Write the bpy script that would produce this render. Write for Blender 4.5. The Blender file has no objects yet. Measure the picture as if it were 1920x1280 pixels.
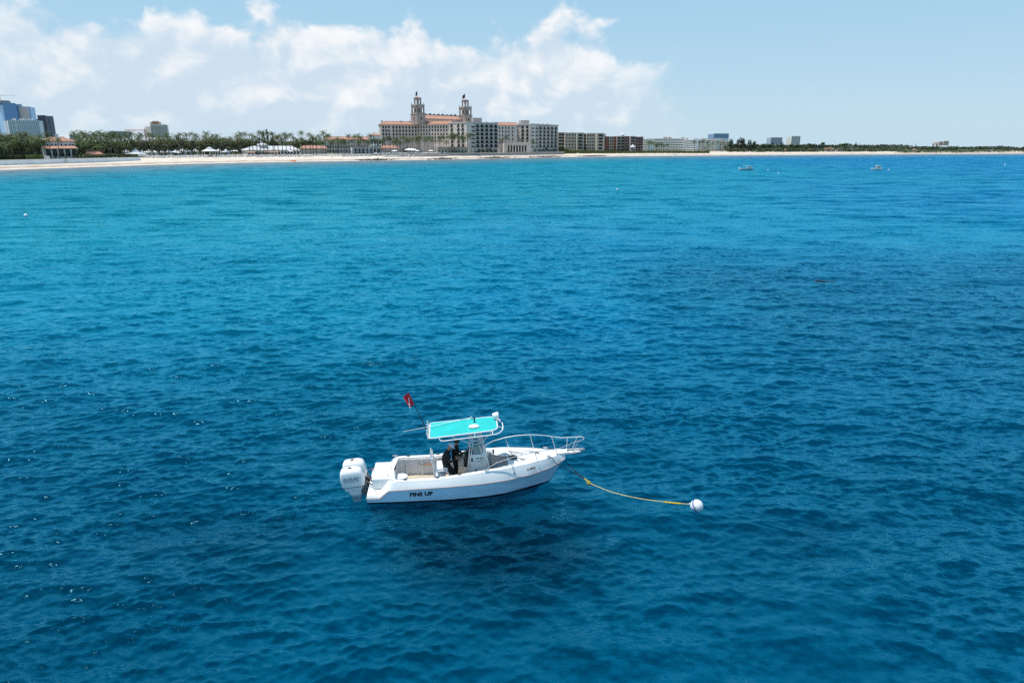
import bpy, bmesh, math, random
import numpy as np
from mathutils import Vector, Matrix

SC = bpy.context.scene
COL = SC.collection
rnd = random.Random(7)

# ------------------------------------------------------------------ camera
CAM_H = 13.5
FPX = 1331.0                                   # focal length in photo pixels (1920 wide)
PITCH = math.atan(369.0 / FPX)
cd = bpy.data.cameras.new('camera')
cam = bpy.data.objects.new('camera', cd)
COL.objects.link(cam)
cam.location = (0, 0, CAM_H)
cam.rotation_euler = (math.pi / 2 - PITCH, 0, 0)
cd.sensor_width = 36.0
cd.lens = 36.0 * FPX / 1920.0
cd.clip_start = 0.5
cd.clip_end = 30000.0
SC.camera = cam

# ------------------------------------------------------------------ sun and sky
SUN = Vector((-0.36, 0.02, 0.93)).normalized()
SUN_EL = math.asin(SUN.z)
SUN_ROT = math.atan2(SUN.x, SUN.y)
sl = bpy.data.lights.new('sun', 'SUN')
sl.energy = 4.9
sl.angle = math.radians(0.5)
sl.color = (1.0, 0.965, 0.91)
so = bpy.data.objects.new('sun', sl)
COL.objects.link(so)
so.rotation_euler = SUN.to_track_quat('Z', 'Y').to_euler()

SC.view_settings.view_transform = 'Standard'
SC.view_settings.look = 'None'
SC.view_settings.exposure = 0.0
SC.view_settings.gamma = 1.0
SC.view_settings.use_curve_mapping = False


class NT:
    """small node-tree writer"""
    def __init__(self, tree):
        self.t = tree
        self.n = tree.nodes
        self.l = tree.links

    def node(self, kind, **kw):
        n = self.n.new(kind)
        for k, v in kw.items():
            setattr(n, k, v)
        return n

    def put(self, sock, v):
        if isinstance(v, bpy.types.NodeSocket):
            self.l.new(v, sock)
        elif v is not None:
            if hasattr(sock.default_value, '__len__') and not hasattr(v, '__len__'):
                v = (v, v, v) if len(sock.default_value) == 3 else (v, v, v, 1)
            elif hasattr(v, '__len__') and len(v) == 3 and len(sock.default_value) == 4:
                v = (*v, 1.0)
            sock.default_value = v

    def m(self, op, a, b=None, c=None, clamp=False):
        n = self.node('ShaderNodeMath', operation=op, use_clamp=clamp)
        for s, v in zip(n.inputs, (a, b, c)):
            self.put(s, v)
        return n.outputs[0]

    def v(self, op, a, b=None, scale=None):
        n = self.node('ShaderNodeVectorMath', operation=op)
        self.put(n.inputs[0], a)
        if b is not None:
            self.put(n.inputs[1], b)
        if scale is not None:
            self.put(n.inputs['Scale'], scale)
        return n.outputs['Value'] if op in ('DOT_PRODUCT', 'LENGTH', 'DISTANCE') else n.outputs[0]

    def xyz(self, x, y, z):
        n = self.node('ShaderNodeCombineXYZ')
        for s, v in zip(n.inputs, (x, y, z)):
            self.put(s, v)
        return n.outputs[0]

    def sep(self, v):
        n = self.node('ShaderNodeSeparateXYZ')
        self.put(n.inputs[0], v)
        return n.outputs

    def ramp(self, f, lo, hi, a=0.0, b=1.0, smooth=True):
        n = self.node('ShaderNodeMapRange', interpolation_type='SMOOTHSTEP' if smooth else 'LINEAR')
        for s, v in zip(n.inputs[:5], (f, lo, hi, a, b)):
            self.put(s, v)
        return n.outputs[0]

    def mix(self, f, a, b, blend='MIX'):
        n = self.node('ShaderNodeMix', data_type='RGBA', blend_type=blend)
        self.put(n.inputs[0], f)
        self.put(n.inputs[6], a)
        self.put(n.inputs[7], b)
        return n.outputs[2]

    def noise(self, vec, scale, detail=4.0, rough=0.5, lac=2.0, dist=0.0, color=False):
        n = self.node('ShaderNodeTexNoise')
        self.put(n.inputs['Vector'], vec)
        n.inputs['Scale'].default_value = scale
        n.inputs['Detail'].default_value = detail
        n.inputs['Roughness'].default_value = rough
        n.inputs['Lacunarity'].default_value = lac
        n.inputs['Distortion'].default_value = dist
        return n.outputs['Color' if color else 'Fac']


def build_world():
    w = bpy.data.worlds.new('World')
    SC.world = w
    w.use_nodes = True
    w.node_tree.nodes.clear()
    g = NT(w.node_tree)
    out = g.node('ShaderNodeOutputWorld')
    bg = g.node('ShaderNodeBackground')
    bg.inputs['Strength'].default_value = 0.10
    g.l.new(bg.outputs[0], out.inputs[0])
    sky = g.node('ShaderNodeTexSky', sky_type='NISHITA')
    sky.sun_disc = False
    sky.sun_elevation = SUN_EL
    sky.sun_rotation = SUN_ROT
    sky.altitude = 0
    sky.air_density = 1.0
    sky.dust_density = 0.6
    sky.ozone_density = 1.5
    d = g.node('ShaderNodeTexCoord').outputs['Generated']
    X, Y, Z = g.sep(d)
    az = g.m('MULTIPLY', g.m('ARCTAN2', X, Y), 57.29578)         # degrees, + to the right
    el = g.m('MULTIPLY', g.m('ARCSINE', Z), 57.29578)
    skyc = g.mix(1.0, sky.outputs[0], (1.0, 1.0, 1.0), 'MULTIPLY')
    air = g.mix(g.ramp(el, -2.0, 11.0, smooth=False), (6.05, 7.9, 9.25), (3.75, 6.55, 8.75))
    air = g.mix(g.ramp(el, 11.0, 70.0), air, (1.3, 3.4, 6.3))
    skyc = g.mix(SKY_PALE, skyc, air)                             # humid summer air over the sea
    # --- cumulus bank standing behind the shore
    q = g.xyz(g.m('MULTIPLY', az, 0.115), g.m('MULTIPLY', el, 0.15), 3.7)
    warp = g.v('SCALE', g.v('SUBTRACT', g.noise(q, 1.3, 3, 0.5, color=True), (0.5, 0.5, 0.5)), scale=0.42)
    qw = g.v('ADD', q, warp)
    n_big = g.noise(qw, 0.8, 2, 0.5)
    n_a = g.noise(qw, 2.1, 9, 0.52)
    n_b = g.noise(g.v('ADD', qw, (-0.08, 0.13, 0.0)), 2.1, 6, 0.50)
    # top edge of the bank, wandering with azimuth
    top = g.m('ADD', 9.0, g.m('MULTIPLY', g.m('SUBTRACT', g.noise(g.xyz(g.m('MULTIPLY', az, 0.09), 0.0, 9.1), 1.0, 2, 0.5), 0.5), 2.4))
    h = g.m('DIVIDE', el, top)
    side = g.m('MULTIPLY', g.ramp(az, 5.0, 17.0, 1.0, 0.0), g.ramp(az, -95.0, -70.0, 0.0, 1.0))
    side = g.m('MULTIPLY', side, g.ramp(g.m('ADD', az, g.m('MULTIPLY', el, -1.1)), -46.0, -38.0, 0.55, 1.0))
    body = g.m('ADD', g.m('MULTIPLY', g.m('SUBTRACT', 1.0, h), 2.0), g.m('MULTIPLY', g.m('SUBTRACT', n_a, 0.5), 2.5))
    body = g.m('SUBTRACT', body, g.ramp(az, 5.0, 20.0, 0.0, 2.0, smooth=False))
    dens = g.m('MULTIPLY', g.ramp(body, 0.0, 0.38), side)
    dens = g.m('MULTIPLY', dens, g.ramp(h, -0.1, 0.35, 0.40, 0.97))   # its foot fades into the haze
    lit = g.ramp(g.m('ADD', g.m('MULTIPLY', g.m('SUBTRACT', n_a, n_b), 2.6), g.m('ADD', g.m('MULTIPLY', h, 0.42), g.m('MULTIPLY', g.m('SUBTRACT', n_big, 0.5), 1.3))), -0.05, 0.80)
    cloud = g.mix(lit, (6.2, 7.5, 8.7), (9.6, 9.7, 9.85))
    col = g.mix(dens, skyc, cloud)
    g.put(bg.inputs['Color'], col)


SKY_PALE = 0.85
build_world()
SC.cycles.use_denoising = False

# ------------------------------------------------------------------ helpers
def tag(o, label=None, cat=None, group=None, kind=None):
    if label: o['label'] = label
    if cat: o['category'] = cat
    if group: o['group'] = group
    if kind: o['kind'] = kind
    return o


def empty(name, loc=(0, 0, 0), rz=0.0, parent=None):
    o = bpy.data.objects.new(name, None)
    COL.objects.link(o)
    o.location = loc
    o.rotation_euler = (0, 0, rz)
    o.parent = parent
    return o


def link(name, mesh, parent=None, loc=None, rot=None):
    o = bpy.data.objects.new(name, mesh)
    COL.objects.link(o)
    o.parent = parent
    if loc is not None: o.location = loc
    if rot is not None: o.rotation_euler = rot
    return o


class MB:
    """collects faces, becomes one mesh object"""
    def __init__(self):
        self.v, self.f, self.mi = [], [], []

    def quad(self, a, b, c, d, mi=0):
        n = len(self.v)
        self.v += [a, b, c, d]
        self.f.append((n, n + 1, n + 2, n + 3)); self.mi.append(mi)

    def tri(self, a, b, c, mi=0):
        n = len(self.v)
        self.v += [a, b, c]
        self.f.append((n, n + 1, n + 2)); self.mi.append(mi)

    def poly(self, pts, mi=0):
        n = len(self.v)
        self.v += list(pts)
        self.f.append(tuple(range(n, n + len(pts)))); self.mi.append(mi)

    def box(self, x0, x1, y0, y1, z0, z1, mi=0):
        p = [(x, y, z) for z in (z0, z1) for y in (y0, y1) for x in (x0, x1)]
        n = len(self.v)
        self.v += p
        for f in ((0, 2, 3, 1), (4, 5, 7, 6), (0, 1, 5, 4), (2, 6, 7, 3), (0, 4, 6, 2), (1, 3, 7, 5)):
            self.f.append(tuple(n + i for i in f)); self.mi.append(mi)

    def hexa(self, p, mi=0):
        """8 corners: bottom loop of 4 then top loop of 4"""
        n = len(self.v)
        self.v += list(p)
        for f in ((3, 2, 1, 0), (4, 5, 6, 7), (0, 1, 5, 4), (1, 2, 6, 5), (2, 3, 7, 6), (3, 0, 4, 7)):
            self.f.append(tuple(n + i for i in f)); self.mi.append(mi)

    def prism(self, poly, z0, z1, mi=0):
        n = len(self.v); k = len(poly)
        self.v += [(x, y, z0) for x, y in poly] + [(x, y, z1) for x, y in poly]
        self.f.append(tuple(n + k - 1 - i for i in range(k))); self.mi.append(mi)
        self.f.append(tuple(n + k + i for i in range(k))); self.mi.append(mi)
        for i in range(k):
            j = (i + 1) % k
            self.f.append((n + i, n + j, n + k + j, n + k + i)); self.mi.append(mi)

    def ring(self, rings, closed=True, caps=True, mi=0):
        """loft a list of rings (lists of points of equal length)"""
        n = len(self.v); k = len(rings[0])
        for r in rings: self.v += [tuple(p) for p in r]
        for i in range(len(rings) - 1):
            for j in range(k if closed else k - 1):
                jj = (j + 1) % k
                self.f.append((n + i * k + j, n + i * k + jj, n + (i + 1) * k + jj, n + (i + 1) * k + j)); self.mi.append(mi)
        if caps and closed:
            self.f.append(tuple(n + k - 1 - j for j in range(k))); self.mi.append(mi)
            e = n + (len(rings) - 1) * k
            self.f.append(tuple(e + j for j in range(k))); self.mi.append(mi)

    def tube(self, pts, r, seg=6, mi=0, closed=False):
        pts = [Vector(p) for p in pts]
        rr = r if hasattr(r, '__len__') else [r] * len(pts)
        rings = []
        up = None
        n = len(pts)
        for i, p in enumerate(pts):
            if closed:
                t = (pts[(i + 1) % n] - pts[i - 1]).normalized()
            else:
                t = (pts[min(i + 1, n - 1)] - pts[max(i - 1, 0)]).normalized()
            if up is None:
                up = Vector((0, 0, 1)) if abs(t.z) < 0.9 else Vector((1, 0, 0))
            a = t.cross(up)
            if a.length < 1e-5: a = t.orthogonal()
            a.normalize()
            b = a.cross(t); up = b
            rings.append([p + (a * math.cos(2 * math.pi * k / seg) + b * math.sin(2 * math.pi * k / seg)) * rr[i] for k in range(seg)])
        if closed: rings.append(rings[0])
        self.ring(rings, caps=not closed, mi=mi)

    def lathe(self, prof, seg=16, c=(0, 0, 0), mi=0, caps=True):
        """profile of (radius, z) turned about z"""
        rings = [[(c[0] + r * math.cos(2 * math.pi * k / seg), c[1] + r * math.sin(2 * math.pi * k / seg), c[2] + z) for k in range(seg)] for r, z in prof]
        self.ring(rings, mi=mi, caps=caps)

    def xf(self, M, start=0):
        for i in range(start, len(self.v)):
            self.v[i] = tuple(M @ Vector(self.v[i]))
        return self

    def mesh(self, name, mats, smooth=False, weld=False, bevel=0.0):
        me = bpy.data.meshes.new(name)
        me.from_pydata([tuple(p) for p in self.v], [], self.f)
        mats = mats if isinstance(mats, (list, tuple)) else [mats]
        for m in mats: me.materials.append(m)
        if len(mats) > 1: me.polygons.foreach_set('material_index', self.mi)
        if weld or bevel:
            bm = bmesh.new(); bm.from_mesh(me)
            bmesh.ops.remove_doubles(bm, verts=bm.verts, dist=1e-4)
            bmesh.ops.recalc_face_normals(bm, faces=bm.faces)
            if bevel:
                es = [e for e in bm.edges if len(e.link_faces) == 2 and e.calc_face_angle(0) > 0.6]
                bmesh.ops.bevel(bm, geom=es, offset=bevel, segments=2, profile=0.6, affect='EDGES', clamp_overlap=True)
            bm.to_mesh(me); bm.free()
        if smooth:
            me.polygons.foreach_set('use_smooth', [True] * len(me.polygons))
            try:
                me.set_sharp_from_angle(angle=math.radians(38))
            except Exception:
                pass
        me.update()
        return me

    def build(self, name, mats, parent=None, smooth=False, weld=False, bevel=0.0):
        return link(name, self.mesh(name, mats, smooth, weld, bevel), parent)


def copy_tree(o, parent=None):
    c = o.copy(); COL.objects.link(c); c.parent = parent
    for ch in o.children: copy_tree(ch, c)
    return c


MATS = {}
def mat(name, col, rough=0.6, metal=0.0, vary=0.0, vscale=1.0, bump=0.0, bscale=8.0, spec=0.5, col2=None, stretch=(1, 1, 1), coat=0.0):
    """procedural material: base colour broken up by noise, optional fine relief"""
    if name in MATS: return MATS[name]
    m = bpy.data.materials.new(name); m.use_nodes = True
    g = NT(m.node_tree)
    b = g.n['Principled BSDF']
    b.inputs['Roughness'].default_value = rough
    b.inputs['Metallic'].default_value = metal
    b.inputs['Specular IOR Level'].default_value = spec
    b.inputs['Coat Weight'].default_value = coat
    if vary or col2 or bump:
        pos = g.v('MULTIPLY', g.node('ShaderNodeNewGeometry').outputs['Position'], stretch)
        f = g.noise(pos, vscale, 5, 0.6)
    if col2:
        g.put(b.inputs['Base Color'], g.mix(g.ramp(f, 0.38, 0.62), col, col2))
    elif vary:
        dark = tuple(c * (1 - vary) for c in col); light = tuple(min(1, c * (1 + vary * 0.6)) for c in col)
        g.put(b.inputs['Base Color'], g.mix(g.ramp(f, 0.32, 0.68), dark, light))
    else:
        g.put(b.inputs['Base Color'], col)
    if bump:
        bn = g.node('ShaderNodeBump'); bn.inputs['Strength'].default_value = bump; bn.inputs['Distance'].default_value = 0.05
        g.put(bn.inputs['Height'], g.noise(pos, bscale, 4, 0.6))
        g.l.new(bn.outputs[0], b.inputs['Normal'])
    MATS[name] = m
    return m


# where a photo column / row lies at a given forward distance
def ray(px, py):
    u = (px - 960) / FPX; v = (640 - py) / FPX
    return u, math.cos(PITCH) + v * math.sin(PITCH), -math.sin(PITCH) + v * math.cos(PITCH)

def Xof(px, D, py=280):
    r = ray(px, py); return r[0] / r[1] * D

def Zof(py, D):
    r = ray(960, py); return CAM_H + r[2] / r[1] * D

def onsea(px, py, z=0.0):
    r = ray(px, py); t = (z - CAM_H) / r[2]
    return r[0] * t, r[1] * t
# ------------------------------------------------------------------ shore line (x, y) of the waterline, then the land behind it
SHORE = []
for px, D in ((-420, 330), (-150, 372), (0, 398), (150, 452), (350, 531), (520, 585), (700, 634), (850, 690), (930, 738), (1000, 788), (1120, 850), (1250, 905), (1400, 958), (1600, 1030), (1750, 1080), (1920, 1130), (2150, 1180), (2600, 1260), (3600, 1350)):
    SHORE.append((Xof(px, D), D))
SHORE = np.array(SHORE)
_s = np.concatenate([[0], np.cumsum(np.hypot(*np.diff(SHORE, axis=0).T))])
_t = np.linspace(0, _s[-1], 420)
def _smooth(a, k=9):
    p = np.pad(a, k, mode='edge'); w = np.hanning(2 * k + 1); w /= w.sum()
    return np.convolve(p, w, 'valid')
SHX = _smooth(np.interp(_t, _s, SHORE[:, 0])); SHY = _smooth(np.interp(_t, _s, SHORE[:, 1]))
_nx = -np.gradient(SHY); _ny = np.gradient(SHX); _l = np.hypot(_nx, _ny); SNX = _nx / _l; SNY = _ny / _l   # inland normal

def shore_dist(x, y):
    """signed distance seaward of the waterline (positive at sea), coarse"""
    out = np.empty(x.shape)
    for i in range(0, x.size, 20000):
        xs = x.flat[i:i + 20000][:, None]; ys = y.flat[i:i + 20000][:, None]
        dx = xs - SHX[None, ::3]; dy = ys - SHY[None, ::3]
        d2 = dx * dx + dy * dy; j = d2.argmin(1); r = np.arange(len(j))
        s = -(dx[r, j] * SNX[::3][j] + dy[r, j] * SNY[::3][j])
        out.flat[i:i + 20000] = np.where(s < 0, s, np.sqrt(d2[r, j]))
    return out

_GP = np.arange(-460, 2700, 20.0)
_GD = np.arange(220.0, 2100.0, 4.0)
_GI = -shore_dist(((_GP[:, None] - 960) / FPX / 1.0349) * _GD[None, :], np.repeat(_GD[None, :], len(_GP), 0))

def shore_point(px, inland):
    """point that lies so far inland of the waterline on the sight line of photo column px"""
    i = min(max(int((px - _GP[0]) // 20), 0), len(_GP) - 2); t = (px - _GP[i]) / 20
    D = []
    for j in (i, i + 1):
        row = _GI[j]; k = int(np.argmax(row >= inland)); k = max(k, 1)
        a, b = row[k - 1], row[k]
        D.append(_GD[k - 1] + 4.0 * (inland - a) / (b - a) if b > a else _GD[k])
    d = D[0] + (D[1] - D[0]) * t
    return (px - 960) / FPX / 1.0349 * d, d

BOAT_RZ = math.radians(5.0)
BOAT_O = (-5.760, 26.284, 0.0)
# ------------------------------------------------------------------ the sea: one sheet of real waves out to beyond the shore
def wave_field(x, y, spacing):
    """sum of directional wave trains -> height and sideways choppiness"""
    r = np.random.RandomState(11)
    N = 96
    lam = np.exp(np.linspace(math.log(0.24), math.log(9.0), N)) * r.uniform(0.96, 1.04, N)
    z = np.zeros_like(x); cx = np.zeros_like(x); cy = np.zeros_like(x)
    # wind patches: the small ripples come and go
    pat = 0.75 + 0.30 * np.sin(x * 0.21 + 1.3 * np.sin(y * 0.17)) * np.sin(y * 0.26 + 0.9 * np.sin(x * 0.13 + 2)) + 0.25 * np.sin(x * 0.52 + y * 0.31 + 1.1) * np.sin(y * 0.63 - x * 0.22)
    for i in range(N):
        L = lam[i]; k = 2 * math.pi / L
        spread = 0.38 if L > 2.0 else 0.55
        th = math.radians(97) + r.normal(0, spread)
        ph = r.uniform(0, 2 * math.pi)
        slope = 0.058 if L < 0.7 else 0.058 * (0.7 / L) ** 0.62
        a = slope / k
        fade = np.clip((L / spacing - 2.0) / 1.6, 0, 1)
        amp = a * fade * (pat if L < 1.6 else 1.0)
        p = k * (x * math.cos(th) + y * math.sin(th)) + ph
        z += amp * np.cos(p)
        s = amp * np.sin(p) * (1.0 if L < 2 else 0.85)
        cx -= s * math.cos(th); cy -= s * math.sin(th)
    return z, cx, cy

def build_sea():
    D = [7.0]
    while D[-1] < 4200:
        d = D[-1]
        D.append(d + min(max(0.62 * d * d / 9585.0, 0.066), 0.02 * d if d < 500 else 0.1 * d))
    D = np.array(D); nr = len(D)
    A = np.radians(np.linspace(-50, 50, 920)); nc = len(A)
    dd = D[:, None] / np.cos(A)[None, :] ** 0.6
    x = dd * np.sin(A)[None, :]; y = dd * np.cos(A)[None, :]
    sp = np.maximum(np.gradient(D)[:, None] * np.ones((1, nc)), D[:, None] * (A[1] - A[0]))
    z, cx, cy = wave_field(x, y, sp)
    sd = shore_dist(x, y)
    calm = np.clip(sd / 25.0, 0.1, 1.0)
    # the moored hull flattens the chop it lies in
    bx = (x - BOAT_O[0]) * math.cos(BOAT_RZ) + (y - BOAT_O[1]) * math.sin(BOAT_RZ)
    by = -(x - BOAT_O[0]) * math.sin(BOAT_RZ) + (y - BOAT_O[1]) * math.cos(BOAT_RZ)
    e = np.sqrt(((bx - 3.4) / 4.6) ** 2 + (by / 1.9) ** 2)
    calm = calm * (0.30 + 0.70 * np.clip((e - 0.75) / 0.5, 0, 1))
    hb = np.interp(bx, [-0.3, 0.05, 1.5, 3.1, 4.4, 5.45, 6.54, 7.1, 7.32], [0, 1.24, 1.27, 1.25, 1.13, 0.88, 0.33, 0.05, 0])
    z = z - 0.5 / np.maximum(calm, 0.05) * np.clip((hb - 0.06 - np.abs(by)) / 0.14, 0, 1)   # no water inside the hull
    co = np.empty((nr * nc, 3), np.float32)
    co[:, 0] = (x + cx * calm).ravel(); co[:, 1] = (y + cy * calm).ravel(); co[:, 2] = (z * calm).ravel()
    me = bpy.data.meshes.new('sea')
    idx = np.arange(nr * nc, dtype=np.int32).reshape(nr, nc)
    q = np.stack([idx[:-1, :-1], idx[:-1, 1:], idx[1:, 1:], idx[1:, :-1]], -1).reshape(-1, 4)
    keep = (sd[:-1, :-1] > -40).ravel()
    q = q[keep]
    me.vertices.add(nr * nc); me.vertices.foreach_set('co', co.ravel())
    me.loops.add(q.size); me.loops.foreach_set('vertex_index', q.ravel())
    me.polygons.add(len(q)); me.polygons.foreach_set('loop_start', np.arange(0, q.size, 4, dtype=np.int32))
    me.polygons.foreach_set('use_smooth', np.ones(len(q), bool))
    me.update(calc_edges=True)
    at = me.attributes.new('offshore', 'FLOAT', 'POINT')
    at.data.foreach_set('value', sd.astype(np.float32).ravel())
    me.materials.append(sea_material())
    o = link('sea', me)
    tag(o, kind='structure')
    return o

def sea_material():
    """the surface itself: sky mirrored by the wave facets, clear in between"""
    m = bpy.data.materials.new('sea_surface'); m.use_nodes = True
    g = NT(m.node_tree); g.n.remove(g.n['Principled BSDF'])
    geo = g.node('ShaderNodeNewGeometry'); P = geo.outputs['Position']
    def slope(vec, scale, det, amt, rough=0.55):
        c = g.noise(vec, scale, det, rough, color=True)
        return g.v('MULTIPLY', g.v('SUBTRACT', c, (0.5, 0.5, 0.5)), (amt * 0.75, amt, 0.0))
    dist = g.v('LENGTH', P)
    far = g.ramp(dist, 45.0, 190.0, 0.0, 1.0)
    patch = g.ramp(g.noise(g.v('MULTIPLY', P, (0.6, 1.0, 1.0)), 0.16, 3, 0.6), 0.32, 0.68, 0.35, 1.45)
    s = g.v('ADD', g.v('SCALE', slope(g.v('MULTIPLY', P, (0.50, 1.0, 1.0)), 3.0, 5.0, SEA_FINE, 0.66), scale=patch), g.v('SCALE', slope(g.v('MULTIPLY', P, (0.5, 1.0, 1.0)), 0.16, 6.0, SEA_FAR, 0.72), scale=far))
    # at grazing view the facets that lean towards the eye are the ones seen
    I = geo.outputs['Incoming']; graze = g.m('SUBTRACT', 1.0, g.sep(I)[2], clamp=True)
    lean = g.v('SCALE', g.v('MULTIPLY', I, (1, 1, 0)), scale=g.m('MULTIPLY', g.m('POWER', graze, 6.0), 0.20))
    nrm = g.v('NORMALIZE', g.v('ADD', g.v('ADD', geo.outputs['Normal'], s), lean))
    # facets turned to the eye are tinted darker: wave shading put into the colour
    d = g.m('SUBTRACT', g.v('DOT_PRODUCT', g.v('NORMALIZE', g.v('ADD', geo.outputs['Normal'], s)), I), g.sep(I)[2])
    tr = g.node('ShaderNodeBsdfTransparent'); t = g.ramp(d, -0.03, 0.27, 1.0, SEA_FACET_SHADE, smooth=False)
    g.put(tr.inputs['Color'], g.xyz(t, t, g.m('POWER', t, 0.85)))
    gl = g.node('ShaderNodeBsdfGlossy'); gl.inputs['Color'].default_value = (0.26, 0.80, 1.0, 1)
    gl.inputs['Roughness'].default_value = 0.11; g.put(gl.inputs['Normal'], nrm)
    fr = g.node('ShaderNodeFresnel'); fr.inputs['IOR'].default_value = 1.33; g.put(fr.inputs['Normal'], nrm)
    f = g.m('MULTIPLY', g.m('SUBTRACT', fr.outputs[0], 0.022), SEA_GAIN, clamp=True)
    f = g.m('MINIMUM', f, SEA_CAP)             # unresolved waves hold the grazing mirror down
    mx = g.node('ShaderNodeMixShader'); g.put(mx.inputs[0], f)
    g.l.new(tr.outputs[0], mx.inputs[1]); g.l.new(gl.outputs[0], mx.inputs[2])
    g.l.new(mx.outputs[0], g.n['Material Output'].inputs[0])
    return m

def sea_body_material(name, opacity, shade_weed):
    """light scattered back from one depth of the water: turquoise over sand inshore, deep blue outside, dark weed beds and painted boat shadow in places"""
    m = bpy.data.materials.new(name); m.use_nodes = True
    g = NT(m.node_tree); g.n.remove(g.n['Principled BSDF'])
    P = g.node('ShaderNodeNewGeometry').outputs['Position']
    off = g.node('ShaderNodeAttribute', attribute_name='offshore').outputs['Fac']
    wob = g.m('MULTIPLY', g.m('SUBTRACT', g.noise(P, 0.012, 3, 0.5), 0.5), 260.0)
    o2 = g.m('ADD', off, g.m('MULTIPLY', wob, g.ramp(off, 20.0, 200.0)))
    X, Y, Z = g.sep(P)
    c = g.mix(g.ramp(o2, 2.0, 30.0), SEA_EDGE, SEA_SHALLOW)
    c = g.mix(g.m('MAXIMUM', g.ramp(o2, 300.0, 540.0), g.m('MULTIPLY', g.ramp(X, 60.0, 330.0), 0.9)), c, SEA_MID)
    c = g.mix(g.m('MULTIPLY', g.ramp(Y, 26.0, 70.0, 1.0, 0.0), 0.9), c, SEA_DEEP)
    weed = g.ramp(g.noise(g.v('MULTIPLY', P, (0.5, 1.0, 0.0)), 0.035, 4, 0.6), 0.50, 0.66)
    zone = g.m('MULTIPLY', g.ramp(X, 4.0, 30.0), g.m('MULTIPLY', g.ramp(Y, 38.0, 58.0), g.ramp(Y, 78.0, 125.0, 1.0, 0.0)))
    c = g.mix(g.m('MULTIPLY', zone, g.m('ADD', 0.42, g.m('MULTIPLY', weed, 0.5))), c, SEA_WEED)
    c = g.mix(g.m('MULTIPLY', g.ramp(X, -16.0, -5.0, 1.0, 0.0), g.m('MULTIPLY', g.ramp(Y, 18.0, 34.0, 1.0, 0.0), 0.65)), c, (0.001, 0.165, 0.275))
    if shade_weed:                                   # boat shadow painted below the hull, beds of weed farther off
        for sx, sy, rx, ry, k in SEA_SHADE_WEED:
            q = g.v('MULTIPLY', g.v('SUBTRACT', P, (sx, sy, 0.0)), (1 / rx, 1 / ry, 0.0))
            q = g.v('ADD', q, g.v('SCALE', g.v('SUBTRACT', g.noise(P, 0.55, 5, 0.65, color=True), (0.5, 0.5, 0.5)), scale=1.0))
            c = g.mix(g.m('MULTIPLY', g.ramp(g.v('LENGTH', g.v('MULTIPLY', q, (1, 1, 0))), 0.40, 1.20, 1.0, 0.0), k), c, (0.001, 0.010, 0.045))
    mottle = g.noise(g.v('MULTIPLY', P, (0.7, 1.0, 0.0)), 0.22, 4, 0.6)
    c = g.mix(g.ramp(mottle, 0.36, 0.66, 0.0, 0.55 if shade_weed else 0.2), c, g.mix(1.0, c, (0.55, 0.62, 0.66), 'MULTIPLY'))
    df = g.node('ShaderNodeBsdfDiffuse'); g.put(df.inputs['Color'], c)
    if opacity < 1:
        tr = g.node('ShaderNodeBsdfTransparent'); mx = g.node('ShaderNodeMixShader'); mx.inputs[0].default_value = opacity
        g.l.new(tr.outputs[0], mx.inputs[1]); g.l.new(df.outputs[0], mx.inputs[2]); sh = mx.outputs[0]
    else:
        sh = df.outputs[0]
    g.l.new(sh, g.n['Material Output'].inputs[0])
    return m

def build_sea_body(name, depth, opacity, seed, bump):
    """a gently uneven sheet at one depth; together they carry the boat's shadow down into the water"""
    D = [5.0]
    while D[-1] < 4200: D.append(D[-1] + min(0.45 + 0.02 * D[-1], 60.0))
    D = np.array(D); A = np.radians(np.linspace(-56, 56, 190))
    dd = D[:, None] / np.cos(A)[None, :] ** 0.6
    x = dd * np.sin(A)[None, :]; y = dd * np.cos(A)[None, :]
    r = np.random.RandomState(seed); z = np.zeros_like(x)
    for k in range(14):
        L = r.uniform(1.8, 6.0); th = r.uniform(0, math.pi); z += bump * np.sin(2 * math.pi / L * (x * math.cos(th) + y * math.sin(th)) + r.uniform(0, 6)) / 3.0
    z = -depth + z * (D[:, None] < 120)
    sd = shore_dist(x, y)
    nr, nc = x.shape; idx = np.arange(nr * nc).reshape(nr, nc)
    q = np.stack([idx[:-1, :-1], idx[:-1, 1:], idx[1:, 1:], idx[1:, :-1]], -1).reshape(-1, 4)[(sd[:-1, :-1] > -15).ravel()]
    me = bpy.data.meshes.new(name); me.from_pydata(np.stack([x, y, z], -1).reshape(-1, 3).tolist(), [], q.tolist())
    me.polygons.foreach_set('use_smooth', np.ones(len(q), bool))
    me.attributes.new('offshore', 'FLOAT', 'POINT').data.foreach_set('value', sd.astype(np.float32).ravel())
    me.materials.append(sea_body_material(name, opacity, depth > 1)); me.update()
    tag(link(name, me), kind='structure')

SEA_SHADE_WEED = ((-0.4, 24.3, 5.4, 2.8, 1.0), (-1.4, 27.8, 5.0, 2.4, 0.95), (11.2, 25.5, 3.6, 1.6, 0.7), (-11.5, 25.2, 5.0, 2.0, 0.7))  # spots by the boat paint its shadow into the water; the outer ones are weed
SEA_CAP = 0.46
SEA_FACET_SHADE = 0.46
SEA_GAIN = 1.15
SEA_FINE = 1.7
SEA_FAR = 2.2
SEA_EDGE = (0.10, 0.30, 0.36)
SEA_SHALLOW = (0.001, 0.640, 0.740)
SEA_MID = (0.001, 0.450, 0.820)
SEA_DEEP = (0.001, 0.225, 0.385)
SEA_WEED = (0.001, 0.066, 0.160)
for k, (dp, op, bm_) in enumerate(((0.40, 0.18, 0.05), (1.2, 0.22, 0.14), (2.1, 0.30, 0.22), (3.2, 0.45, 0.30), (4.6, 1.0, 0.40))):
    build_sea_body('water_depth' if dp < 4.5 else 'sea_floor', dp, op, 20 + k, bm_)
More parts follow.
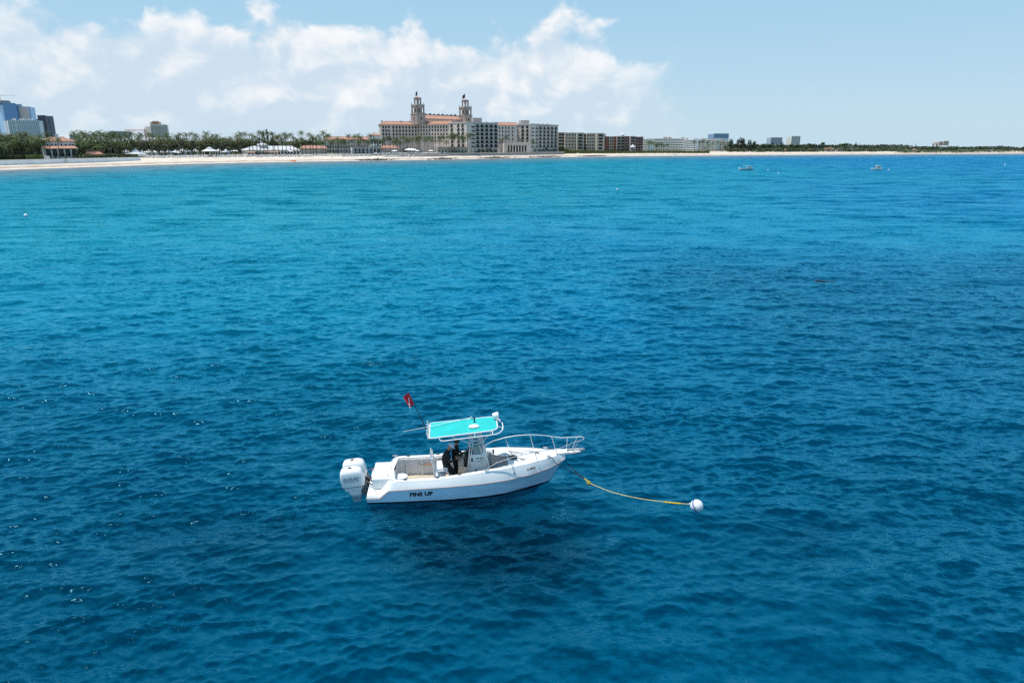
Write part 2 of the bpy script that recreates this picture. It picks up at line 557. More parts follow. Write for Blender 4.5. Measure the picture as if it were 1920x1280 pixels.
SC.cycles.transparent_max_bounces = 24
build_sea()

# ------------------------------------------------------------------ beach and land, lofted inland from the waterline
def land_profile(px):
    """(inland distance, height) of the ground in the column px of the shore"""
    cols = [-420, 0, 250, 300, 600, 760, 1000, 1060, 1250, 1400, 1700, 1920, 3600]
    #          sand top dist, sand top z, plateau dist, plateau z
    rows = [(22, 1.5, 30, 4.45), (24, 1.6, 33, 4.45), (26, 1.9, 36, 4.45), (42, 3.4, 70, 4.8), (40, 3.1, 75, 5.0), (26, 2.6, 60, 5.0), (17, 1.7, 45, 5.0), (24, 2.2, 60, 5.4), (40, 3.0, 80, 5.4), (34, 2.0, 80, 4.6), (24, 1.0, 70, 3.8), (18, 0.8, 60, 3.2), (18, 0.8, 60, 3.2)]
    return [np.interp(px, cols, [r[k] for r in rows]) for k in range(4)]

def build_land():
    cols = 960 + SHX / SHY * FPX * 1.0349
    prof = [land_profile(c) for c in cols]
    dist_n = []
    V = []; F = []
    steps = None
    rows_d, rows_z = [], []
    r = np.random.RandomState(3)
    for k in range(len(cols)):
        a, za, p, zp = prof[k]
        d = [-60, -25, -8, 0, a * 0.2, a * 0.45, a * 0.7, a, (a + p) / 2, p, p + 60, p + 200, p + 600, p + 1400]
        z = [-5, -2.2, -0.6, 0.04, za * 0.3, za * 0.55, za * 0.8, za, (za + zp) / 2, zp, zp, zp, zp - 0.5, zp - 1.5]
        rows_d.append(d); rows_z.append(z)
    d = np.array(rows_d); z = np.array(rows_z)
    return d, z

LD, LZ = build_land()

def land_z(px, inland):
    cols = 960 + SHX / SHY * FPX * 1.0349
    a, za, p, zp = land_profile(px)
    return float(np.interp(inland, [0, a, (a + p) / 2, p], [0.04, za, (za + zp) / 2, zp]))

def land_strip(name, j0, j1, material, jit=0.0):
    r = np.random.RandomState(5)
    mb = MB(); n = len(SHX)
    base = len(mb.v)
    for k in range(n):
        for j in range(j0, j1 + 1):
            zz = LZ[k, j] + (r.uniform(-jit, jit) if j0 < j < j1 else 0)
            mb.v.append((SHX[k] + SNX[k] * LD[k, j], SHY[k] + SNY[k] * LD[k, j], zz))
    w = j1 - j0 + 1
    for k in range(n - 1):
        for j in range(w - 1):
            mb.f.append((k * w + j, (k + 1) * w + j, (k + 1) * w + j + 1, k * w + j + 1)); mb.mi.append(0)
    o = mb.build(name, material, smooth=True)
    return tag(o, kind='structure')

def sand_material():
    m = bpy.data.materials.new('beach_sand'); m.use_nodes = True
    g = NT(m.node_tree); b = g.n['Principled BSDF']
    P = g.node('ShaderNodeNewGeometry').outputs['Position']
    z = g.sep(P)[2]
    n = g.noise(P, 0.12, 5, 0.65)
    c = g.mix(g.ramp(n, 0.35, 0.65), (0.54, 0.45, 0.37), (0.64, 0.57, 0.485))
    wet = g.ramp(g.m('ADD', z, g.m('MULTIPLY', g.m('SUBTRACT', n, 0.5), 0.5)), 0.10, 0.45, 1.0, 0.0)
    c = g.mix(g.m('MULTIPLY', wet, 0.35), c, (0.52, 0.42, 0.33))
    # wrack line: brown weed strewn along the tide mark
    wr = g.noise(g.v('MULTIPLY', P, (0.05, 0.05, 6.0)), 2.2, 5, 0.7)
    band = g.m('MULTIPLY', g.ramp(z, 0.45, 0.7), g.ramp(z, 1.0, 1.5, 1.0, 0.0))
    c = g.mix(g.m('MULTIPLY', band, g.ramp(wr, 0.42, 0.54, 0.0, 0.8)), c, (0.16, 0.09, 0.06))
    g.put(b.inputs['Base Color'], c)
    b.inputs['Roughness'].default_value = 0.95
    b.inputs['Specular IOR Level'].default_value = 0.1
    return m

def land_material():
    """lawn by the villa, pale paving round the hotel, dune grass and scrub farther along"""
    m = bpy.data.materials.new('land_cover'); m.use_nodes = True
    g = NT(m.node_tree); b = g.n['Principled BSDF']
    P = g.node('ShaderNodeNewGeometry').outputs['Position']
    X = g.sep(P)[0]
    n = g.noise(P, 0.25, 5, 0.65)
    lawn = g.mix(g.ramp(n, 0.35, 0.65), (0.050, 0.080, 0.022), (0.105, 0.115, 0.045))
    pave = g.mix(g.ramp(n, 0.3, 0.7), (0.42, 0.37, 0.31), (0.52, 0.47, 0.41))
    dune = g.mix(g.ramp(n, 0.4, 0.6), (0.105, 0.120, 0.035), (0.23, 0.20, 0.095))
    Xn = g.m('ADD', X, g.m('MULTIPLY', g.m('SUBTRACT', n, 0.5), 12.0))
    bed = g.mix(g.ramp(n, 0.35, 0.65), (0.055, 0.060, 0.030), (0.20, 0.18, 0.13))      # planted paths behind the loungers
    c = g.mix(g.ramp(Xn, -262.0, -254.0), lawn, bed)
    c = g.mix(g.ramp(Xn, -128.0, -112.0), c, pave)
    c = g.mix(g.ramp(Xn, 54.0, 60.0), c, dune)
    g.put(b.inputs['Base Color'], c)
    b.inputs['Roughness'].default_value = 0.95; b.inputs['Specular IOR Level'].default_value = 0.1
    return m

M_LAND = land_material()
land_strip('beach', 0, 9, sand_material())
land_strip('land', 9, 13, M_LAND)
# ------------------------------------------------------------------ materials for the buildings
M_CREAM = mat('cream_stucco', (0.62, 0.53, 0.47), 0.85, vary=0.12, vscale=0.25)
M_PINKISH = mat('pinkish_stucco', (0.56, 0.455, 0.41), 0.85, vary=0.12, vscale=0.25)
M_TOWER = mat('brown_grey_stucco', (0.42, 0.33, 0.29), 0.85, vary=0.15, vscale=0.3)
M_WHITE = mat('white_stucco', (0.66, 0.65, 0.63), 0.8, vary=0.08, vscale=0.3)
M_GREYW = mat('warm_grey_stucco', (0.46, 0.41, 0.38), 0.85, vary=0.10, vscale=0.2)
M_GREY = mat('grey_concrete', (0.33, 0.32, 0.31), 0.9, vary=0.15, vscale=0.3)
M_TRIM = mat('pale_trim', (0.60, 0.57, 0.53), 0.8)
M_TILE = mat('orange_roof_tile', (0.43, 0.215, 0.145), 0.85, vscale=0.5, vary=0.25, stretch=(1, 1, 1))
M_TILE2 = mat('salmon_roof_tile', (0.47, 0.25, 0.18), 0.85, vscale=0.5, vary=0.25)
M_DARKGLASS = mat('dark_window', (0.008, 0.010, 0.014), 0.2, spec=0.12)
M_BALC = mat('dark_balcony_rail', (0.02, 0.022, 0.026), 0.5)
M_BLUEGLASS = mat('blue_curtain_glass', (0.15, 0.31, 0.50), 0.12, spec=0.6, vary=0.3, vscale=0.05)
M_BLUEGLASS2 = mat('slate_glass', (0.10, 0.225, 0.40), 0.12, spec=0.5)
M_COPPER = mat('weathered_copper', (0.10, 0.115, 0.10), 0.7)
M_BRICK = mat('red_brick', (0.36, 0.15, 0.115), 0.9, vary=0.2, vscale=0.6)
M_DKBRICK = mat('dark_maroon_brick', (0.24, 0.165, 0.15), 0.9, vary=0.2, vscale=0.6)
M_TAUPE = mat('taupe_stucco', (0.50, 0.435, 0.365), 0.9, vary=0.1, vscale=0.3)
M_ROOFWHITE = mat('white_membrane_roof', (0.60, 0.60, 0.61), 0.6)
M_STEEL = mat('painted_steel', (0.42, 0.43, 0.45), 0.5)
M_FLAGB = mat('flag_blue', (0.02, 0.05, 0.10), 0.8)
M_FLAGR = mat('flag_red', (0.22, 0.03, 0.05), 0.8)

def PT(px, D, py=262):
    return (Xof(px, D, py), D)

class Face:
    """one flat facade from A (left as seen from the sea) to B; u runs along it, v up, w inward"""
    def __init__(s, A, B, z0, z1):
        s.A = Vector((A[0], A[1])); s.B = Vector((B[0], B[1])); s.z0, s.z1 = z0, z1
        s.L = (s.B - s.A).length; s.d = (s.B - s.A) / s.L; s.n = Vector((-s.d.y, s.d.x)); s.H = z1 - z0
        s.ang = math.atan2(s.d.y, s.d.x)
    def p(s, u, v, w=0.0):
        q = s.A + s.d * u + s.n * w
        return (q.x, q.y, s.z0 + v)
    def wall(s, mb, ops, r=0.5, mi=0):
        """wall with rectangular openings and their reveals"""
        us = sorted({0.0, s.L, *[round(o[0], 3) for o in ops], *[round(o[1], 3) for o in ops]})
        vs = sorted({0.0, s.H, *[round(o[2], 3) for o in ops], *[round(o[3], 3) for o in ops]})
        grid = {}
        for o in ops:
            for i in range(us.index(round(o[0], 3)), us.index(round(o[1], 3))):
                for j in range(vs.index(round(o[2], 3)), vs.index(round(o[3], 3))):
                    grid[i, j] = 1
        for j in range(len(vs) - 1):
            i = 0
            while i < len(us) - 1:
                if (i, j) in grid: i += 1; continue
                k = i
                while k < len(us) - 1 and (k, j) not in grid: k += 1
                mb.quad(s.p(us[i], vs[j]), s.p(us[k], vs[j]), s.p(us[k], vs[j + 1]), s.p(us[i], vs[j + 1]), mi)
                i = k
        for u0, u1, v0, v1 in ops:
            mb.quad(s.p(u0, v0), s.p(u0, v0, r), s.p(u0, v1, r), s.p(u0, v1), mi)
            mb.quad(s.p(u1, v0, r), s.p(u1, v0), s.p(u1, v1), s.p(u1, v1, r), mi)
            mb.quad(s.p(u0, v1), s.p(u0, v1, r), s.p(u1, v1, r), s.p(u1, v1), mi)
            mb.quad(s.p(u0, v0, r), s.p(u0, v0), s.p(u1, v0), s.p(u1, v0, r), mi)
    def place(s, name, mesh, u, v, w, parent):
        return link(name, mesh, parent, s.p(u, v, w), (0, 0, s.ang))
    def slab(s, mb, u0, u1, v0, v1, w0, w1, mi=0):
        mb.hexa([s.p(u0, v0, w0), s.p(u1, v0, w0), s.p(u1, v0, w1), s.p(u0, v0, w1), s.p(u0, v1, w0), s.p(u1, v1, w0), s.p(u1, v1, w1), s.p(u0, v1, w1)], mi)
    def arch(s, mb, u0, u1, v0, v1, w, seg=8, mi=0, top=None, r=0.0):
        """fills the bay u0..u1, v0..top round a round-headed hole that reaches v1; r = reveal"""
        rad = (u1 - u0) / 2; c = (u0 + u1) / 2; sp = v1 - rad
        pts = [(c - rad * math.cos(math.pi * k / seg), sp + rad * math.sin(math.pi * k / seg)) for k in range(seg + 1)]
        for a, b in zip(pts, pts[1:]):
            mb.quad(s.p(a[0], a[1], w), s.p(b[0], b[1], w), s.p(b[0], top, w), s.p(a[0], top, w), mi)
        loop = [(u0, v0)] + pts + [(u1, v0)]
        if r:
            for a, b in zip(loop, loop[1:]):
                mb.quad(s.p(*a, w), s.p(*a, w + r), s.p(*b, w + r), s.p(*b, w), mi)

_win = {}
def window_mesh(w, h, bars=1, glass=None, frame=None):
    glass = glass or M_DARKGLASS; frame = frame or M_TRIM
    k = (round(w, 2), round(h, 2), bars, glass.name, frame.name)
    if k in _win: return _win[k]
    mb = MB()
    mb.quad((0, 0, 0), (w, 0, 0), (w, 0, h), (0, 0, h), 0)
    t = 0.06
    for i in range(bars):
        x = w * (i + 1) / (bars + 1)
        mb.box(x - t / 2, x + t / 2, -0.05, -0.002, 0, h, 1)
    mb.box(0, w, -0.06, -0.003, h * 0.62, h * 0.62 + t, 1)
    _win[k] = mb.mesh('window', [glass, frame])
    return _win[k]

def balcony_mesh(w, out=0.9, h=1.1, key=None):
    k = ('b', round(w, 2), out, h)
    if k in _win: return _win[k]
    mb = MB()
    mb.box(0, w, -out, 0.0, -0.18, 0.0, 0)
    n = max(4, int(w / 0.3))
    for i in range(n + 1):
        x = w * i / n
        mb.box(x - 0.04, x + 0.04, -out + 0.02, -out + 0.08, 0, h, 1)
    mb.box(-0.03, w + 0.03, -out, -out + 0.1, h, h + 0.08, 1)
    mb.box(0.003, w - 0.003, -out + 0.10, -out + 0.13, 0.003, h * 0.8, 1)
    for x in (0.0, w - 0.06): mb.box(x, x + 0.06, -out + 0.11, 0, h - 0.06, h + 0.02, 1)
    _win[k] = mb.mesh('balcony', [M_GREY, M_BALC])
    return _win[k]

def grid_ops(L, H, cols, rows, w, h, u0=0.0, u1=None, v0=1.0, dv=3.6):
    """list of openings: cols may be a count or a list of centres"""
    u1 = L if u1 is None else u1
    cs = cols if isinstance(cols, (list, tuple)) else [u0 + (u1 - u0) * (i + 0.5) / cols for i in range(cols)]
    out = []
    for j in range(rows):
        for c in cs:
            a = (c - w / 2, c + w / 2, v0 + j * dv, v0 + j * dv + h)
            if a[0] > 0.05 and a[1] < L - 0.05 and a[3] < H - 0.05: out.append(a)
    return out

def put_windows(face, ops, parent, r=0.5, bars=1, glass=None, frame=None, balc=None, joined=False, name='window'):
    if joined:
        mb = MB()
        for u0, u1, v0, v1 in ops:
            mb.quad(face.p(u0, v0, r), face.p(u1, v0, r), face.p(u1, v1, r), face.p(u0, v1, r), 0)
            um = (u0 + u1) / 2
            if u1 - u0 > 2.0: face.slab(mb, um - 0.07, um + 0.07, v0, v1, r - 0.1, r - 0.003, 1)
        o = mb.build(name, [glass or M_DARKGLASS, frame or M_TRIM], parent)
        o['kind'] = 'stuff'
        return
    for u0, u1, v0, v1 in ops:
        face.place(name, window_mesh(u1 - u0, v1 - v0, bars, glass, frame), u0, v0, r, parent)
        if balc:
            e = balc
            face.place('balcony', balcony_mesh(u1 - u0 + e), u0 - e * 0.5 + 0.003, v0 + 0.02, -0.004, parent)

def close_box(mb, A, B, depth, z0, z1, mi=0, roofmi=None, front=False):
    """back, side walls and a flat top behind a facade"""
    f = Face(A, B, z0, z1)
    H = f.H; L = f.L
    if front: mb.quad(f.p(0, 0), f.p(L, 0), f.p(L, H), f.p(0, H), mi)
    mb.quad(f.p(0, 0, depth), f.p(0, 0), f.p(0, H), f.p(0, H, depth), mi)
    mb.quad(f.p(L, 0), f.p(L, 0, depth), f.p(L, H, depth), f.p(L, H), mi)
    mb.quad(f.p(L, 0, depth), f.p(0, 0, depth), f.p(0, H, depth), f.p(L, H, depth), mi)
    mb.quad(f.p(0, H), f.p(L, H), f.p(L, H, depth), f.p(0, H, depth), mi if roofmi is None else roofmi)
    return f

def tile_roof(name, face, parent, zrise, depth, over=0.8, thick=0.35, hipl=0.0, hipr=0.0, m=None, both=True, zoff=0.0):
    """pitched tile roof on a facade: eave at its top, ridge set back; courses of tiles as raised ribs"""
    mb = MB(); L = face.L; H = face.H + zoff
    hl, hr = hipl, hipr
    d2 = depth / 2
    e0, e1 = face.p(-over, H, -over), face.p(L + over, H, -over)
    r0, r1 = face.p(-over + hl, H + zrise, d2), face.p(L + over - hr, H + zrise, d2)
    b0, b1 = face.p(-over, H, depth + over), face.p(L + over, H, depth + over)
    mb.quad(e0, e1, r1, r0)
    mb.quad(b1, b0, r0, r1)
    mb.tri(b0, e0, r0); mb.tri(e1, b1, r1)
    dz = lambda p: (p[0], p[1], p[2] - thick)
    for a, b in ((e0, e1), (e1, b1), (b1, b0), (b0, e0)): mb.quad(dz(a), dz(b), b, a)
    mb.quad(dz(e1), dz(e0), dz(b0), dz(b1))
    n = int(L / 1.6)
    for i in range(n):
        t = (i + 0.5) / n
        p = Vector(e0).lerp(Vector(e1), t); q = Vector(r0).lerp(Vector(r1), t)
        s = Vector((face.d.x, face.d.y, 0)) * 0.18; up = Vector((0, 0, 0.14)); lo = Vector((0, 0, 0.003))
        mb.tri(tuple(p - s + lo), tuple(p + up), tuple(q + up)); mb.quad(tuple(p - s + lo), tuple(q + up), tuple(q - s + lo), tuple(q - s + lo + Vector((0, 0, 0.001))))
        mb.quad(tuple(p + up), tuple(p + s + lo), tuple(q + s + lo), tuple(q + up))
    mb.tube([Vector(r0) + Vector((0, 0, 0.1)), Vector(r1) + Vector((0, 0, 0.1))], 0.22, 5)
    return mb.build(name, m or M_TILE, parent)

# ------------------------------------------------------------------ the grand hotel with twin belfries
Z_H = 5.0
hotel = empty('grand_hotel', (0, 0, 0))
tag(hotel, 'large cream seaside hotel with twin belfry towers and orange tiled roofs', 'hotel')

def hotel_face(pa, Da, pb, Db, ptop, m, cols, rows, w, h, v_top_off, dv, r=0.5, bars=1, balc=None, depth=16, z0=Z_H, parapet=0.0, roofm=None, ground=None):
    f = Face(PT(pa, Da), PT(pb, Db), z0, Zof(ptop, Da))
    v0 = f.H - v_top_off - h - (rows - 1) * dv
    cs = [(c - pa) / (pb - pa) * f.L for c in cols]
    ops = grid_ops(f.L, f.H, cs, rows, w, h, v0=v0, dv=dv)
    mb = MB()
    allops = ops + (ground or [])
    f.wall(mb, allops, r)
    close_box(mb, PT(pa, Da), PT(pb, Db), depth, z0, f.z1)
    f.slab(mb, -0.25, f.L + 0.25, f.H - 0.45, f.H + 0.35 + parapet, -0.5, -0.003)
    mb.build('wall', m, hotel)
    put_windows(f, ops, hotel, r, bars, balc=balc, frame=M_BALC if balc else M_GREY)
    if ground: put_windows(f, ground, hotel, r, 1)
    return f

cl = lambda a, b, n: [a + (b - a) * i / (n - 1) for i in range(n)]
f_pav = hotel_face(715, 792, 736, 796, 234.2, M_CREAM, cl(719.5, 730.2, 3), 4, 1.8, 2.5, 1.0, 3.75, depth=14)
f_w1 = hotel_face(736, 797.5, 783, 812, 234.0, M_PINKISH, cl(738.4, 780.2, 8), 4, 1.9, 2.6, 1.2, 3.75)
f_w2 = hotel_face(783, 812, 842.5, 796, 234.0, M_CREAM, cl(785, 838, 11), 4, 1.8, 2.6, 1.2, 3.75)
tile_roof('roof', f_pav, hotel, 3.4, 14, hipl=6, hipr=3, zoff=0.4)
tile_roof('roof', f_w1, hotel, 3.2, 15, hipr=3, zoff=0.4)
tile_roof('roof', f_w2, hotel, 3.2, 15, hipl=3, zoff=0.4)
# seaward wing with the lit stair front
f_w3 = hotel_face(842.5, 786, 875.5, 768, 230.3, M_CREAM, [847.5, 860, 868], 6, 2.7, 3.0, 1.6, 4.0, balc=0.5)
gw = lambda f, n, w, h: [(f.L * (i + 0.5) / n - w / 2, f.L * (i + 0.5) / n + w / 2, 0.4, 0.4 + h) for i in range(n)]
fA = Face(PT(875.5, 769.5), PT(933.5, 797), Z_H, Zof(230.3, 769.5))
f_w4 = hotel_face(875.5, 769.5, 933.5, 797, 230.3, M_GREYW, [877.8 + i * (929.5 - 877.8) / 6 for i in range(7)], 6, 3.6, 3.05, 1.5, 4.0, balc=0.5, ground=gw(fA, 7, 3.0, 2.6), depth=20, parapet=0.5)
f_w5 = hotel_face(933.5, 835, 970, 845, 235.2, M_CREAM, [937, 942.5, 948.5, 954, 961], 5, 1.6, 2.3, 1.6, 4.0, depth=14)
tile_roof('roof', f_w5, hotel, 2.8, 13, zoff=0.4)
f_w6 = hotel_face(966, 856, 993.5, 846, 233.4, M_CREAM, [969, 980, 988.5], 5, 2.6, 3.1, 1.6, 4.1, balc=0.5)
fA = Face(PT(993.5, 847), PT(1046, 905), Z_H - 0.3, Zof(233.4, 847))
f_w7 = hotel_face(993.5, 847, 1046, 905, 233.4, M_GREYW, [997.5 + i * (1041.5 - 997.5) / 6 for i in range(7)], 6, 4.0, 3.05, 1.8, 4.05, balc=0.6, ground=gw(fA, 7, 3.4, 2.6), depth=22, parapet=0.5, z0=Z_H - 0.3)
# plant rooms on the flat roofs
for pa, pb, D, t in ((887.8, 904, 806, 221.3), (976.5, 992, 868, 226.0)):
    f = Face(PT(pa, D), PT(pb, D + 3), f_w4.z1 - 0.2, Zof(t, D))
    mb = MB(); close_box(mb, PT(pa, D), PT(pb, D + 3), 8, f.z0, f.z1, front=True)
    f.slab(mb, -0.2, f.L + 0.2, f.H - 0.3, f.H + 0.2, -0.3, -0.003)
    mb.build('plant_room', M_GREYW, hotel)
for px, py, D in ((913, 229.2, 800), (962, 232, 870), (968, 231.5, 870), (1000, 232.3, 870), (1008, 232.6, 880), (1017, 232.8, 880), (1026, 233.0, 890)):
    mb = MB(); x, y = PT(px, D)
    mb.box(x - 0.7, x + 0.7, y - 0.7, y + 0.7, Zof(235.5, D) - 3, Zof(py, D))
    mb.tube([(x, y, Zof(py, D)), (x + 0.5, y, Zof(py, D) + 0.8)], 0.3, 6)
    mb.build('roof_vent', M_BALC, hotel)
for px, D in ((716.5, 797), (752, 806), (768, 812)):
    mb = MB(); x, y = PT(px, D)
    mb.box(x - 0.9, x + 0.9, y + 3, y + 4.6, f_w1.z1, f_w1.z1 + 3.8); mb.box(x - 1.1, x + 1.1, y + 2.8, y + 4.8, f_w1.z1 + 3.8, f_w1.z1 + 4.3)
    mb.build('chimney', M_PINKISH, hotel)

def arcade(name, pa, Da, pb, Db, ptop, n, archh, parent, m, z0, uoff=0.1, wfrac=0.62, depth=7, glass=M_DARKGLASS):
    f = Face(PT(pa, Da), PT(pb, Db), z0, Zof(ptop, Da))
    mb = MB(); us = f.L * uoff; bay = (f.L - 2 * us) / n
    H = f.H
    mb.quad(f.p(0, 0), f.p(us, 0), f.p(us, H), f.p(0, H)); mb.quad(f.p(f.L - us, 0), f.p(f.L, 0), f.p(f.L, H), f.p(f.L - us, H))
    for i in range(n):
        a = us + bay * i; g = bay * (1 - wfrac) / 2
        mb.quad(f.p(a, 0), f.p(a + g, 0), f.p(a + g, H), f.p(a, H)); mb.quad(f.p(a + bay - g, 0), f.p(a + bay, 0), f.p(a + bay, H), f.p(a + bay - g, H))
        f.arch(mb, a + g, a + bay - g, 0, archh, 0, top=H, r=0.7)
    close_box(mb, PT(pa, Da), PT(pb, Db), depth, z0, f.z1)
    f.slab(mb, -0.3, f.L + 0.3, H - 0.5, H + 0.5, -0.45, -0.003)
    mb.build('arcade_wall' if name is None else name, m, parent)
    w = bay * wfrac
    k = ('arch', round(w, 2), round(archh, 2))
    if k not in _win:
        b2 = MB(); r = w / 2
        b2.poly([(0, 0, 0), (w, 0, 0)] + [(r + r * math.cos(math.pi * q / 8), 0, archh - r + r * math.sin(math.pi * q / 8)) for q in range(9)])
        b2.box(r - 0.05, r + 0.05, -0.08, -0.003, 0, archh - 0.02, 1); b2.box(0.05, w - 0.05, -0.08, -0.003, archh - r, archh - r + 0.1, 1)
        _win[k] = b2.mesh('arched_window', [glass, M_TRIM])
    for i in range(n):
        f.place('arched_window', _win[k], us + bay * i + bay * (1 - wfrac) / 2, 0, 0.7, parent)
    return f

arcade('pavilion_wall', 944.5, 822, 994.5, 826, 267.3, 7, 8.0, hotel, M_CREAM, Z_H, 0.13, 0.62)
# podium of shops below the seaward wing
fP = Face(PT(820, 736), PT(876, 744), 4.2, Zof(276.8, 736))
ops = [(fP.L * (i + 0.3) / 9, fP.L * (i + 0.68) / 9, 0.3, 3.6) for i in range(9)]
mb = MB(); fP.wall(mb, ops, 0.6); close_box(mb, PT(820, 736), PT(876, 744), 6, 4.2, fP.z1)
fP.slab(mb, -0.3, fP.L + 0.3, fP.H - 0.3, fP.H + 0.6, -0.4, -0.003)
mb.build('podium_wall', mat('podium_stone', (0.26, 0.25, 0.225), 0.9, vary=0.15, vscale=0.3), hotel); put_windows(fP, ops, hotel, 0.6)

# the long hall between the towers
fH = Face(PT(797, 822), PT(868, 868), Zof(236, 822), Zof(222.2, 822))
ops = [(fH.L * (i + 0.32) / 15, fH.L * (i + 0.68) / 15, 2.3, 4.8) for i in range(15)]
mb = MB(); fH.wall(mb, ops, 0.6); close_box(mb, PT(797, 822), PT(868, 868), 14, fH.z0, fH.z1)
mb.build('hall_wall', M_PINKISH, hotel)
put_windows(fH, ops, hotel, 0.6)
tile_roof('hall_roof', fH, hotel, 4.0, 15, m=M_TILE2)
mb = MB(); fH.slab(mb, 0, fH.L, fH.H + 3.7, fH.H + 4.9, 7.6, 8.6)
for i in range(9): fH.slab(mb, fH.L * (i + 0.2) / 9, fH.L * (i + 0.6) / 9, fH.H + 4.9, fH.H + 5.5 + 0.3 * (i % 3), 7.8, 8.4)
mb.build('ridge_cresting', M_COPPER, hotel)

def bell_tower(pc, D, half_px, rows, mid_px, lan_px, flagm, lean):
    """square tower set corner-on: shaft, arched belfry, balustrade with urns, open lantern, tiled cap, flagpole"""
    yS0, yS1, yM1, yL0, yL1, yR, yF = rows
    cx, cy = PT(pc, D); k = D / 1377.0
    t = empty('tower', (0, 0, 0), 0, hotel)
    s45 = math.sqrt(0.5)
    ctr = Vector((cx, cy + half_px * k))
    def corners(hp):
        h = hp * k
        # front, right, back, left
        return [(ctr.x, ctr.y - h), (ctr.x + h, ctr.y), (ctr.x, ctr.y + h), (ctr.x - h, ctr.y)]
    zz = lambda py: Zof(py, D)
    # shaft
    c = corners(half_px); mb = MB()
    wins = []
    for A, B in ((c[3], c[0]), (c[0], c[1]), (c[1], c[2]), (c[2], c[3])):
        f = Face(A, B, zz(yS0), zz(yS1)); op = [(f.L * 0.42, f.L * 0.58, f.H * 0.52, f.H * 0.72)]
        f.wall(mb, op, 0.6); wins.append((f, op))
        f.slab(mb, -0.3, f.L + 0.3, f.H, f.H + 0.7, -0.35, f.L * 0.3)
        f.slab(mb, f.L * 0.38, f.L * 0.62, f.H * 0.50 - 0.35, f.H * 0.50, -0.6, -0.003)
    mb.prism([tuple(p) for p in c], zz(yS1) - 0.02, zz(yS1) + 0.69)
    mb.build('shaft_wall', M_TOWER, t)
    for f, op in wins: put_windows(f, op, t, 0.6)
    # belfry storey
    c = corners(mid_px); mb = MB(); z0, z1 = zz(yS1) + 0.7, zz(yM1)
    for A, B in ((c[3], c[0]), (c[0], c[1]), (c[1], c[2]), (c[2], c[3])):
        f = Face(A, B, z0, z1); L, H = f.L, f.H
        pier = L * 0.15; m2 = L * 0.06
        for a, b in ((0, pier), (L - pier, L)): f.slab(mb, a, b, 0, H, 0, 0.9)
        bays = [(pier, L / 2 - m2), (L / 2 + m2, L - pier)]
        f.slab(mb, L / 2 - m2, L / 2 + m2, 0, H * 0.55, 0.2, 0.7)
        for a, b in bays:
            f.arch(mb, a, b, 0, H * 0.76, 0.003, top=H, r=0.7)
            f.slab(mb, a, b, 0, H * 0.12, 0.1, 0.5)
        mb.quad(f.p(L / 2 - m2, H * 0.5), f.p(L / 2 + m2, H * 0.5), f.p(L / 2 + m2, H), f.p(L / 2 - m2, H))
        f.slab(mb, -0.4, L + 0.4, H, H + 0.6, -0.4, 1.2)
    core = corners(mid_px * 0.42); mb.prism(core, z0, z1)
    mb.prism(corners(mid_px * 0.98), z1, z1 + 0.58)
    mb.build('belfry_wall', M_TOWER, t)
    # balustrade and urns
    mb = MB()
    zb = z1 + 0.6
    for A, B in ((c[3], c[0]), (c[0], c[1]), (c[1], c[2]), (c[2], c[3])):
        f = Face(A, B, zb, zb + 1.2)
        f.slab(mb, 0, f.L, 1.0, 1.25, 0.1, 0.45)
        for i in range(10): f.slab(mb, f.L * (i + 0.3) / 10, f.L * (i + 0.6) / 10, 0, 1.0, 0.15, 0.4)
    mb.build('balustrade', M_TRIM, t)
    for p in c:
        mb = MB(); q = ctr.lerp(Vector(p), 0.94)
        mb.lathe([(0.5, 0), (0.5, 1.3), (0.25, 1.4), (0.2, 1.7), (0.55, 2.1), (0.6, 2.5), (0.3, 2.8), (0.12, 3.1)], 8, (q.x, q.y, zb))
        mb.build('urn', M_TRIM, t)
    # open lantern
    c = corners(lan_px); mb = MB(); z0, z1 = zb, zz(yL1)
    for A, B in ((c[3], c[0]), (c[0], c[1]), (c[1], c[2]), (c[2], c[3])):
        f = Face(A, B, z0, z1); L, H = f.L, f.H
        pier = L * 0.26
        for a, b in ((0, pier), (L - pier, L)): f.slab(mb, a, b, 0, H, 0, 0.8)
        f.arch(mb, pier, L - pier, 0, H * 0.84, 0.003, top=H, r=0.6)
        f.slab(mb, pier, L - pier, 0, H * 0.18, 0.1, 0.5)
        f.slab(mb, -0.35, L + 0.35, H, H + 0.5, -0.35, 0.9)
    mb.prism(corners(lan_px * 0.97), z1, z1 + 0.48)
    mb.build('lantern_wall', M_TOWER, t)
    mb = MB(); cc = corners(lan_px * 1.12); ap = (ctr.x, ctr.y, zz(yR)); zr = z1 + 0.5
    for i in range(4):
        a, b = cc[i], cc[(i + 1) % 4]; mb.tri((*a, zr), (*b, zr), ap)
    mb.poly([(*p, zr) for p in reversed(cc)])
    mb.build('tower_roof', M_TILE2, t)
    mb = MB(); zt = zz(yF)
    mb.tube([(ctr.x, ctr.y, ap[2] - 0.5), (ctr.x, ctr.y, zt)], [0.16, 0.10], 6); mb.lathe([(0.05, 0), (0.25, 0.15), (0.05, 0.4)], 8, (ctr.x, ctr.y, zt))
    mb.build('flagpole', M_STEEL, t)
    # flag hanging half slack to the left
    mb = MB(); fw, fh = 3.4, 4.2
    for i in range(4):
        for j in range(4):
            P = lambda a, b: (ctr.x - 0.1 - fw * (a / 4) * lean, ctr.y + 0.35 * math.sin(a * 1.7 + b), zt - 0.8 - fh * b / 4 - 2.4 * (a / 4) ** 1.2)
            mi = 1 if flagm and (j % 2 == 0) and (i > 1 or j > 1) else 0
            mb.quad(P(i, j), P(i + 1, j), P(i + 1, j + 1), P(i, j + 1), mi)
    mb.build('flag', [M_FLAGB, M_FLAGR], t)

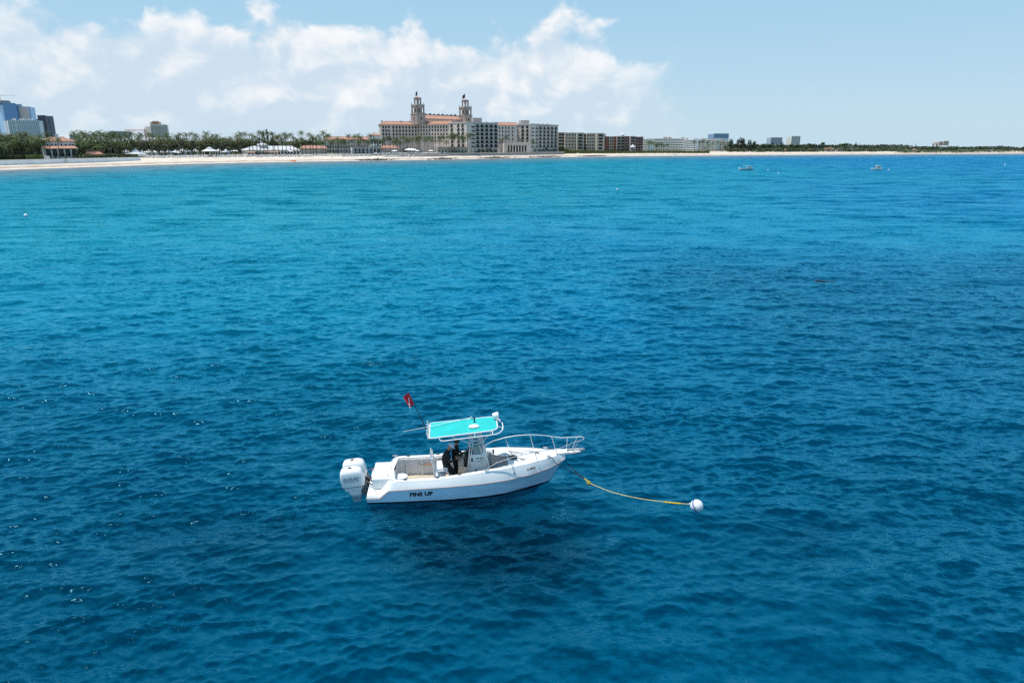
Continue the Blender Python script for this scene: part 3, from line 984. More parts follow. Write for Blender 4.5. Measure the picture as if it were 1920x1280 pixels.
bell_tower(783.6, 803, 13.9, (233.5, 214.3, 198.3, 196.5, 183.6, 180.6, 168.2), 12.3, 6.8, False, 0.55)
bell_tower(872.6, 858, 12.8, (233.5, 217.0, 202.4, 200.5, 188.2, 185.6, 173.8), 11.6, 6.4, True, 0.9)

# ------------------------------------------------------------------ low hotel annexe left of the towers
annex = empty('hotel_annexe'); tag(annex, 'long low annexe with salmon tiled roof behind the palms left of the hotel', 'building')
f = Face(PT(606, 742), PT(696, 752), Z_H, Zof(261.5, 742)); ops = grid_ops(f.L, f.H, 18, 2, 1.5, 2.2, v0=1.0, dv=4.0)
mb = MB(); f.wall(mb, ops, 0.5); close_box(mb, PT(606, 742), PT(696, 752), 12, Z_H, f.z1); mb.build('wall', M_CREAM, annex)
put_windows(f, ops, annex); tile_roof('roof', f, annex, 2.6, 12, hipl=4, hipr=4, m=M_TILE2)
f = Face(PT(695, 735), PT(714, 738), Z_H, Zof(253.2, 735)); ops = grid_ops(f.L, f.H, 4, 2, 1.6, 4.2, v0=3.0, dv=6.2)
mb = MB(); f.wall(mb, ops, 0.5); close_box(mb, PT(695, 735), PT(714, 738), 10, Z_H, f.z1); mb.build('pavilion_wall', M_WHITE, annex)
put_windows(f, ops, annex); tile_roof('roof', f, annex, 1.8, 10, hipl=4, hipr=4, m=M_TILE2)
f = arcade('arcade_wall', 660, 720, 722, 734, 276.5, 8, 4.6, annex, M_WHITE, 5.0, 0.03, 0.55, 8)
f = Face(PT(563, 690), PT(612, 697), 5.0, Zof(278.5, 690)); mb = MB(); close_box(mb, PT(563, 690), PT(612, 697), 9, 5.0, f.z1, front=True)
mb.build('wall', M_CREAM, annex); tile_roof('roof', f, annex, 2.6, 9, hipl=3, hipr=3, m=M_TILE2)
f = Face(PT(716, 730), PT(746, 738), 5.0, Zof(277.5, 730)); mb = MB(); close_box(mb, PT(716, 730), PT(746, 738), 9, 5.0, f.z1, front=True)
mb.build('wall', M_CREAM, annex); tile_roof('roof', f, annex, 2.4, 9, hipl=3, hipr=3, m=M_TILE2)

# ------------------------------------------------------------------ beach club with its white roof
club = empty('beach_club'); tag(club, 'white roofed beach club pavilion behind the loungers', 'building')
f = Face(PT(462, 634), PT(560, 664), 4.9, Zof(281.5, 634)); ops = grid_ops(f.L, f.H, 16, 1, 2.0, 2.2, v0=0.3, dv=4)
mb = MB(); f.wall(mb, ops, 0.6); close_box(mb, PT(462, 634), PT(560, 664), 14, 4.9, f.z1); mb.build('wall', M_WHITE, club); put_windows(f, ops, club, 0.6)
tile_roof('roof', f, club, 3.3, 14, hipl=7, hipr=5, m=M_ROOFWHITE)
f = Face(PT(486, 645), PT(500, 649), 8.0, Zof(271.5, 645)); mb = MB(); close_box(mb, PT(486, 645), PT(500, 649), 5, 8.0, f.z1, front=True); mb.build('cupola', M_WHITE, club)
tile_roof('roof', f, club, 1.4, 5, hipl=2.5, hipr=2.5, m=M_ROOFWHITE)
for pa, pb, D in ((459, 476, 624), (491, 520, 634)):
    f = Face(PT(pa, D), PT(pb, D), 4.9, 7.6); mb = MB()
    f.slab(mb, 0, f.L, 2.6, 2.75, 0, 4); n = int(f.L / 2.5)
    mb.quad(f.p(0, 2.0, -0.8), f.p(f.L, 2.0, -0.8), f.p(f.L, 2.76, 0), f.p(0, 2.76, 0))
    for i in range(n + 1): f.slab(mb, f.L * i / n - 0.06, f.L * i / n + 0.06, 0, 2.6, 0.05, 0.17)
    mb.build('awning', M_TILE2, club)

def gazebo(px, D, z0, r, h, label, roofh=2.6):
    x, y = PT(px, D); t = empty('gazebo', (x, y, z0)); tag(t, label, 'gazebo')
    mb = MB()
    for k in range(8):
        a = math.pi / 8 + k * math.pi / 4
        px_, py_ = r * 0.88 * math.cos(a), r * 0.88 * math.sin(a)
        p = MB(); p.box(px_ - 0.12, px_ + 0.12, py_ - 0.12, py_ + 0.12, 0, h); p.build('post', M_WHITE, t)
    mb.lathe([(r * 1.08, h), (r * 1.08, h + 0.15), (r * 0.35, h + roofh * 0.8), (r * 0.3, h + roofh * 0.8), (r * 0.3, h + roofh), (r * 0.4, h + roofh), (0.05, h + roofh * 1.35)], 8)
    mb.build('roof', M_ROOFWHITE, t)
    mb = MB(); mb.lathe([(r, -0.2), (r, 0.12)], 8); mb.build('floor_slab', M_GREY, t)
gazebo(391, 602, 4.7, 6.6, 3.4, 'white roofed octagonal gazebo at the back of the beach by the sunshades', 2.6)
gazebo(1187, 948, 5.3, 3.6, 5.0, 'small white gazebo on the dune before the red brick apartment block', 2.6)

# ------------------------------------------------------------------ left: the villa with two orange roofs
villa = empty('seaside_villa'); tag(villa, 'white two storey villa with two orange tiled roofs and columned loggia', 'house')
f = Face(PT(84, 492), PT(139, 505), 4.4, Zof(264.6, 492)); ops = [(f.L * a - 0.55, f.L * a + 0.55, 7.7, 9.4) for a in (0.06, 0.2, 0.34, 0.53, 0.68, 0.83, 0.93)]
mb = MB(); f.wall(mb, ops, 0.35); close_box(mb, PT(84, 492), PT(139, 505), 11, 4.4, f.z1); mb.build('wall', M_WHITE, villa)
put_windows(f, ops, villa, 0.35); tile_roof('roof', f, villa, 2.5, 11, hipl=5, hipr=5)
g2 = Face(PT(80.5, 486), PT(141.5, 500), 4.4, Zof(278.2, 486))
ops = [(g2.L * (i + 0.12) / 5, g2.L * (i + 0.86) / 5, 1.1, g2.H - 0.6) for i in range(5)]
mb = MB(); g2.wall(mb, ops, 0.5); close_box(mb, PT(80.5, 486), PT(141.5, 500), 5.5, 4.4, g2.z1)
g2.slab(mb, 0, g2.L, 0, 1.0, -0.25, -0.003); mb.build('loggia_wall', M_WHITE, villa)
put_windows(g2, ops, villa, 0.5, 2)
mb = MB()
a0, a1, b0, b1 = g2.p(-0.7, g2.H, -0.8), g2.p(g2.L + 0.7, g2.H, -0.8), g2.p(0, g2.H + 1.7, 5.2), g2.p(g2.L, g2.H + 1.7, 5.2)
mb.quad(a0, a1, b1, b0); mb.quad(*[(p[0], p[1], p[2] - 0.3) for p in (a1, a0, b0, b1)]); mb.quad((a0[0], a0[1], a0[2] - 0.3), (a1[0], a1[1], a1[2] - 0.3), a1, a0)
for q0, q1 in ((a0, b0), (b1, a1)): mb.quad((q0[0], q0[1], q0[2] - 0.3), q0, q1, (q1[0], q1[1], q1[2] - 0.3))
mb.build('lower_roof', M_TILE, villa)
for i in range(6):
    mb = MB(); mb.lathe([(0.34, 1.0), (0.28, 1.2), (0.24, g2.H - 1.0), (0.34, g2.H - 0.7)], 10, (*g2.p(g2.L * (i / 5) * 0.985 + 0.2, 0, -0.15)[:2], 4.4)); mb.build('column', M_WHITE, villa)
mb = MB(); p = f.p(f.L * 0.47, f.H, 3.0); mb.box(p[0] - 0.75, p[0] + 0.75, p[1] - 0.6, p[1] + 0.6, p[2], Zof(252.6, 498)); mb.box(p[0] - 0.95, p[0] + 0.95, p[1] - 0.8, p[1] + 0.8, Zof(252.6, 498), Zof(251.2, 498)); mb.build('chimney', M_WHITE, villa)
for u0, u1 in ((0.30, 0.42), (0.66, 0.78)):
    mb = MB()
    for k in range(6): g2.slab(mb, g2.L * u0 + k * 0.35, g2.L * u0 + 2.6 + k * 0.0, -0.9 + k * 0.28, -0.62 + k * 0.28, -2.6 + k * 0.36, -0.3)
    mb.build('steps', M_WHITE, villa)

# ------------------------------------------------------------------ left: skyline towers
def tower_block(name, label, cat, pa, Da, pb, Db, ptop, depth, wallm, glassm, cols, rows, wf, hf, z0=4.0, group=None, side=None, framem=None, extra=None, vbot=0.0):
    t = empty(name); tag(t, label, cat, group)
    A, B = PT(pa, Da), PT(pb, Db); f = Face(A, B, z0, Zof(ptop, Da))
    mb = MB()
    bw = f.L / cols; bh = (f.H - vbot) / rows
    ops = [(bw * (i + 0.5 - wf / 2), bw * (i + 0.5 + wf / 2), vbot + bh * (j + 0.5 - hf / 2), vbot + bh * (j + 0.5 + hf / 2)) for i in range(cols) for j in range(rows)]
    f.wall(mb, ops, 0.6); close_box(mb, A, B, depth, z0, f.z1)
    f.slab(mb, 0, f.L, f.H, f.H + 1.2, 0, 0.8)
    mb.build('wall', wallm, t)
    put_windows(f, ops, t, 0.6, glass=glassm, frame=framem, joined=True, name='window')
    for nm, (a, b) in (side or {}).items():
        # a flank: right flank runs from B inward, left flank runs from inward to A
        if nm == 'right': s = Face(B, f.p(f.L, 0, depth)[:2], z0, f.z1)
        else: s = Face(f.p(0, 0, depth)[:2], A, z0, f.z1)
        mb = MB(); bw2 = s.L / a
        for j in range(b):
            v = s.H * (j + 0.5) / b
            for i in range(a): s.slab(mb, bw2 * (i + 0.15), bw2 * (i + 0.85), v - s.H / b * 0.3, v + s.H / b * 0.3, -0.06, -0.003)
        o = mb.build('window', glassm, t); o['kind'] = 'stuff'
    return t, f

t, f = tower_block('glass_tower', 'tallest blue glass tower at the left edge under a tower crane', 'tower', 1.0, 2000, 16.5, 1950, 194.8, 30, M_BLUEGLASS2, M_BLUEGLASS, 5, 34, 0.86, 0.80)
def add_block(t, pa, Da, pb, Db, ptop, depth, wallm, glassm, cols, rows, wf, hf, z0=4.0):
    f = Face(PT(pa, Da), PT(pb, Db), z0, Zof(ptop, Da)); mb = MB(); bw = f.L / cols; bh = f.H / rows
    ops = [(bw * (i + 0.5 - wf / 2), bw * (i + 0.5 + wf / 2), bh * (j + 0.5 - hf / 2), bh * (j + 0.5 + hf / 2)) for i in range(cols) for j in range(rows)]
    f.wall(mb, ops, 0.6); close_box(mb, PT(pa, Da), PT(pb, Db), depth, z0, f.z1); f.slab(mb, 0, f.L, f.H, f.H + 1.2, 0, 0.8)
    mb.build('wall', wallm, t); put_windows(f, ops, t, 0.6, glass=glassm, joined=True)
    return f
M_PALEFRAME = mat('pale_blue_frame', (0.38, 0.53, 0.68), 0.6)
f1 = add_block(t, 16.5, 1951, 37.3, 1975, 197.0, 30, M_PALEFRAME, M_BLUEGLASS2, 6, 32, 0.8, 0.72)
mb = MB(); f1.slab(mb, -12, f1.L * 0.9, f1.H, f1.H + 9, 6, 22); mb.build('crown_floor', M_GREY, t)
mb = MB(); f1.slab(mb, 2, f1.L * 0.85, f1.H + 9, f1.H + 12, 8, 20); mb.build('plant_room', M_GREY, t)
f2 = add_block(t, 37.3, 1985, 50.5, 1990, 198.2, 26, M_PALEFRAME, M_BLUEGLASS2, 4, 32, 0.8, 0.72)
f3 = add_block(t, 50.5, 1992, 66.5, 1995, 200.8, 26, M_PALEFRAME, M_BLUEGLASS2, 5, 31, 0.8, 0.72)
f4 = add_block(t, 66.5, 1996, 73.3, 2030, 201.5, 26, M_PINKISH, M_BLUEGLASS2, 1, 31, 0.7, 0.6)
mb = MB(); f2.slab(mb, 2, f2.L - 2, f2.H, f2.H + 4, 4, 16); mb.build('plant_room', M_GREY, t)

def tower_crane(label, px, D, ybase, ytop, yjib, p0, p1, m, group=None):
    x, y = PT(px, D); t = empty('tower_crane', (x, y, Zof(ybase, D))); tag(t, label, 'crane', group)
    hb = Zof(yjib, D) - Zof(ybase, D); ht = Zof(ytop, D) - Zof(ybase, D); w = 1.0
    mb = MB()
    for sx in (-w, w):
        for sy in (-w, w): mb.tube([(sx, sy, 0), (sx, sy, hb)], 0.28, 4)
    n = int(hb / 3) + 1
    for i in range(n):
        z0, z1 = hb * i / n, hb * (i + 1) / n
        for sy in (-w, w): mb.tube([(-w, sy, z0), (w, sy, z1)], 0.16, 4)
        for sx in (-w, w): mb.tube([(sx, w, z0), (sx, -w, z1)], 0.16, 4)
    mb.build('mast', m, t)
    mb = MB(); mb.tube([(-w, 0, hb), (0, 0, ht)], 0.35, 4); mb.tube([(w, 0, hb), (0, 0, ht)], 0.35, 4); mb.build('apex_frame', m, t)
    x0, x1 = Xof(p0, D, yjib) - x, Xof(p1, D, yjib) - x
    mb = MB()
    for sy in (-0.7, 0.7): mb.tube([(x0, sy, hb), (x1, sy, hb)], 0.3, 4)
    mb.tube([(x0, 0, hb + 1.6), (x1, 0, hb + 1.6)], 0.3, 4)
    n = int(abs(x1 - x0) / 3)
    for i in range(n):
        a, b = x0 + (x1 - x0) * i / n, x0 + (x1 - x0) * (i + 1) / n
        mb.tube([(a, -0.7, hb), (b, 0, hb + 1.6)], 0.15, 4); mb.tube([(b, 0.7, hb), (a, 0, hb + 1.6)], 0.15, 4)
    mb.build('jib', m, t)
    mb = MB(); e = x1 if abs(x1) < abs(x0) else x0
    mb.box(min(e, e * 0.8), max(e, e * 0.8), -1, 1, hb - 3, hb + 0.5); mb.build('counterweight', M_GREY, t)
    mb = MB(); mb.box(0.9, 2.6, -1.9, -0.9, hb - 2.4, hb - 0.2); mb.build('cab', M_STEEL, t)
tower_crane('grey tower crane standing on the tallest glass tower', 13.8, 1985, 190.5, 174.2, 179.6, -14, 28.2, M_STEEL)
tower_crane('orange tower crane with a long low jib beside the cream block', 273.8, 1500, 262, 239.5, 244.8, 234, 277, mat('crane_orange', (0.42, 0.17, 0.09), 0.6))

t, f = tower_block('apartment_tower', 'wide white gridded tower block in front of the glass tower', 'tower', 20.5, 1700, 78.5, 1715, 226.2, 24, mat('white_grid_frame', (0.66, 0.70, 0.74), 0.7), M_BLUEGLASS2, 17, 13, 0.62, 0.70, z0=Zof(258, 1700), side=None)
fl = Face(PT(13.5, 1725), PT(20.5, 1701), f.z0, f.z1); mb = MB(); ops = grid_ops(fl.L, fl.H, 1, 13, fl.L * 0.6, 1.6, v0=1.2, dv=fl.H / 13); fl.wall(mb, ops, 0.6); close_box(mb, PT(13.5, 1725), PT(20.5, 1701), 20, f.z0, f.z1)
mb.build('wall', M_WHITE, t); put_windows(fl, ops, t, 0.6, joined=True, glass=M_BLUEGLASS2)
for a, b in ((0.12, 0.20), (0.36, 0.47), (0.56, 0.76)):
    mb = MB(); f.slab(mb, f.L * a, f.L * b, f.H, f.H + 5, 2, 14); mb.build('plant_room', M_ROOFWHITE, t)
mb = MB(); f.slab(mb, f.L * 0.245, f.L * 0.275, 0, f.H + 0.5, -0.5, -0.003); mb.build('fin', M_WHITE, t)
M_SLATE = mat('slate_blue_cladding', (0.030, 0.050, 0.080), 0.35, spec=0.6)
t, f = tower_block('office_tower', 'dark slate office tower with a stepped right shoulder', 'tower', 77.3, 1800, 92.5, 1800, 217.2, 30, M_SLATE, mat('black_glass', (0.012, 0.02, 0.035), 0.1), 6, 16, 0.9, 0.55, z0=Zof(260, 1800))
add_block(t, 92.5, 1802, 98.8, 1812, 223.5, 28, M_SLATE, M_BLUEGLASS2, 3, 14, 0.9, 0.5, z0=Zof(260, 1800)); add_block(t, 98.8, 1813, 101.0, 1830, 227.0, 24, mat('maroon_cladding', (0.10, 0.05, 0.065), 0.6), M_BLUEGLASS2, 1, 13, 0.7, 0.5, z0=Zof(260, 1800))
# cream block far behind the palms
t, f = tower_block('apartment_tower', 'cream apartment tower with rounded balcony bays and peach crown', 'tower', 285, 1480, 316, 1490, 234.5, 24, mat('pale_cream_stucco', (0.80, 0.74, 0.70), 0.85), M_BLUEGLASS2, 9, 8, 0.62, 0.6, z0=Zof(258, 1480))
fl = Face(PT(275.8, 1500), PT(285, 1481), f.z0, Zof(237.0, 1480)); mb = MB(); ops = grid_ops(fl.L, fl.H, 3, 8, 1.6, 1.7, v0=1.0, dv=fl.H / 8); fl.wall(mb, ops, 0.5); close_box(mb, PT(275.8, 1500), PT(285, 1481), 20, f.z0, fl.z1); mb.build('wall', M_CREAM, t); put_windows(fl, ops, t, 0.5, joined=True)
for a, b, hh in ((0.0, 0.62, 5.6), (0.12, 0.5, 7.6)):
    mb = MB(); f.slab(mb, f.L * a, f.L * b, f.H, f.H + hh, 3, 18); mb.build('crown', mat('peach_stucco', (0.60, 0.40, 0.29), 0.85), t)
for k in range(5):
    mb = MB()
    for j in range(8):
        c = f.p(f.L * (k + 0.5) / 5, f.H * (j + 0.15) / 8, 0.8)
        mb.lathe([(2.4, 0), (2.4, 1.1)], 10, c)
    o = mb.build('balcony_stack', M_GREYW, t)
# low white office with dark strip windows
t, f = tower_block('office_block', 'low white office block with dark strip windows above the palm tops', 'building', 206, 1300, 242.5, 1310, 247.0, 20, M_WHITE, M_BLUEGLASS2, 1, 3, 0.96, 0.45, z0=Zof(256.5, 1300))
t, f = tower_block('apartment_house', 'small cream apartment house above the villa roof', 'building', 131, 1000, 146, 1003, 253.8, 14, M_CREAM, M_BLUEGLASS2, 6, 3, 0.4, 0.5, z0=Zof(266, 1000))

# ------------------------------------------------------------------ right: apartment blocks along the dune
def apt(name, label, segs, z0, depth=16):
    t = empty(name); tag(t, label, 'building')
    for (pa, Da, pb, Db, pt, wm, cols, rows, w, h, dv, vtop, balc) in segs:
        f = Face(PT(pa, Da), PT(pb, Db), z0, Zof(pt, Da)); mb = MB()
        v0 = f.H - vtop - h - (rows - 1) * dv
        ops = grid_ops(f.L, f.H, cols, rows, w if w > 0 else f.L / cols * -w, h, v0=v0, dv=dv)
        f.wall(mb, ops, 0.8 if balc else 0.4); close_box(mb, PT(pa, Da), PT(pb, Db), depth, z0, f.z1)
        f.slab(mb, -0.15, f.L + 0.15, f.H - 0.3, f.H + 0.4, -0.3, -0.003)
        mb.build('wall', wm, t); put_windows(f, ops, t, 0.8 if balc else 0.4, balc=balc)
    return t
zA = 5.2
M_OLIVE = mat('olive_grey_stucco', (0.44, 0.41, 0.35), 0.9, vary=0.1, vscale=0.3)
apt('apartment_block', 'taupe apartment block with square windows right beside the hotel', [
    (1046.5, 955, 1059.5, 955, 248.8, M_GREYW, 2, 5, -0.92, 2.3, 4.0, 1.2, 0.1),
    (1059.5, 950, 1082, 952, 249.4, M_TAUPE, 4, 5, 2.2, 1.8, 4.0, 1.6, None),
    (1082, 947, 1094.5, 949, 249.6, M_OLIVE, 1, 5, -0.6, 2.5, 4.0, 1.2, 0.3),
    (1094.5, 957, 1100, 957, 250.8, M_GREYW, 1, 5, -0.8, 2.4, 4.0, 1.0, 0.1),
    (1100, 953, 1119, 955, 250.4, M_TAUPE, 4, 5, 2.2, 1.8, 4.0, 1.6, None),
    (1119, 949, 1133.5, 952, 250.2, M_OLIVE, 1, 5, -0.5, 2.5, 4.0, 1.2, 0.3)], zA)
redt = apt('apartment_block', 'red brick apartment block with white loggias and pointed cupolas', [
    (1133.5, 985, 1143, 986, 256.4, M_BRICK, 2, 5, -0.55, 2.3, 3.7, 1.0, None),
    (1143, 984, 1150, 985, 256.4, M_GREYW, 2, 5, -0.75, 2.5, 3.7, 1.0, None),
    (1150, 985, 1157, 986, 256.4, M_BRICK, 1, 5, -0.3, 2.0, 3.7, 1.2, None),
    (1157, 983, 1171, 985, 255.9, M_GREYW, 2, 5, -0.85, 2.6, 3.7, 0.9, 0.1),
    (1171, 984, 1182, 986, 256.0, M_DKBRICK, 2, 5, -0.5, 2.3, 3.7, 1.0, 0.2),
    (1182, 982, 1192, 984, 255.9, M_GREYW, 1, 5, -0.85, 2.6, 3.7, 0.9, 0.1),
    (1192, 984, 1206, 987, 257.0, M_DKBRICK, 3, 5, -0.6, 2.3, 3.7, 1.2, 0.2)], zA)
for px, pw, pt in ((1167, 5, 248.4), (1180.5, 3.6, 254.2), (1198, 4, 254.4), (1134, 3.6, 248.4), (1066, 3.2, 246.8)):
    D = 992 if px > 1100 else 960
    x, y = PT(px, D); r = pw * D / 1377 * 0.75; zt = Zof(pt, D); zb = Zof(257, D) - 1.0
    mb = MB(); mb.lathe([(r * 0.8, zb), (r * 0.8, zt - r * 1.1), (r * 1.15, zt - r * 1.1), (r * 0.5, zt - r * 0.35), (0.05, zt)], 8, (x, y, 0)); mb.build('cupola', M_ROOFWHITE, redt)
# the long white block, stepping away to the right
M_BRIGHT = mat('bright_white_stucco', (0.80, 0.80, 0.79), 0.8)
wb = empty('apartment_block'); tag(wb, 'long white apartment block with dark ribbon windows stepping away along the dune', 'building')
for pa, Da, pb, Db, pt, rows, cols in ((1206, 1020, 1214, 1014, 260.5, 5, 2), (1214, 1046, 1282, 1022, 259.8, 5, 14), (1282, 1018, 1305, 1010, 262.0, 5, 5), (1305, 1066, 1345, 1048, 262.0, 5, 9), (1345, 1068, 1366, 1056, 265.0, 4, 5)):
    f = Face(PT(pa, Da), PT(pb, Db), 5.0, Zof(pt, Da)); dv = (f.H - 0.8) / rows
    ops = [(f.L * (i + 0.06) / cols, f.L * (i + 0.94) / cols, dv * j + 1.1, dv * j + 1.1 + dv * 0.36) for i in range(cols) for j in range(rows)]
    mb = MB(); f.wall(mb, ops, 0.8); close_box(mb, PT(pa, Da), PT(pb, Db), 14, 5.0, f.z1)
    for j in range(rows + 1): f.slab(mb, -0.2, f.L + 0.2, dv * j + 0.55, dv * j + 0.8, -0.9, -0.003)
    mb.build('wall', M_BRIGHT, wb); put_windows(f, ops, wb, 0.8)
    r2 = random.Random(int(pa))
    for k in range(int(f.L / 9)):
        u = r2.uniform(1, f.L - 4); mb = MB(); f.slab(mb, u, u + r2.uniform(2, 4), f.H, f.H + r2.uniform(1.0, 2.2), 3, 8); mb.build('plant_room', r2.choice([M_GREY, M_GREYW, M_BRICK]), wb)
f = Face(PT(1300, 1075), PT(1366, 1090), 5.0, Zof(259.4, 1075)); mb = MB(); close_box(mb, PT(1300, 1075), PT(1366, 1090), 12, 5, f.z1, front=True); mb.build('rear_wall', M_BRIGHT, wb)

tower_block('apartment_tower', 'blue glass apartment tower rising behind the long white block', 'tower', 1338, 1700, 1366, 1712, 251.4, 24, mat('mid_blue_frame', (0.20, 0.33, 0.50), 0.5), M_BLUEGLASS, 9, 9, 0.6, 0.6, z0=Zof(266, 1700))
tower_block('apartment_tower', 'wide blue grey tower block, left one of two above the far trees', 'tower', 1445.5, 2000, 1467, 2005, 258.6, 24, mat('blue_grey_frame', (0.36, 0.42, 0.52), 0.6), M_BLUEGLASS2, 9, 8, 0.55, 0.6, z0=Zof(271, 2000))
tower_block('apartment_tower', 'narrow white ribbed tower block, right one of two above the far trees', 'tower', 1484, 2000, 1500.5, 2005, 256.2, 24, M_WHITE, M_BLUEGLASS2, 6, 1, 0.5, 0.96, z0=Zof(271, 2000))
t, f = tower_block('apartment_tower', 'pale pink stepped tower block far along the coast', 'tower', 1762, 2200, 1780, 2206, 266.6, 20, mat('pale_pink_stucco', (0.50, 0.41, 0.38), 0.85), M_BLUEGLASS2, 6, 6, 0.4, 0.5, z0=Zof(273, 2200))
add_block(t, 1770, 2199, 1780, 2201, 265.3, 18, M_PINKISH, M_BLUEGLASS2, 4, 6, 0.4, 0.5, z0=Zof(273, 2200))
tower_block('apartment_tower', 'low pale blue block at the far right end of the coast', 'tower', 1872, 2300, 1884, 2306, 274.0, 20, mat('pale_blue_stucco', (0.25, 0.38, 0.48), 0.7), M_BLUEGLASS2, 6, 3, 0.5, 0.5, z0=Zof(277, 2300))
# masts above the far trees
for px, D, yt, lab in ((1408, 1500, 255.0, 'thin grey mast above the trees next to the blue glass tower'), (1567, 1700, 263.5, 'thin grey mast over the green trees halfway along the far coast')):
    x, y = PT(px, D); mb = MB(); mb.tube([(0, 0, 0), (0, 0, Zof(yt, D) - 4)], [0.35, 0.12], 5); o = mb.build('radio_mast', M_STEEL); o.location = (x, y, 4); tag(o, lab, 'mast')

# beach houses low among the far trees
houses = ((1477, 1066, 281.0, 9, 'o', 'white beach house with a terracotta roof below the twin far towers'), (1530, 1085, 281.0, 12, 'w', 'low white beach house with flat roof left of the green domed tree'),
          (1557, 1090, 277.0, 13, 'o', 'cream beach house with an orange roof and gable on the far shore'), (1575, 1096, 279.0, 11, 'w', 'bright white beach house beside the cream one with the orange roof'),
          (1598, 1105, 278.5, 7, 'w', 'small white beach house under the pale green domed tree'), (1688, 1138, 283.4, 12, 'w', 'long low white beach house on bare shore right of the pale green tree'),
          (1707, 1143, 282.2, 8, 'w', 'small white beach house right of the long low one'), (1718, 1150, 280.5, 6, 'o', 'tiny cream beach house with a pointed roof among dark trees'),
          (1809, 1172, 281.2, 12, 'w', 'white beach house standing alone among trees right of the pink tower'), (1862, 1190, 281.8, 14, 'w', 'white terraced house block near the end of the coast'),
          (1850, 1560, 277.3, 8, 'w', 'white domed water tank showing over the far trees'))
for px, D, pt, wpx, kind, lab in houses:
    k = D / 1377; x, y = PT(px, D, 280); zt = Zof(pt, D); w = wpx * k
    t = empty('beach_house'); tag(t, lab, 'house')
    z0 = 2.8 if 'tank' not in lab else 3.0
    f = Face((x - w / 2, y), (x + w / 2, y + 1), z0, max(zt - (1.6 if kind == 'o' else 0.4), z0 + 2.5)); mb = MB()
    ops = grid_ops(f.L, f.H, max(3, int(w / 3.2)), 2 if f.H > 5.5 else 1, 1.5, 1.5, v0=0.6, dv=2.8)
    f.wall(mb, ops, 0.3); close_box(mb, (x - w / 2, y), (x + w / 2, y + 1), 7, z0, f.z1); mb.build('wall', M_WHITE if kind == 'w' else M_CREAM, t); put_windows(f, ops, t, 0.3)
    if kind == 'o': tile_roof('roof', f, t, 1.6, 7, hipl=2.5, hipr=2.5, m=M_TILE2)
    else: mb = MB(); f.slab(mb, -0.4, f.L + 0.4, f.H, f.H + 0.4, -0.4, 7.4); mb.build('roof', M_ROOFWHITE, t)

# ------------------------------------------------------------------ walls along the beach
M_SEAWALL = mat('white_sea_wall', (0.82, 0.81, 0.82), 0.85, vary=0.12, vscale=0.4)
def wall_run(name, label, pts, h0, top, m, thick=0.8, cap=True):
    t = empty(name); tag(t, label, 'wall')
    mb = MB(); cp = MB()
    for (a, b) in zip(pts, pts[1:]):
        f = Face(a, b, h0, top); f.slab(mb, 0, f.L, 0, f.H, 0, thick)
        if cap: f.slab(cp, -0.003, f.L, f.H, f.H + 0.25, -0.12, thick + 0.12)
    mb.build('wall_body', m, t)
    if cap: cp.build('coping', M_TRIM, t)
    return t
SP = lambda px, d: shore_point(px, d)
wall_run('sea_wall', 'long white sea wall below the palm grove, left of the beach steps', [SP(p, 26) for p in (-330, -150, 0, 60, 120.5)], 0.8, 4.55, M_SEAWALL)
wall_run('sea_wall', 'white sea wall below the hedge, right of the beach steps', [SP(p, 26.5) for p in (126.5, 170, 215, 262)], 0.8, 4.6, M_SEAWALL)
st = empty('beach_steps'); tag(st, 'cream beach steps in the gap between the white sea walls', 'steps')
A, B = SP(120.7, 25), SP(126.3, 25); f = Face(A, B, 1.2, 5.0)
for k in range(10):
    mb = MB(); f.slab(mb, 0, f.L, k * 0.32, k * 0.32 + 0.32, -1.6 + k * 0.3, 3.0); mb.build('step', M_TRIM, st)
t = wall_run('promenade_wall', 'long grey promenade wall between the hotel and the beach', [SP(p, d) for p, d in ((640, 45), (700, 40), (760, 32), (830, 28), (900, 24), (960, 22), (1010, 24), (1058, 27))], 1.6, 5.1, mat('promenade_stone', (0.33, 0.30, 0.285), 0.9, vary=0.12, vscale=0.3))
mb = MB()
for a, b in (((720, 26), (838, 24)),):
    pass
wall_run('terrace_wall', 'low pinkish terrace wall stepping down to the sand before the hotel', [SP(p, d) for p, d in ((745, 26), (800, 24), (838, 22.5))], 1.4, 3.6, mat('terrace_stone', (0.40, 0.33, 0.31), 0.9))
# lifeguard-like white hut on the sea wall
mb = MB(); x, y = SP(86, 29); t = empty('beach_hut', (x, y, 4.5)); tag(t, 'tiny bright white hut on top of the sea wall before the villa', 'hut')
mb.box(-1.1, 1.1, -0.9, 0.9, 0, 1.9); mb.build('hut_body', M_ROOFWHITE, t); mb = MB(); mb.box(-1.3, 1.3, -1.1, 1.1, 1.9, 2.05); mb.build('hut_roof', M_ROOFWHITE, t); mb = MB(); mb.box(-0.4, 0.3, -0.93, -0.905, 0.0, 1.6); mb.build('door', M_GREYW, t)
# garden shed row with orange roof right of the villa
t = empty('garden_pavilion'); tag(t, 'low garden pavilion with an orange roof between palms right of the villa', 'pavilion')
f = Face(PT(162, 504), PT(187, 510), 4.4, Zof(289.2, 504)); mb = MB(); close_box(mb, PT(162, 504), PT(187, 510), 5, 4.4, f.z1, front=True); mb.build('wall', M_CREAM, t); tile_roof('roof', f, t, 1.6, 5, hipl=1.5, hipr=1.5)
f = Face(PT(160, 520), PT(190, 526), 4.4, Zof(281.5, 520)); ops = grid_ops(f.L, f.H, 5, 1, 1.2, 1.0, v0=f.H - 1.8); mb = MB(); f.wall(mb, ops, 0.3); close_box(mb, PT(160, 520), PT(190, 526), 6, 4.4, f.z1); mb.build('rear_wall', M_DKBRICK, t); put_windows(f, ops, t, 0.3, frame=M_WHITE)
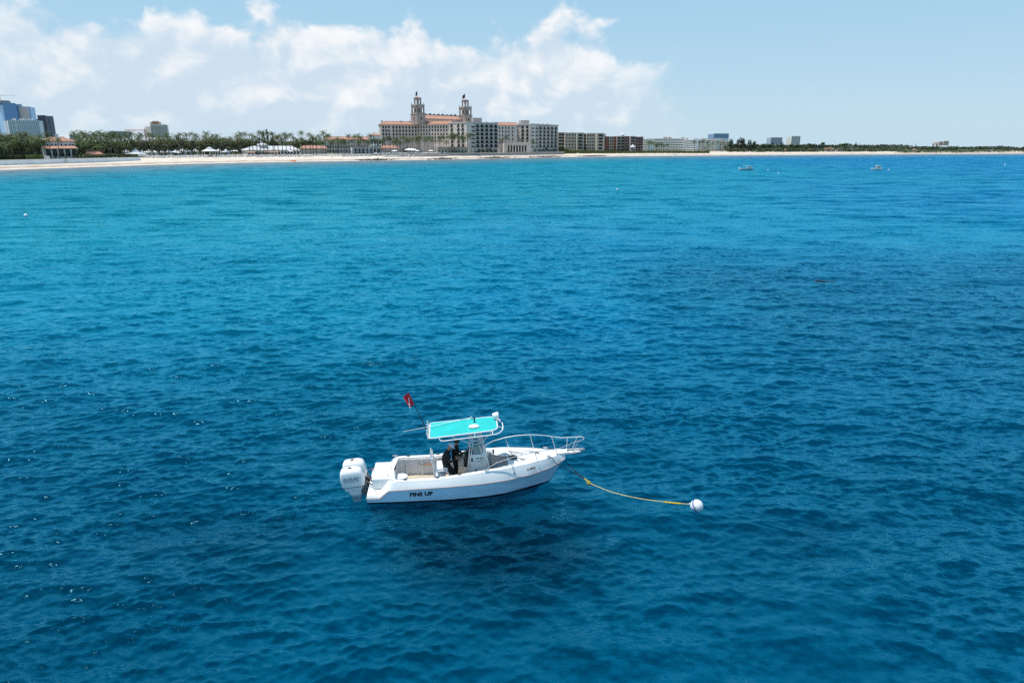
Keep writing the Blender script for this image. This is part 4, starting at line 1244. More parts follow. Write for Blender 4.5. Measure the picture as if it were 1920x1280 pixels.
# ------------------------------------------------------------------ vegetation
def leaf_mat(name, a, b_, trans=0.25):
    m = bpy.data.materials.new(name); m.use_nodes = True
    g = NT(m.node_tree); b = g.n['Principled BSDF']
    oi = g.node('ShaderNodeObjectInfo').outputs['Random']
    P = g.node('ShaderNodeNewGeometry').outputs['Position']
    f = g.m('ADD', g.m('MULTIPLY', oi, 0.5), g.m('MULTIPLY', g.noise(P, 0.5, 3, 0.6), 0.6))
    g.put(b.inputs['Base Color'], g.mix(g.ramp(f, 0.25, 0.85), a, b_))
    b.inputs['Roughness'].default_value = 0.6
    b.inputs['Specular IOR Level'].default_value = 0.3
    return m

M_PALM = leaf_mat('palm_frond_green', (0.028, 0.054, 0.014), (0.125, 0.160, 0.042))
M_DATE = leaf_mat('date_palm_olive', (0.034, 0.050, 0.017), (0.140, 0.145, 0.052))
M_LEAF = leaf_mat('broad_leaf_green', (0.018, 0.036, 0.012), (0.060, 0.085, 0.025))
M_LEAFB = leaf_mat('bright_leaf_green', (0.05, 0.09, 0.02), (0.12, 0.17, 0.04))
M_PINE = leaf_mat('pine_needle_green', (0.014, 0.026, 0.014), (0.040, 0.056, 0.026))
M_TRUNK = mat('palm_trunk', (0.10, 0.08, 0.06), 0.95, vary=0.25, vscale=2.0)
M_BARK = mat('dark_bark', (0.085, 0.065, 0.05), 0.95, vary=0.25, vscale=2.0)

def palm_crown(seed, n=20, L=4.2, droop=1.0, upright=0.5, wid=0.55):
    """feather fronds springing from one point; each leaflet is a narrow blade"""
    r = random.Random(seed); mb = MB()
    for i in range(n):
        az = i * 2.39996 + r.uniform(-0.3, 0.3)
        t0 = 1.25 - 1.55 * (i / n) ** 0.85 + r.uniform(-0.15, 0.15)       # starting elevation of the frond
        ln = L * r.uniform(0.8, 1.12)
        pts = []; p = Vector((0, 0, 0)); e = t0; ca, sa = math.cos(az), math.sin(az)
        segs = 6
        for k in range(segs + 1):
            pts.append(p.copy())
            p = p + Vector((ca * math.cos(e), sa * math.cos(e), math.sin(e))) * (ln / segs)
            e -= droop * (0.22 + 0.10 * k) * r.uniform(0.8, 1.2)
        side = Vector((-sa, ca, 0))
        for k in range(segs):
            a, b = pts[k], pts[k + 1]; d = (b - a)
            w = wid * (0.6 + 0.9 * math.sin(math.pi * min(1, (k + 0.8) / segs))) * L / 4.2
            up = side.cross(d).normalized()
            mb.tri(a - up * 0.05, b, a + up * 0.05)
            for s in (-1, 1):
                for q in (0.15, 0.6):
                    o = a + d * q
                    tip = o + side * s * w * r.uniform(0.8, 1.1) + d.normalized() * 0.55 * w - Vector((0, 0, 0.45 * w * r.uniform(0.6, 1.5)))
                    mb.tri(o - d * 0.16, o + d * 0.18, tip)
        # tip
        mb.tri(pts[-2] + side * 0.1, pts[-2] - side * 0.1, pts[-1])
    for i in range(5):                                                    # dead skirt / fruit at the heart
        a = i * 1.26; mb.tri((0.25 * math.cos(a), 0.25 * math.sin(a), 0.1), (0.25 * math.cos(a + 1), 0.25 * math.sin(a + 1), 0.1), (0.5 * math.cos(a + .5), 0.5 * math.sin(a + .5), -0.8))
    return mb

def trunk_mesh(name, bend, r0=0.24, r1=0.15, m=None, seg=7):
    mb = MB(); pts = []; rad = []
    for k in range(6):
        t = k / 5; pts.append((bend * t * t, bend * 0.4 * math.sin(t * 2.2), t)); rad.append(r0 * (1.35 if k == 0 else 1) * (1 - t) + r1 * t)
    mb.tube(pts, rad, seg)
    return mb.mesh(name, m or M_TRUNK, smooth=True)

PALMS = {'coco': [palm_crown(s, 17, 4.6, 0.95, wid=0.56).mesh('crown', M_PALM) for s in range(5)],
         'date': [palm_crown(40 + s, 24, 3.7, 0.7, wid=0.48).mesh('crown', M_DATE) for s in range(4)]}
TRUNKS = [trunk_mesh('trunk', b) for b in (-0.6, -0.2, 0.1, 0.5)]
TRUNKS_D = [trunk_mesh('trunk', b, 0.34, 0.28) for b in (-0.1, 0.1)]
BENDS = (-0.6, -0.2, 0.1, 0.5); BENDS_D = (-0.1, 0.1)

def palm(x, y, z, h, kind, label, group, r, cs=1.0):
    """h = height of the top of the crown above the ground"""
    t = empty('palm_tree', (x, y, z), r.uniform(0, 6.28)); tag(t, label, 'palm tree', group)
    th = max(1.5, h - (1.9 if kind == 'coco' else 1.6) * cs)
    i = r.randrange(4) if kind == 'coco' else r.randrange(2)
    tr = link('trunk', (TRUNKS if kind == 'coco' else TRUNKS_D)[i], t); tr.scale = (1, 1, th)
    b = (BENDS if kind == 'coco' else BENDS_D)[i]
    c = link('crown', r.choice(PALMS[kind]), t); c.location = (b, b * 0.4 * math.sin(2.2), th)
    s = cs * r.uniform(0.85, 1.12); c.scale = (s, s, s * r.uniform(0.9, 1.1)); c.rotation_euler = (r.uniform(-.12, .12), r.uniform(-.12, .12), r.uniform(0, 6.28))
    return t

def blob_crown(seed, n=420, clumps=11, leaf=0.55, shape='round'):
    """leaf-sized faces gathered in clumps through a crown one unit high and wide"""
    r = random.Random(seed); mb = MB(); cs = []
    for i in range(clumps):
        if shape == 'cone':
            z = r.random(); rad = (1 - z) * 0.42; a = r.uniform(0, 6.28)
            cs.append((rad * math.cos(a) * r.random() ** .5, rad * math.sin(a) * r.random() ** .5, z, 0.16 * (1.2 - z)))
        elif shape == 'feather':
            z = r.random() ** 0.8; rad = 0.36 * (1.05 - z * 0.8) * r.uniform(0.5, 1.1); a = r.uniform(0, 6.28)
            cs.append((rad * math.cos(a), rad * math.sin(a), z, 0.13))
        else:
            a = r.uniform(0, 6.28); z = r.uniform(0.15, 0.85); rad = 0.38 * math.sqrt(max(0.05, 1 - (2 * z - 1) ** 2)) * r.uniform(0.4, 1.1)
            cs.append((rad * math.cos(a), rad * math.sin(a), z, r.uniform(0.13, 0.22)))
    for i in range(n):
        c = r.choice(cs)
        d = Vector((r.gauss(0, 1), r.gauss(0, 1), r.gauss(0, 0.8))).normalized() * c[3] * r.uniform(0.55, 1.05)
        p = Vector(c[:3]) + d
        u = Vector((r.gauss(0, 1), r.gauss(0, 1), r.gauss(0, 1))).normalized(); v = (d.normalized() + u * 0.6).cross(u).normalized(); s = leaf * 0.1 * r.uniform(0.6, 1.3)
        w = v.cross(d).normalized() if v.cross(d).length > 1e-4 else u
        if shape == 'feather': w = (w + Vector((0, 0, 1.4))).normalized(); s *= 1.1; v = v * 0.45
        mb.quad(p - w * s - v * s * .3, p - v * s, p + w * s + v * s * .3, p + v * s)
    return mb

ROUND = [blob_crown(s).mesh('crown', M_LEAF) for s in range(4)]
ROUNDB = [blob_crown(10 + s).mesh('crown', M_LEAFB) for s in range(2)]
CONE = [blob_crown(20 + s, 380, 40, 0.4, 'cone').mesh('crown', M_PINE) for s in range(2)]
FEATHER = [blob_crown(30 + s, 560, 26, 0.5, 'feather').mesh('crown', M_PINE) for s in range(3)]
BTRUNK = [trunk_mesh('trunk', b, 0.30, 0.14, M_BARK, 6) for b in (-0.3, 0.3)]

def tree(name, x, y, z, h, w, crowns, label, cat, group, r, base=0.25):
    t = empty(name, (x, y, z), r.uniform(0, 6.28)); tag(t, label, cat, group)
    tr = link('trunk', r.choice(BTRUNK), t); tr.scale = (max(0.6, h / 9), max(0.6, h / 9), h * 0.6)
    c = link('crown', r.choice(crowns), t); c.location = (0, 0, h * base); c.scale = (w, w, h * (1 - base)); c.rotation_euler = (0, 0, r.uniform(0, 6.28))
    return t

def spread(n, p0, p1, r):
    return [p0 + (p1 - p0) * (i + r.uniform(0.1, 0.9)) / n for i in range(n)]

def palm_band(n, p0, p1, d0, d1, top0, top1, kind, label, group, seed, cs=1.0, zoff=0.0):
    r = random.Random(seed)
    for px in spread(n, p0, p1, r):
        d = r.uniform(d0, d1); x, y = shore_point(px, d)
        z = land_z(px, d) + zoff
        pxs = 960 + x / y * FPX * 1.0349
        zt = Zof(top1 - (top1 - top0) * 1.4 * r.random() ** 0.8, y)
        palm(x, y, z, max(4.0, zt - z), kind, label, group, r, cs)

# palm grove at the far left, in three depths
palm_band(13, -14, 82, 66, 80, 249, 257, 'coco', 'tall palm in the back of the dense grove left of the villa', 'palms in the grove left of the villa, back row', 1, 1.2)
palm_band(15, -14, 86, 50, 62, 254, 264, 'coco', 'palm in the middle of the dense grove left of the villa', 'palms in the grove left of the villa, middle row', 2, 1.15)
palm_band(15, -14, 80, 38, 47, 262, 276, 'coco', 'lower palm at the seaward front of the grove left of the villa', 'palms in the grove left of the villa, front row', 3, 1.05)
for px, d, top, lab in ((110, 36, 257.5, 'slender palm standing alone before the middle of the villa'), (95, 37, 256.0, 'leaning palm before the left end of the villa'), (93, 92, 246.5, 'tall palm rising behind the left end of the villa roof'), (79.5, 40, 257.5, 'tall palm at the left corner of the villa, edge of the grove')):
    x, y = shore_point(px, d); z = land_z(px, d); palm(x, y, z, Zof(top, y) - z, 'coco', lab, None, random.Random(px), 0.95)
# right of the villa
palm_band(14, 142, 242, 78, 95, 246, 254, 'coco', 'tall palm in the back row right of the villa', 'palms right of the villa, back row', 4, 1.25)
palm_band(15, 142, 246, 58, 74, 253, 263, 'coco', 'palm in the middle row right of the villa', 'palms right of the villa, middle row', 5, 1.15)
palm_band(11, 142, 246, 44, 54, 262, 272, 'coco', 'lower palm in the seaward row right of the villa', 'palms right of the villa, front row', 6, 1.05)
# date palms over the cabanas
palm_band(44, 246, 470, 60, 88, 259, 267, 'date', 'date palm over the beach cabanas, seaward rows', 'date palms over the beach cabanas', 7, 1.25)
palm_band(22, 246, 470, 100, 130, 250, 261, 'coco', 'taller palm standing behind the date palms of the cabanas', 'palms behind the cabana date palms', 8, 1.2)
palm_band(18, 470, 600, 57, 63, 257, 265, 'date', 'palm standing before the white beach club roof', 'palms before the beach club', 19, 1.15)
palm_band(24, 600, 716, 58, 76, 254, 264, 'coco', 'palm in the row along the promenade before the beach club and annexe', 'palms along the promenade before the annexe', 9, 1.15)
palm_band(20, 470, 620, 110, 145, 249, 260, 'coco', 'taller palm behind the beach club roof', 'palms behind the beach club', 10, 1.2)
palm_band(26, 716, 840, 50, 66, 256, 265, 'coco', 'palm in the row before the cream wings of the hotel', 'palms before the cream hotel wings', 11, 1.1)
palm_band(9, 840, 878, 31, 38, 252, 262, 'coco', 'palm before the lit stair front of the hotel', 'palms before the hotel stair front', 12, 1.1)
for px, d, top, lab in ((884, 28, 249.5, 'tallest palm before the grey balcony wing of the hotel'), (940, 29, 259.5, 'leaning palm left of the arched hotel pavilion'), (949, 30, 253.5, 'tall palm before the left end of the arched hotel pavilion'), (1000, 33, 262, 'palm at the left edge of the right hotel wing'), (1217, 70, 262.5, 'single palm before the left end of the white ribbon block')):
    x, y = shore_point(px, d); z = land_z(px, d); palm(x, y, z, Zof(top, y) - z, 'coco', lab, None, random.Random(px), 1.15)
palm_band(9, 1214, 1252, 60, 75, 266, 272, 'coco', 'low palm before the white ribbon block', 'low palms before the white ribbon block', 13, 1.0)
palm_band(10, 1300, 1366, 60, 78, 264, 270, 'coco', 'palm at the right end of the white ribbon block', 'palms at the right end of the white ribbon block', 14, 1.0)

def tree_band(n, p0, p1, d0, d1, top0, top1, w, crowns, label, group, seed, name='tree', cat='tree', base=0.12):
    r = random.Random(seed)
    for px in spread(n, p0, p1, r):
        d = r.uniform(d0, d1); x, y = shore_point(px, d); z = land_z(px, d)
        h = max(2.0, Zof(r.uniform(top0, top1), y) - z)
        tree(name, x, y, z - 0.1, h, w * r.uniform(0.8, 1.25), crowns, label, cat, group, r, base)

# broadleaf mass behind and between the palms
tree_band(9, -10, 84, 84, 100, 263, 269, 12, ROUND, 'dark broadleaf tree filling the grove left of the villa', 'broadleaf trees left of the villa', 21)
tree_band(9, 142, 246, 98, 116, 261, 267, 12, ROUND, 'dark broadleaf tree behind the palms right of the villa', 'broadleaf trees right of the villa', 22)
tree_band(16, 246, 470, 134, 170, 260, 266, 14, ROUND, 'dark broadleaf tree behind the cabana palms', 'broadleaf trees behind the cabana palms', 23)
tree_band(13, 470, 715, 150, 190, 261, 267, 14, ROUND, 'dark broadleaf tree behind the beach club and annexe palms', 'broadleaf trees behind the beach club', 24)
tree_band(9, 246, 470, 88, 98, 272, 280, 9, ROUND, 'low bushy tree between the cabanas', 'bushy trees between the cabanas', 25)
for px, d, top, wpx, lab in ((145, 42, 279.5, 12, 'round bush at the right corner of the villa'), (102.5, 34.5, 287.0, 4, 'small dark cypress bush left of the villa steps'), (122, 34.5, 286.5, 4, 'small dark cypress bush right of the villa steps'), (140, 36, 289, 10, 'low spreading bush at the foot of the villa loggia'),
                             (374, 66, 284, 10, 'bright green bush beside the white gazebo'), (758, 62, 277, 9, 'dark round tree between the parasols before the hotel'), (105, 110, 263.5, 14, 'broadleaf tree crown showing over the villa roof')):
    x, y = shore_point(px, d); z = land_z(px, d); r = random.Random(px)
    tree('bush', x, y, z - 0.1, Zof(top, y) - z, wpx * y / 1377 * 1.25, ROUNDB if 'bright' in lab else ROUND, lab, 'bush', None, r, 0.0)
# Norfolk pines
for px, top, d, lab in ((496.5, 243.5, 150, 'left one of three dark conifers above the palms'), (503.5, 241.0, 152, 'tallest, middle one of three dark conifers above the palms'), (513, 246.0, 148, 'right, shortest one of three dark conifers above the palms')):
    x, y = shore_point(px, d); tree('conifer', x, y, 4.8, Zof(top, y) - 4.8, 8.5, CONE, lab, 'conifer', None, random.Random(px), 0.3)
# shrubs on the plinth of the hotel's right wings
r = random.Random(31)
for px, D in ((892, 762), (899, 766), (906, 768), (913, 772), (919, 776), (927, 780), (1003, 836), (1010, 846), (1017, 856), (1024, 864), (1031, 872), (1039, 882)):
    x, y = PT(px, D, 280); tree('shrub', x, y - 3, 4.7, r.uniform(3, 6), r.uniform(3.2, 4.6), ROUND, 'dark shrub at the foot of the grey balcony wings of the hotel', 'shrubs at the foot of the hotel wings', 'shrubs at the foot of the hotel wings', r, 0.0)['category'] = 'shrub'
# casuarinas right of the apartments
for px, top, d, lab in ((1369.5, 261.5, 78, 'dark pointed conifer at the right end of the white ribbon block'), (1388, 259.5, 82, 'tallest feathery pine right of the apartment blocks'), (1383, 263, 74, 'feathery pine left of the tallest one'), (1393, 262, 90, 'feathery pine right of the tallest one'), (1404, 263.5, 84, 'broad feathery pine near the thin mast'), (1413, 266, 78, 'lower feathery pine near the thin mast')):
    x, y = shore_point(px, d); tree('pine_tree', x, y, 4.0, Zof(top, y) - 4.0, 13, FEATHER, lab, 'pine', None, random.Random(px), 0.08)
tree_band(12, 1364, 1440, 70, 96, 269, 275, 13, FEATHER + ROUND, 'dark tree in the low belt right of the apartment blocks', 'low dark trees right of the apartments', 32)
tree_band(16, 1418, 1520, 78, 120, 267.5, 273, 12, FEATHER + ROUND, 'dark tree in the belt below the twin far towers', 'trees below the twin far towers', 33)
tree_band(16, 1505, 1620, 80, 130, 270, 275, 13, FEATHER + ROUND, 'dark tree in the belt round the green domed trees', 'trees round the green domed trees', 34)
for px, top, wpx, lab, cr in ((1545, 265.6, 15, 'dark domed tree standing above the far shore belt', ROUND), (1577, 268.0, 16, 'pale green domed tree, left of two, on the far shore', ROUNDB), (1590, 268.3, 14, 'pale green domed tree, right of two, on the far shore', ROUNDB), (1603, 266.5, 6, 'dark pointed conifer right of the pale green trees', CONE), (1610, 268, 5, 'thin conifer right of the pale green trees', CONE),
                           (1700, 268.5, 3, 'slim dark conifer, left of two, over the far trees', CONE), (1715, 269, 6, 'dark stout conifer, right of two, over the far trees', CONE), (1748, 268, 6, 'dark conifer left of the pink far tower', CONE), (1755, 267.8, 6, 'dark conifer touching the pink far tower', CONE)):
    x, y = shore_point(px, 130); z = 3.5
    tree('conifer' if cr is CONE else 'domed_tree', x, y, z, Zof(top, y) - z, wpx * y / 1377 * 1.3, cr, lab, 'conifer' if cr is CONE else 'tree', None, random.Random(px), 0.1)
tree_band(18, 1612, 1760, 70, 140, 273, 277.5, 14, ROUND, 'small dark tree on the far shore left of the pink tower', 'small far trees left of the pink tower', 35)
tree_band(18, 1745, 1935, 60, 140, 275, 279, 15, ROUND, 'small dark tree on the far shore right of the pink tower', 'small far trees right of the pink tower', 36)

# far wooded belt: reads as one mass
def belt(name, p0, p1, d0, d1, n, top0, top1, m, seed, leaf=2.6):
    r = random.Random(seed); mb = MB()
    for i in range(n):
        px = p0 + (p1 - p0) * r.random(); d = r.uniform(d0, d1)
        x, y = shore_point(px, d)
        zt = Zof(r.uniform(top0, top1), y)
        for k in range(26):
            q = Vector((x + r.gauss(0, 4), y + r.gauss(0, 4), 2.0 + (zt - 2.0) * r.random() ** 0.7))
            u = Vector((r.gauss(0, 1), r.gauss(0, 1), r.gauss(0, 1))).normalized(); v = u.orthogonal().normalized(); s = leaf * r.uniform(0.5, 1.1)
            mb.quad(q - u * s, q - v * s * 0.6, q + u * s, q + v * s * 0.6)
    o = mb.build(name, m); tag(o, kind='stuff')
    return o
belt('wooded_shore', 1330, 1700, 100, 420, 420, 271.5, 276, M_PINE, 41)
belt('wooded_shore', 1680, 2500, 80, 520, 620, 274.6, 279, M_PINE, 42)
belt('wooded_shore', -250, 700, 190, 420, 520, 264, 270, M_LEAF, 43, 2.4)
belt('wooded_shore', 1690, 2300, 20, 70, 240, 280, 284, M_LEAF, 44, 1.6)
belt('wooded_shore', 1366, 1700, 56, 76, 170, 276, 282, M_LEAF, 45, 1.8)
# dune grass: tufts
def dune_grass(p0, p1, d0, d1, n, seed):
    r = random.Random(seed); mb = MB()
    for i in range(n):
        px = r.uniform(p0, p1); d = r.uniform(d0, d1); x, y = shore_point(px, d); z = land_z(px, d); h = r.uniform(0.5, 1.5)
        for k in range(3):
            a = r.uniform(0, 3.14); s = r.uniform(0.4, 0.9)
            mb.quad((x - s * math.cos(a), y - s * math.sin(a), z - 0.1), (x + s * math.cos(a), y + s * math.sin(a), z - 0.1), (x + 1.4 * s * math.cos(a), y + 1.4 * s * math.sin(a), z + h), (x - 1.1 * s * math.cos(a), y - 1.1 * s * math.sin(a), z + h * 0.9))
    tag(mb.build('dune_grass', leaf_mat('dune_grass_blades', (0.10, 0.115, 0.03), (0.22, 0.20, 0.08))), kind='stuff')
dune_grass(1052, 1330, 34, 62, 2600, 51)
# green bank right beside the hotel
mb = MB(); A = PT(1048, 905); r = random.Random(52)
for i in range(500):
    t = r.random(); px = 1047 + 28 * t; D = 905 + r.uniform(-12, 14); x, y = PT(px, D, 280); zt = Zof(275.5 + 8 * t ** 0.8, D); z = 5 + (zt - 5) * r.random() ** 0.6
    u = Vector((r.gauss(0, 1), r.gauss(0, 1), r.gauss(0, 1))).normalized(); v = u.orthogonal().normalized(); s = r.uniform(0.7, 1.4)
    mb.quad(Vector((x, y, z)) - u * s, Vector((x, y, z)) - v * s, Vector((x, y, z)) + u * s, Vector((x, y, z)) + v * s)
o = mb.build('sea_grape_bank', leaf_mat('sea_grape_leaf', (0.06, 0.085, 0.02), (0.13, 0.15, 0.05))); tag(o, 'sloping green bank of sea grape beside the right end of the hotel', 'bushes', kind='stuff')

def hedge(label, p0, p1, d, top, seed, m, thick=1.8):
    r = random.Random(seed); mb = MB(); n = int((p1 - p0) * 13)
    xm, ym = shore_point((p0 + p1) / 2, d)
    z0 = land_z(p0, d)
    for i in range(n):
        px = r.uniform(p0, p1); x, y = shore_point(px, d + r.uniform(-thick, thick) / 2); zt = Zof(top, y) + r.uniform(-0.25, 0.2)
        z = z0 + (zt - z0) * r.random() ** 0.7
        u = Vector((r.gauss(0, 1), r.gauss(0, 1), r.gauss(0, 1))).normalized(); v = u.orthogonal().normalized(); s = r.uniform(0.3, 0.6)
        q = Vector((x - xm, y - ym, z - z0)); mb.quad(q - u * s, q - v * s, q + u * s, q + v * s)
    o = mb.build('hedge', m); o.location = (xm, ym, z0); tag(o, label, 'hedge')
hedge('light green clipped hedge on the sea wall left of the villa', 48, 82, 35, 291.5, 61, M_LEAFB)
hedge('dark hedge at the far left behind the sea wall', -20, 46, 36, 292.0, 62, M_LEAF)
hedge('tall dark hedge on the sea wall before the palms right of the villa', 196, 258, 37, 289.5, 63, M_LEAF, 2.5)
hedge('lower hedge between the villa garden and the garden pavilion', 150, 196, 37, 292.0, 64, M_LEAF)

# ------------------------------------------------------------------ beach furniture
M_CANVAS = mat('white_canvas', (0.82, 0.82, 0.82), 0.8)
M_BLUECANVAS = mat('blue_canvas', (0.02, 0.045, 0.13), 0.8)
M_YELLOW = mat('yellow_canvas', (0.75, 0.62, 0.03), 0.7)
M_ORANGE = mat('orange_float', (0.70, 0.16, 0.03), 0.6)

mb = MB()
mb.box(-0.35, 0.35, -0.7, 0.7, 0.28, 0.40)
mb.hexa([(-0.35, 0.70, 0.28), (0.35, 0.70, 0.28), (0.35, 0.80, 0.28), (-0.35, 0.80, 0.28), (-0.35, 1.15, 0.85), (0.35, 1.15, 0.85), (0.35, 1.25, 0.82), (-0.35, 1.25, 0.82)])
for x in (-0.3, 0.3):
    for y in (-0.6, 0.6): mb.box(x - 0.03, x + 0.03, y - 0.03, y + 0.03, 0, 0.279)
mb.hexa([(-0.45, 1.30, 0.0), (0.45, 1.30, 0.0), (0.45, 1.36, 0.0), (-0.45, 1.36, 0.0), (-0.45, 0.85, 1.35), (0.45, 0.85, 1.35), (0.45, 0.91, 1.35), (-0.45, 0.91, 1.35)])
mb.hexa([(-0.45, 0.86, 1.353), (0.45, 0.86, 1.353), (0.45, 0.90, 1.353), (-0.45, 0.90, 1.353), (-0.45, -0.15, 1.30), (0.45, -0.15, 1.30), (0.45, -0.15, 1.36), (-0.45, -0.15, 1.36)])
LOUNGE = mb.mesh('beach_lounger', M_CANVAS)
def lounger_row(n, p0, p1, d0, d1, label, group, seed):
    r = random.Random(seed)
    for px in spread(n, p0, p1, r):
        d = r.uniform(d0, d1); x, y = shore_point(px, d)
        o = link('beach_lounger', LOUNGE, None, (x, y, land_z(px, d) + 0.02), (0, 0, r.uniform(-0.5, 0.3))); o.scale = (1.6, 1.5, 1.25)
        tag(o, label, 'lounger', group)
lounger_row(55, 268, 470, 44, 54, 'white hooded beach lounger in the rows before the cabanas and gazebo', 'beach loungers before the cabanas', 71)
lounger_row(58, 466, 650, 42, 54, 'white hooded beach lounger in the rows before the beach club', 'beach loungers before the beach club', 72)
lounger_row(34, 640, 720, 36, 42, 'white hooded beach lounger in the rows below the annexe promenade', 'beach loungers below the annexe promenade', 73)
lounger_row(34, 716, 800, 20, 28, 'white hooded beach lounger at the wall before the cream hotel wings', 'beach loungers before the hotel', 74)
r75 = random.Random(75)
for px in spread(44, 700, 835, r75):
    d = r75.uniform(35, 44); x, y = shore_point(px, d); o = link('terrace_lounger', LOUNGE, None, (x, y, max(land_z(px, d), 4.6) + 0.15), (0, 0, r75.uniform(-0.5, 0.5))); o.scale = (1.2, 1.2, 1.0)
    tag(o, 'white lounger on the terrace above the promenade wall before the hotel', 'lounger', 'terrace loungers above the promenade wall')

def parasol_meshes(R, h, m):
    mb = MB(); mb.lathe([(R, h - R * 0.28), (R * 1.0, h - R * 0.24), (R * 0.5, h - R * 0.06), (0.06, h)], 10); can = mb.mesh('canopy', m)
    mb = MB(); mb.tube([(0, 0, 0), (0, 0, h + 0.15)], 0.05, 6); mb.lathe([(0.3, 0), (0.3, 0.1), (0.05, 0.14)], 8); return can, mb.mesh('pole', M_STEEL)
PARA = {k: parasol_meshes(*v) for k, v in {'white': (2.6, 3.0, M_CANVAS), 'big': (4.6, 3.8, M_CANVAS), 'blue': (1.7, 2.5, M_BLUECANVAS), 'yellow': (1.6, 2.6, M_YELLOW)}.items()}
def parasol(px, d, kind, label, group=None, s=1.0, zmin=0.0):
    x, y = shore_point(px, d); t = empty('parasol', (x, y, max(land_z(px, d), zmin))); tag(t, label, 'parasol', group); t.scale = (s, s, s)
    for n, me in zip(('canopy', 'pole'), PARA[kind]): link(n, me, t)
r = random.Random(81)
for px in (246, 250, 261, 272, 318, 326, 334, 420, 428, 440): parasol(px, 72 + r.uniform(-4, 6), 'white', 'white parasol among the cabanas behind the left loungers', 'white parasols among the cabanas', r.uniform(0.9, 1.3))
parasol(770.5, 40, 'big', 'broad white parasol canopy before the cream hotel wings', None, 1.35, 4.8); parasol(779, 43, 'big', 'second broad white parasol canopy, right of the bigger one', None, 0.95, 4.8)
parasol(740, 42, 'white', 'small white parasol left of the broad canopies', None, 1.15, 4.8); parasol(808, 46, 'white', 'white parasol right of the broad canopies before the hotel', None, 1.1, 4.8); parasol(543, 56, 'white', 'white parasol at the right end of the beach club', None, 1.3, 4.6)
parasol(620, 37, 'yellow', 'bright yellow parasol on the sand by the promenade wall')
for px in spread(14, 452, 640, r): parasol(px, 57 + r.uniform(-3, 4), 'blue', 'navy blue parasol in the row before the beach club and annexe', 'navy parasols before the beach club', r.uniform(0.8, 1.1))
for px in spread(14, 640, 730, r): parasol(px, 50 + r.uniform(-3, 4), 'blue', 'navy blue parasol on the annexe promenade', 'navy parasols on the annexe promenade', r.uniform(0.8, 1.1), 4.9)

# cabanas: white tents with a hipped top
mb = MB(); mb.lathe([(2.7, 2.3), (2.75, 2.45), (0.05, 4.3)], 4); CT = mb.mesh('tent_roof', mat('weathered_canvas', (0.55, 0.56, 0.57), 0.8))
mb = MB()
for sx in (-1.75, 1.75):
    for sy in (-1.75, 1.75): mb.box(sx - 0.08, sx + 0.08, sy - 0.08, sy + 0.08, 0, 2.3)
CP = mb.mesh('post', M_CANVAS)
mb = MB(); mb.box(-1.6, 1.6, 1.66, 1.72, 0, 2.2); mb.box(1.66, 1.72, -1.6, 1.6, 0, 2.2); CW = mb.mesh('curtain', M_CANVAS)
mb = MB(); mb.box(-1.1, 1.1, 0.2, 1.3, 0.0, 0.8); CB = mb.mesh('sofa', M_BLUECANVAS)
r = random.Random(83)
def cabana(px, d, s):
    x, y = shore_point(px, d); t = empty('cabana', (x, y, land_z(px, d))); t.scale = (s, s, s); tag(t, 'white peaked cabana tent with navy sofa among the date palms', 'cabana', 'white cabana tents among the date palms')
    a = link('tent_roof', CT, t); a.rotation_euler = (0, 0, math.pi / 4)
    link('post', CP, t); link('curtain', CW, t); link('sofa', CB, t)
for px in (236, 266, 279, 290, 303, 316, 330, 342, 354, 366, 410, 424): cabana(px, r.uniform(78, 98), r.uniform(0.9, 1.3))
t = empty('event_tent'); x, y = shore_point(254, 62); t.location = (x, y, 4.9); tag(t, 'widest white peaked tent behind the tall dark hedge', 'tent')
mb = MB(); mb.lathe([(8.5, 1.6), (8.6, 1.75), (4.0, 2.7), (0.1, 5.6)], 8); mb.build('tent_roof', mat('weathered_canvas', (0, 0, 0)), t); mb = MB(); mb.lathe([(7.4, 0), (7.4, 1.7)], 8); mb.build('tent_wall', M_CANVAS, t)

# rock groynes at the water's edge
M_ROCK = mat('dark_rock', (0.085, 0.078, 0.066), 0.95, vary=0.4, vscale=0.8)
def rock_pile(p0, p1, n, label, seed):
    r = random.Random(seed); xm, ym = shore_point((p0 + p1) / 2, 3.5); mb = MB()
    for i in range(n):
        f = r.gauss(0.5, 0.24); px = p0 + (p1 - p0) * min(max(f, 0), 1); d = r.uniform(1.0, 6.5); x, y = shore_point(px, d); s = r.uniform(0.5, 1.15)
        st = len(mb.v); mb.lathe([(0.2, -0.7), (0.85, -0.35), (1.0, 0.1), (0.7, 0.55), (0.15, 0.75)], 6)
        for k in range(st, len(mb.v)): mb.v[k] = tuple(c * r.uniform(0.75, 1.25) for c in mb.v[k])
        M = Matrix.Translation((x - xm, y - ym, max(0.15, d * 0.13 + r.uniform(-0.1, 0.5 * (1 - abs(2 * f - 1)))))) @ Matrix.Rotation(r.uniform(0, 6), 4, 'Z') @ Matrix.Rotation(r.uniform(-.5, .5), 4, 'X') @ Matrix.Diagonal((s * 1.3, s, s * 0.8, 1))
        mb.xf(M, st)
    o = mb.build('rock_groyne', M_ROCK); o.location = (xm, ym, 0); tag(o, label, 'rocks', 'rock piles along the waterline before the hotel')
rock_pile(668, 748, 130, 'dark rock pile at the waterline, leftmost of five, by the terrace loungers', 91)
rock_pile(802, 857, 130, 'dark rock pile at the waterline below the hotel stair front', 92)
rock_pile(897, 965, 110, 'dark rock pile at the waterline below the grey balcony wing', 93)
rock_pile(994, 1058, 110, 'dark rock pile at the waterline below the right hotel wing', 94)
rock_pile(1086, 1136, 90, 'dark rock pile at the waterline, rightmost of five, before the taupe block', 95)

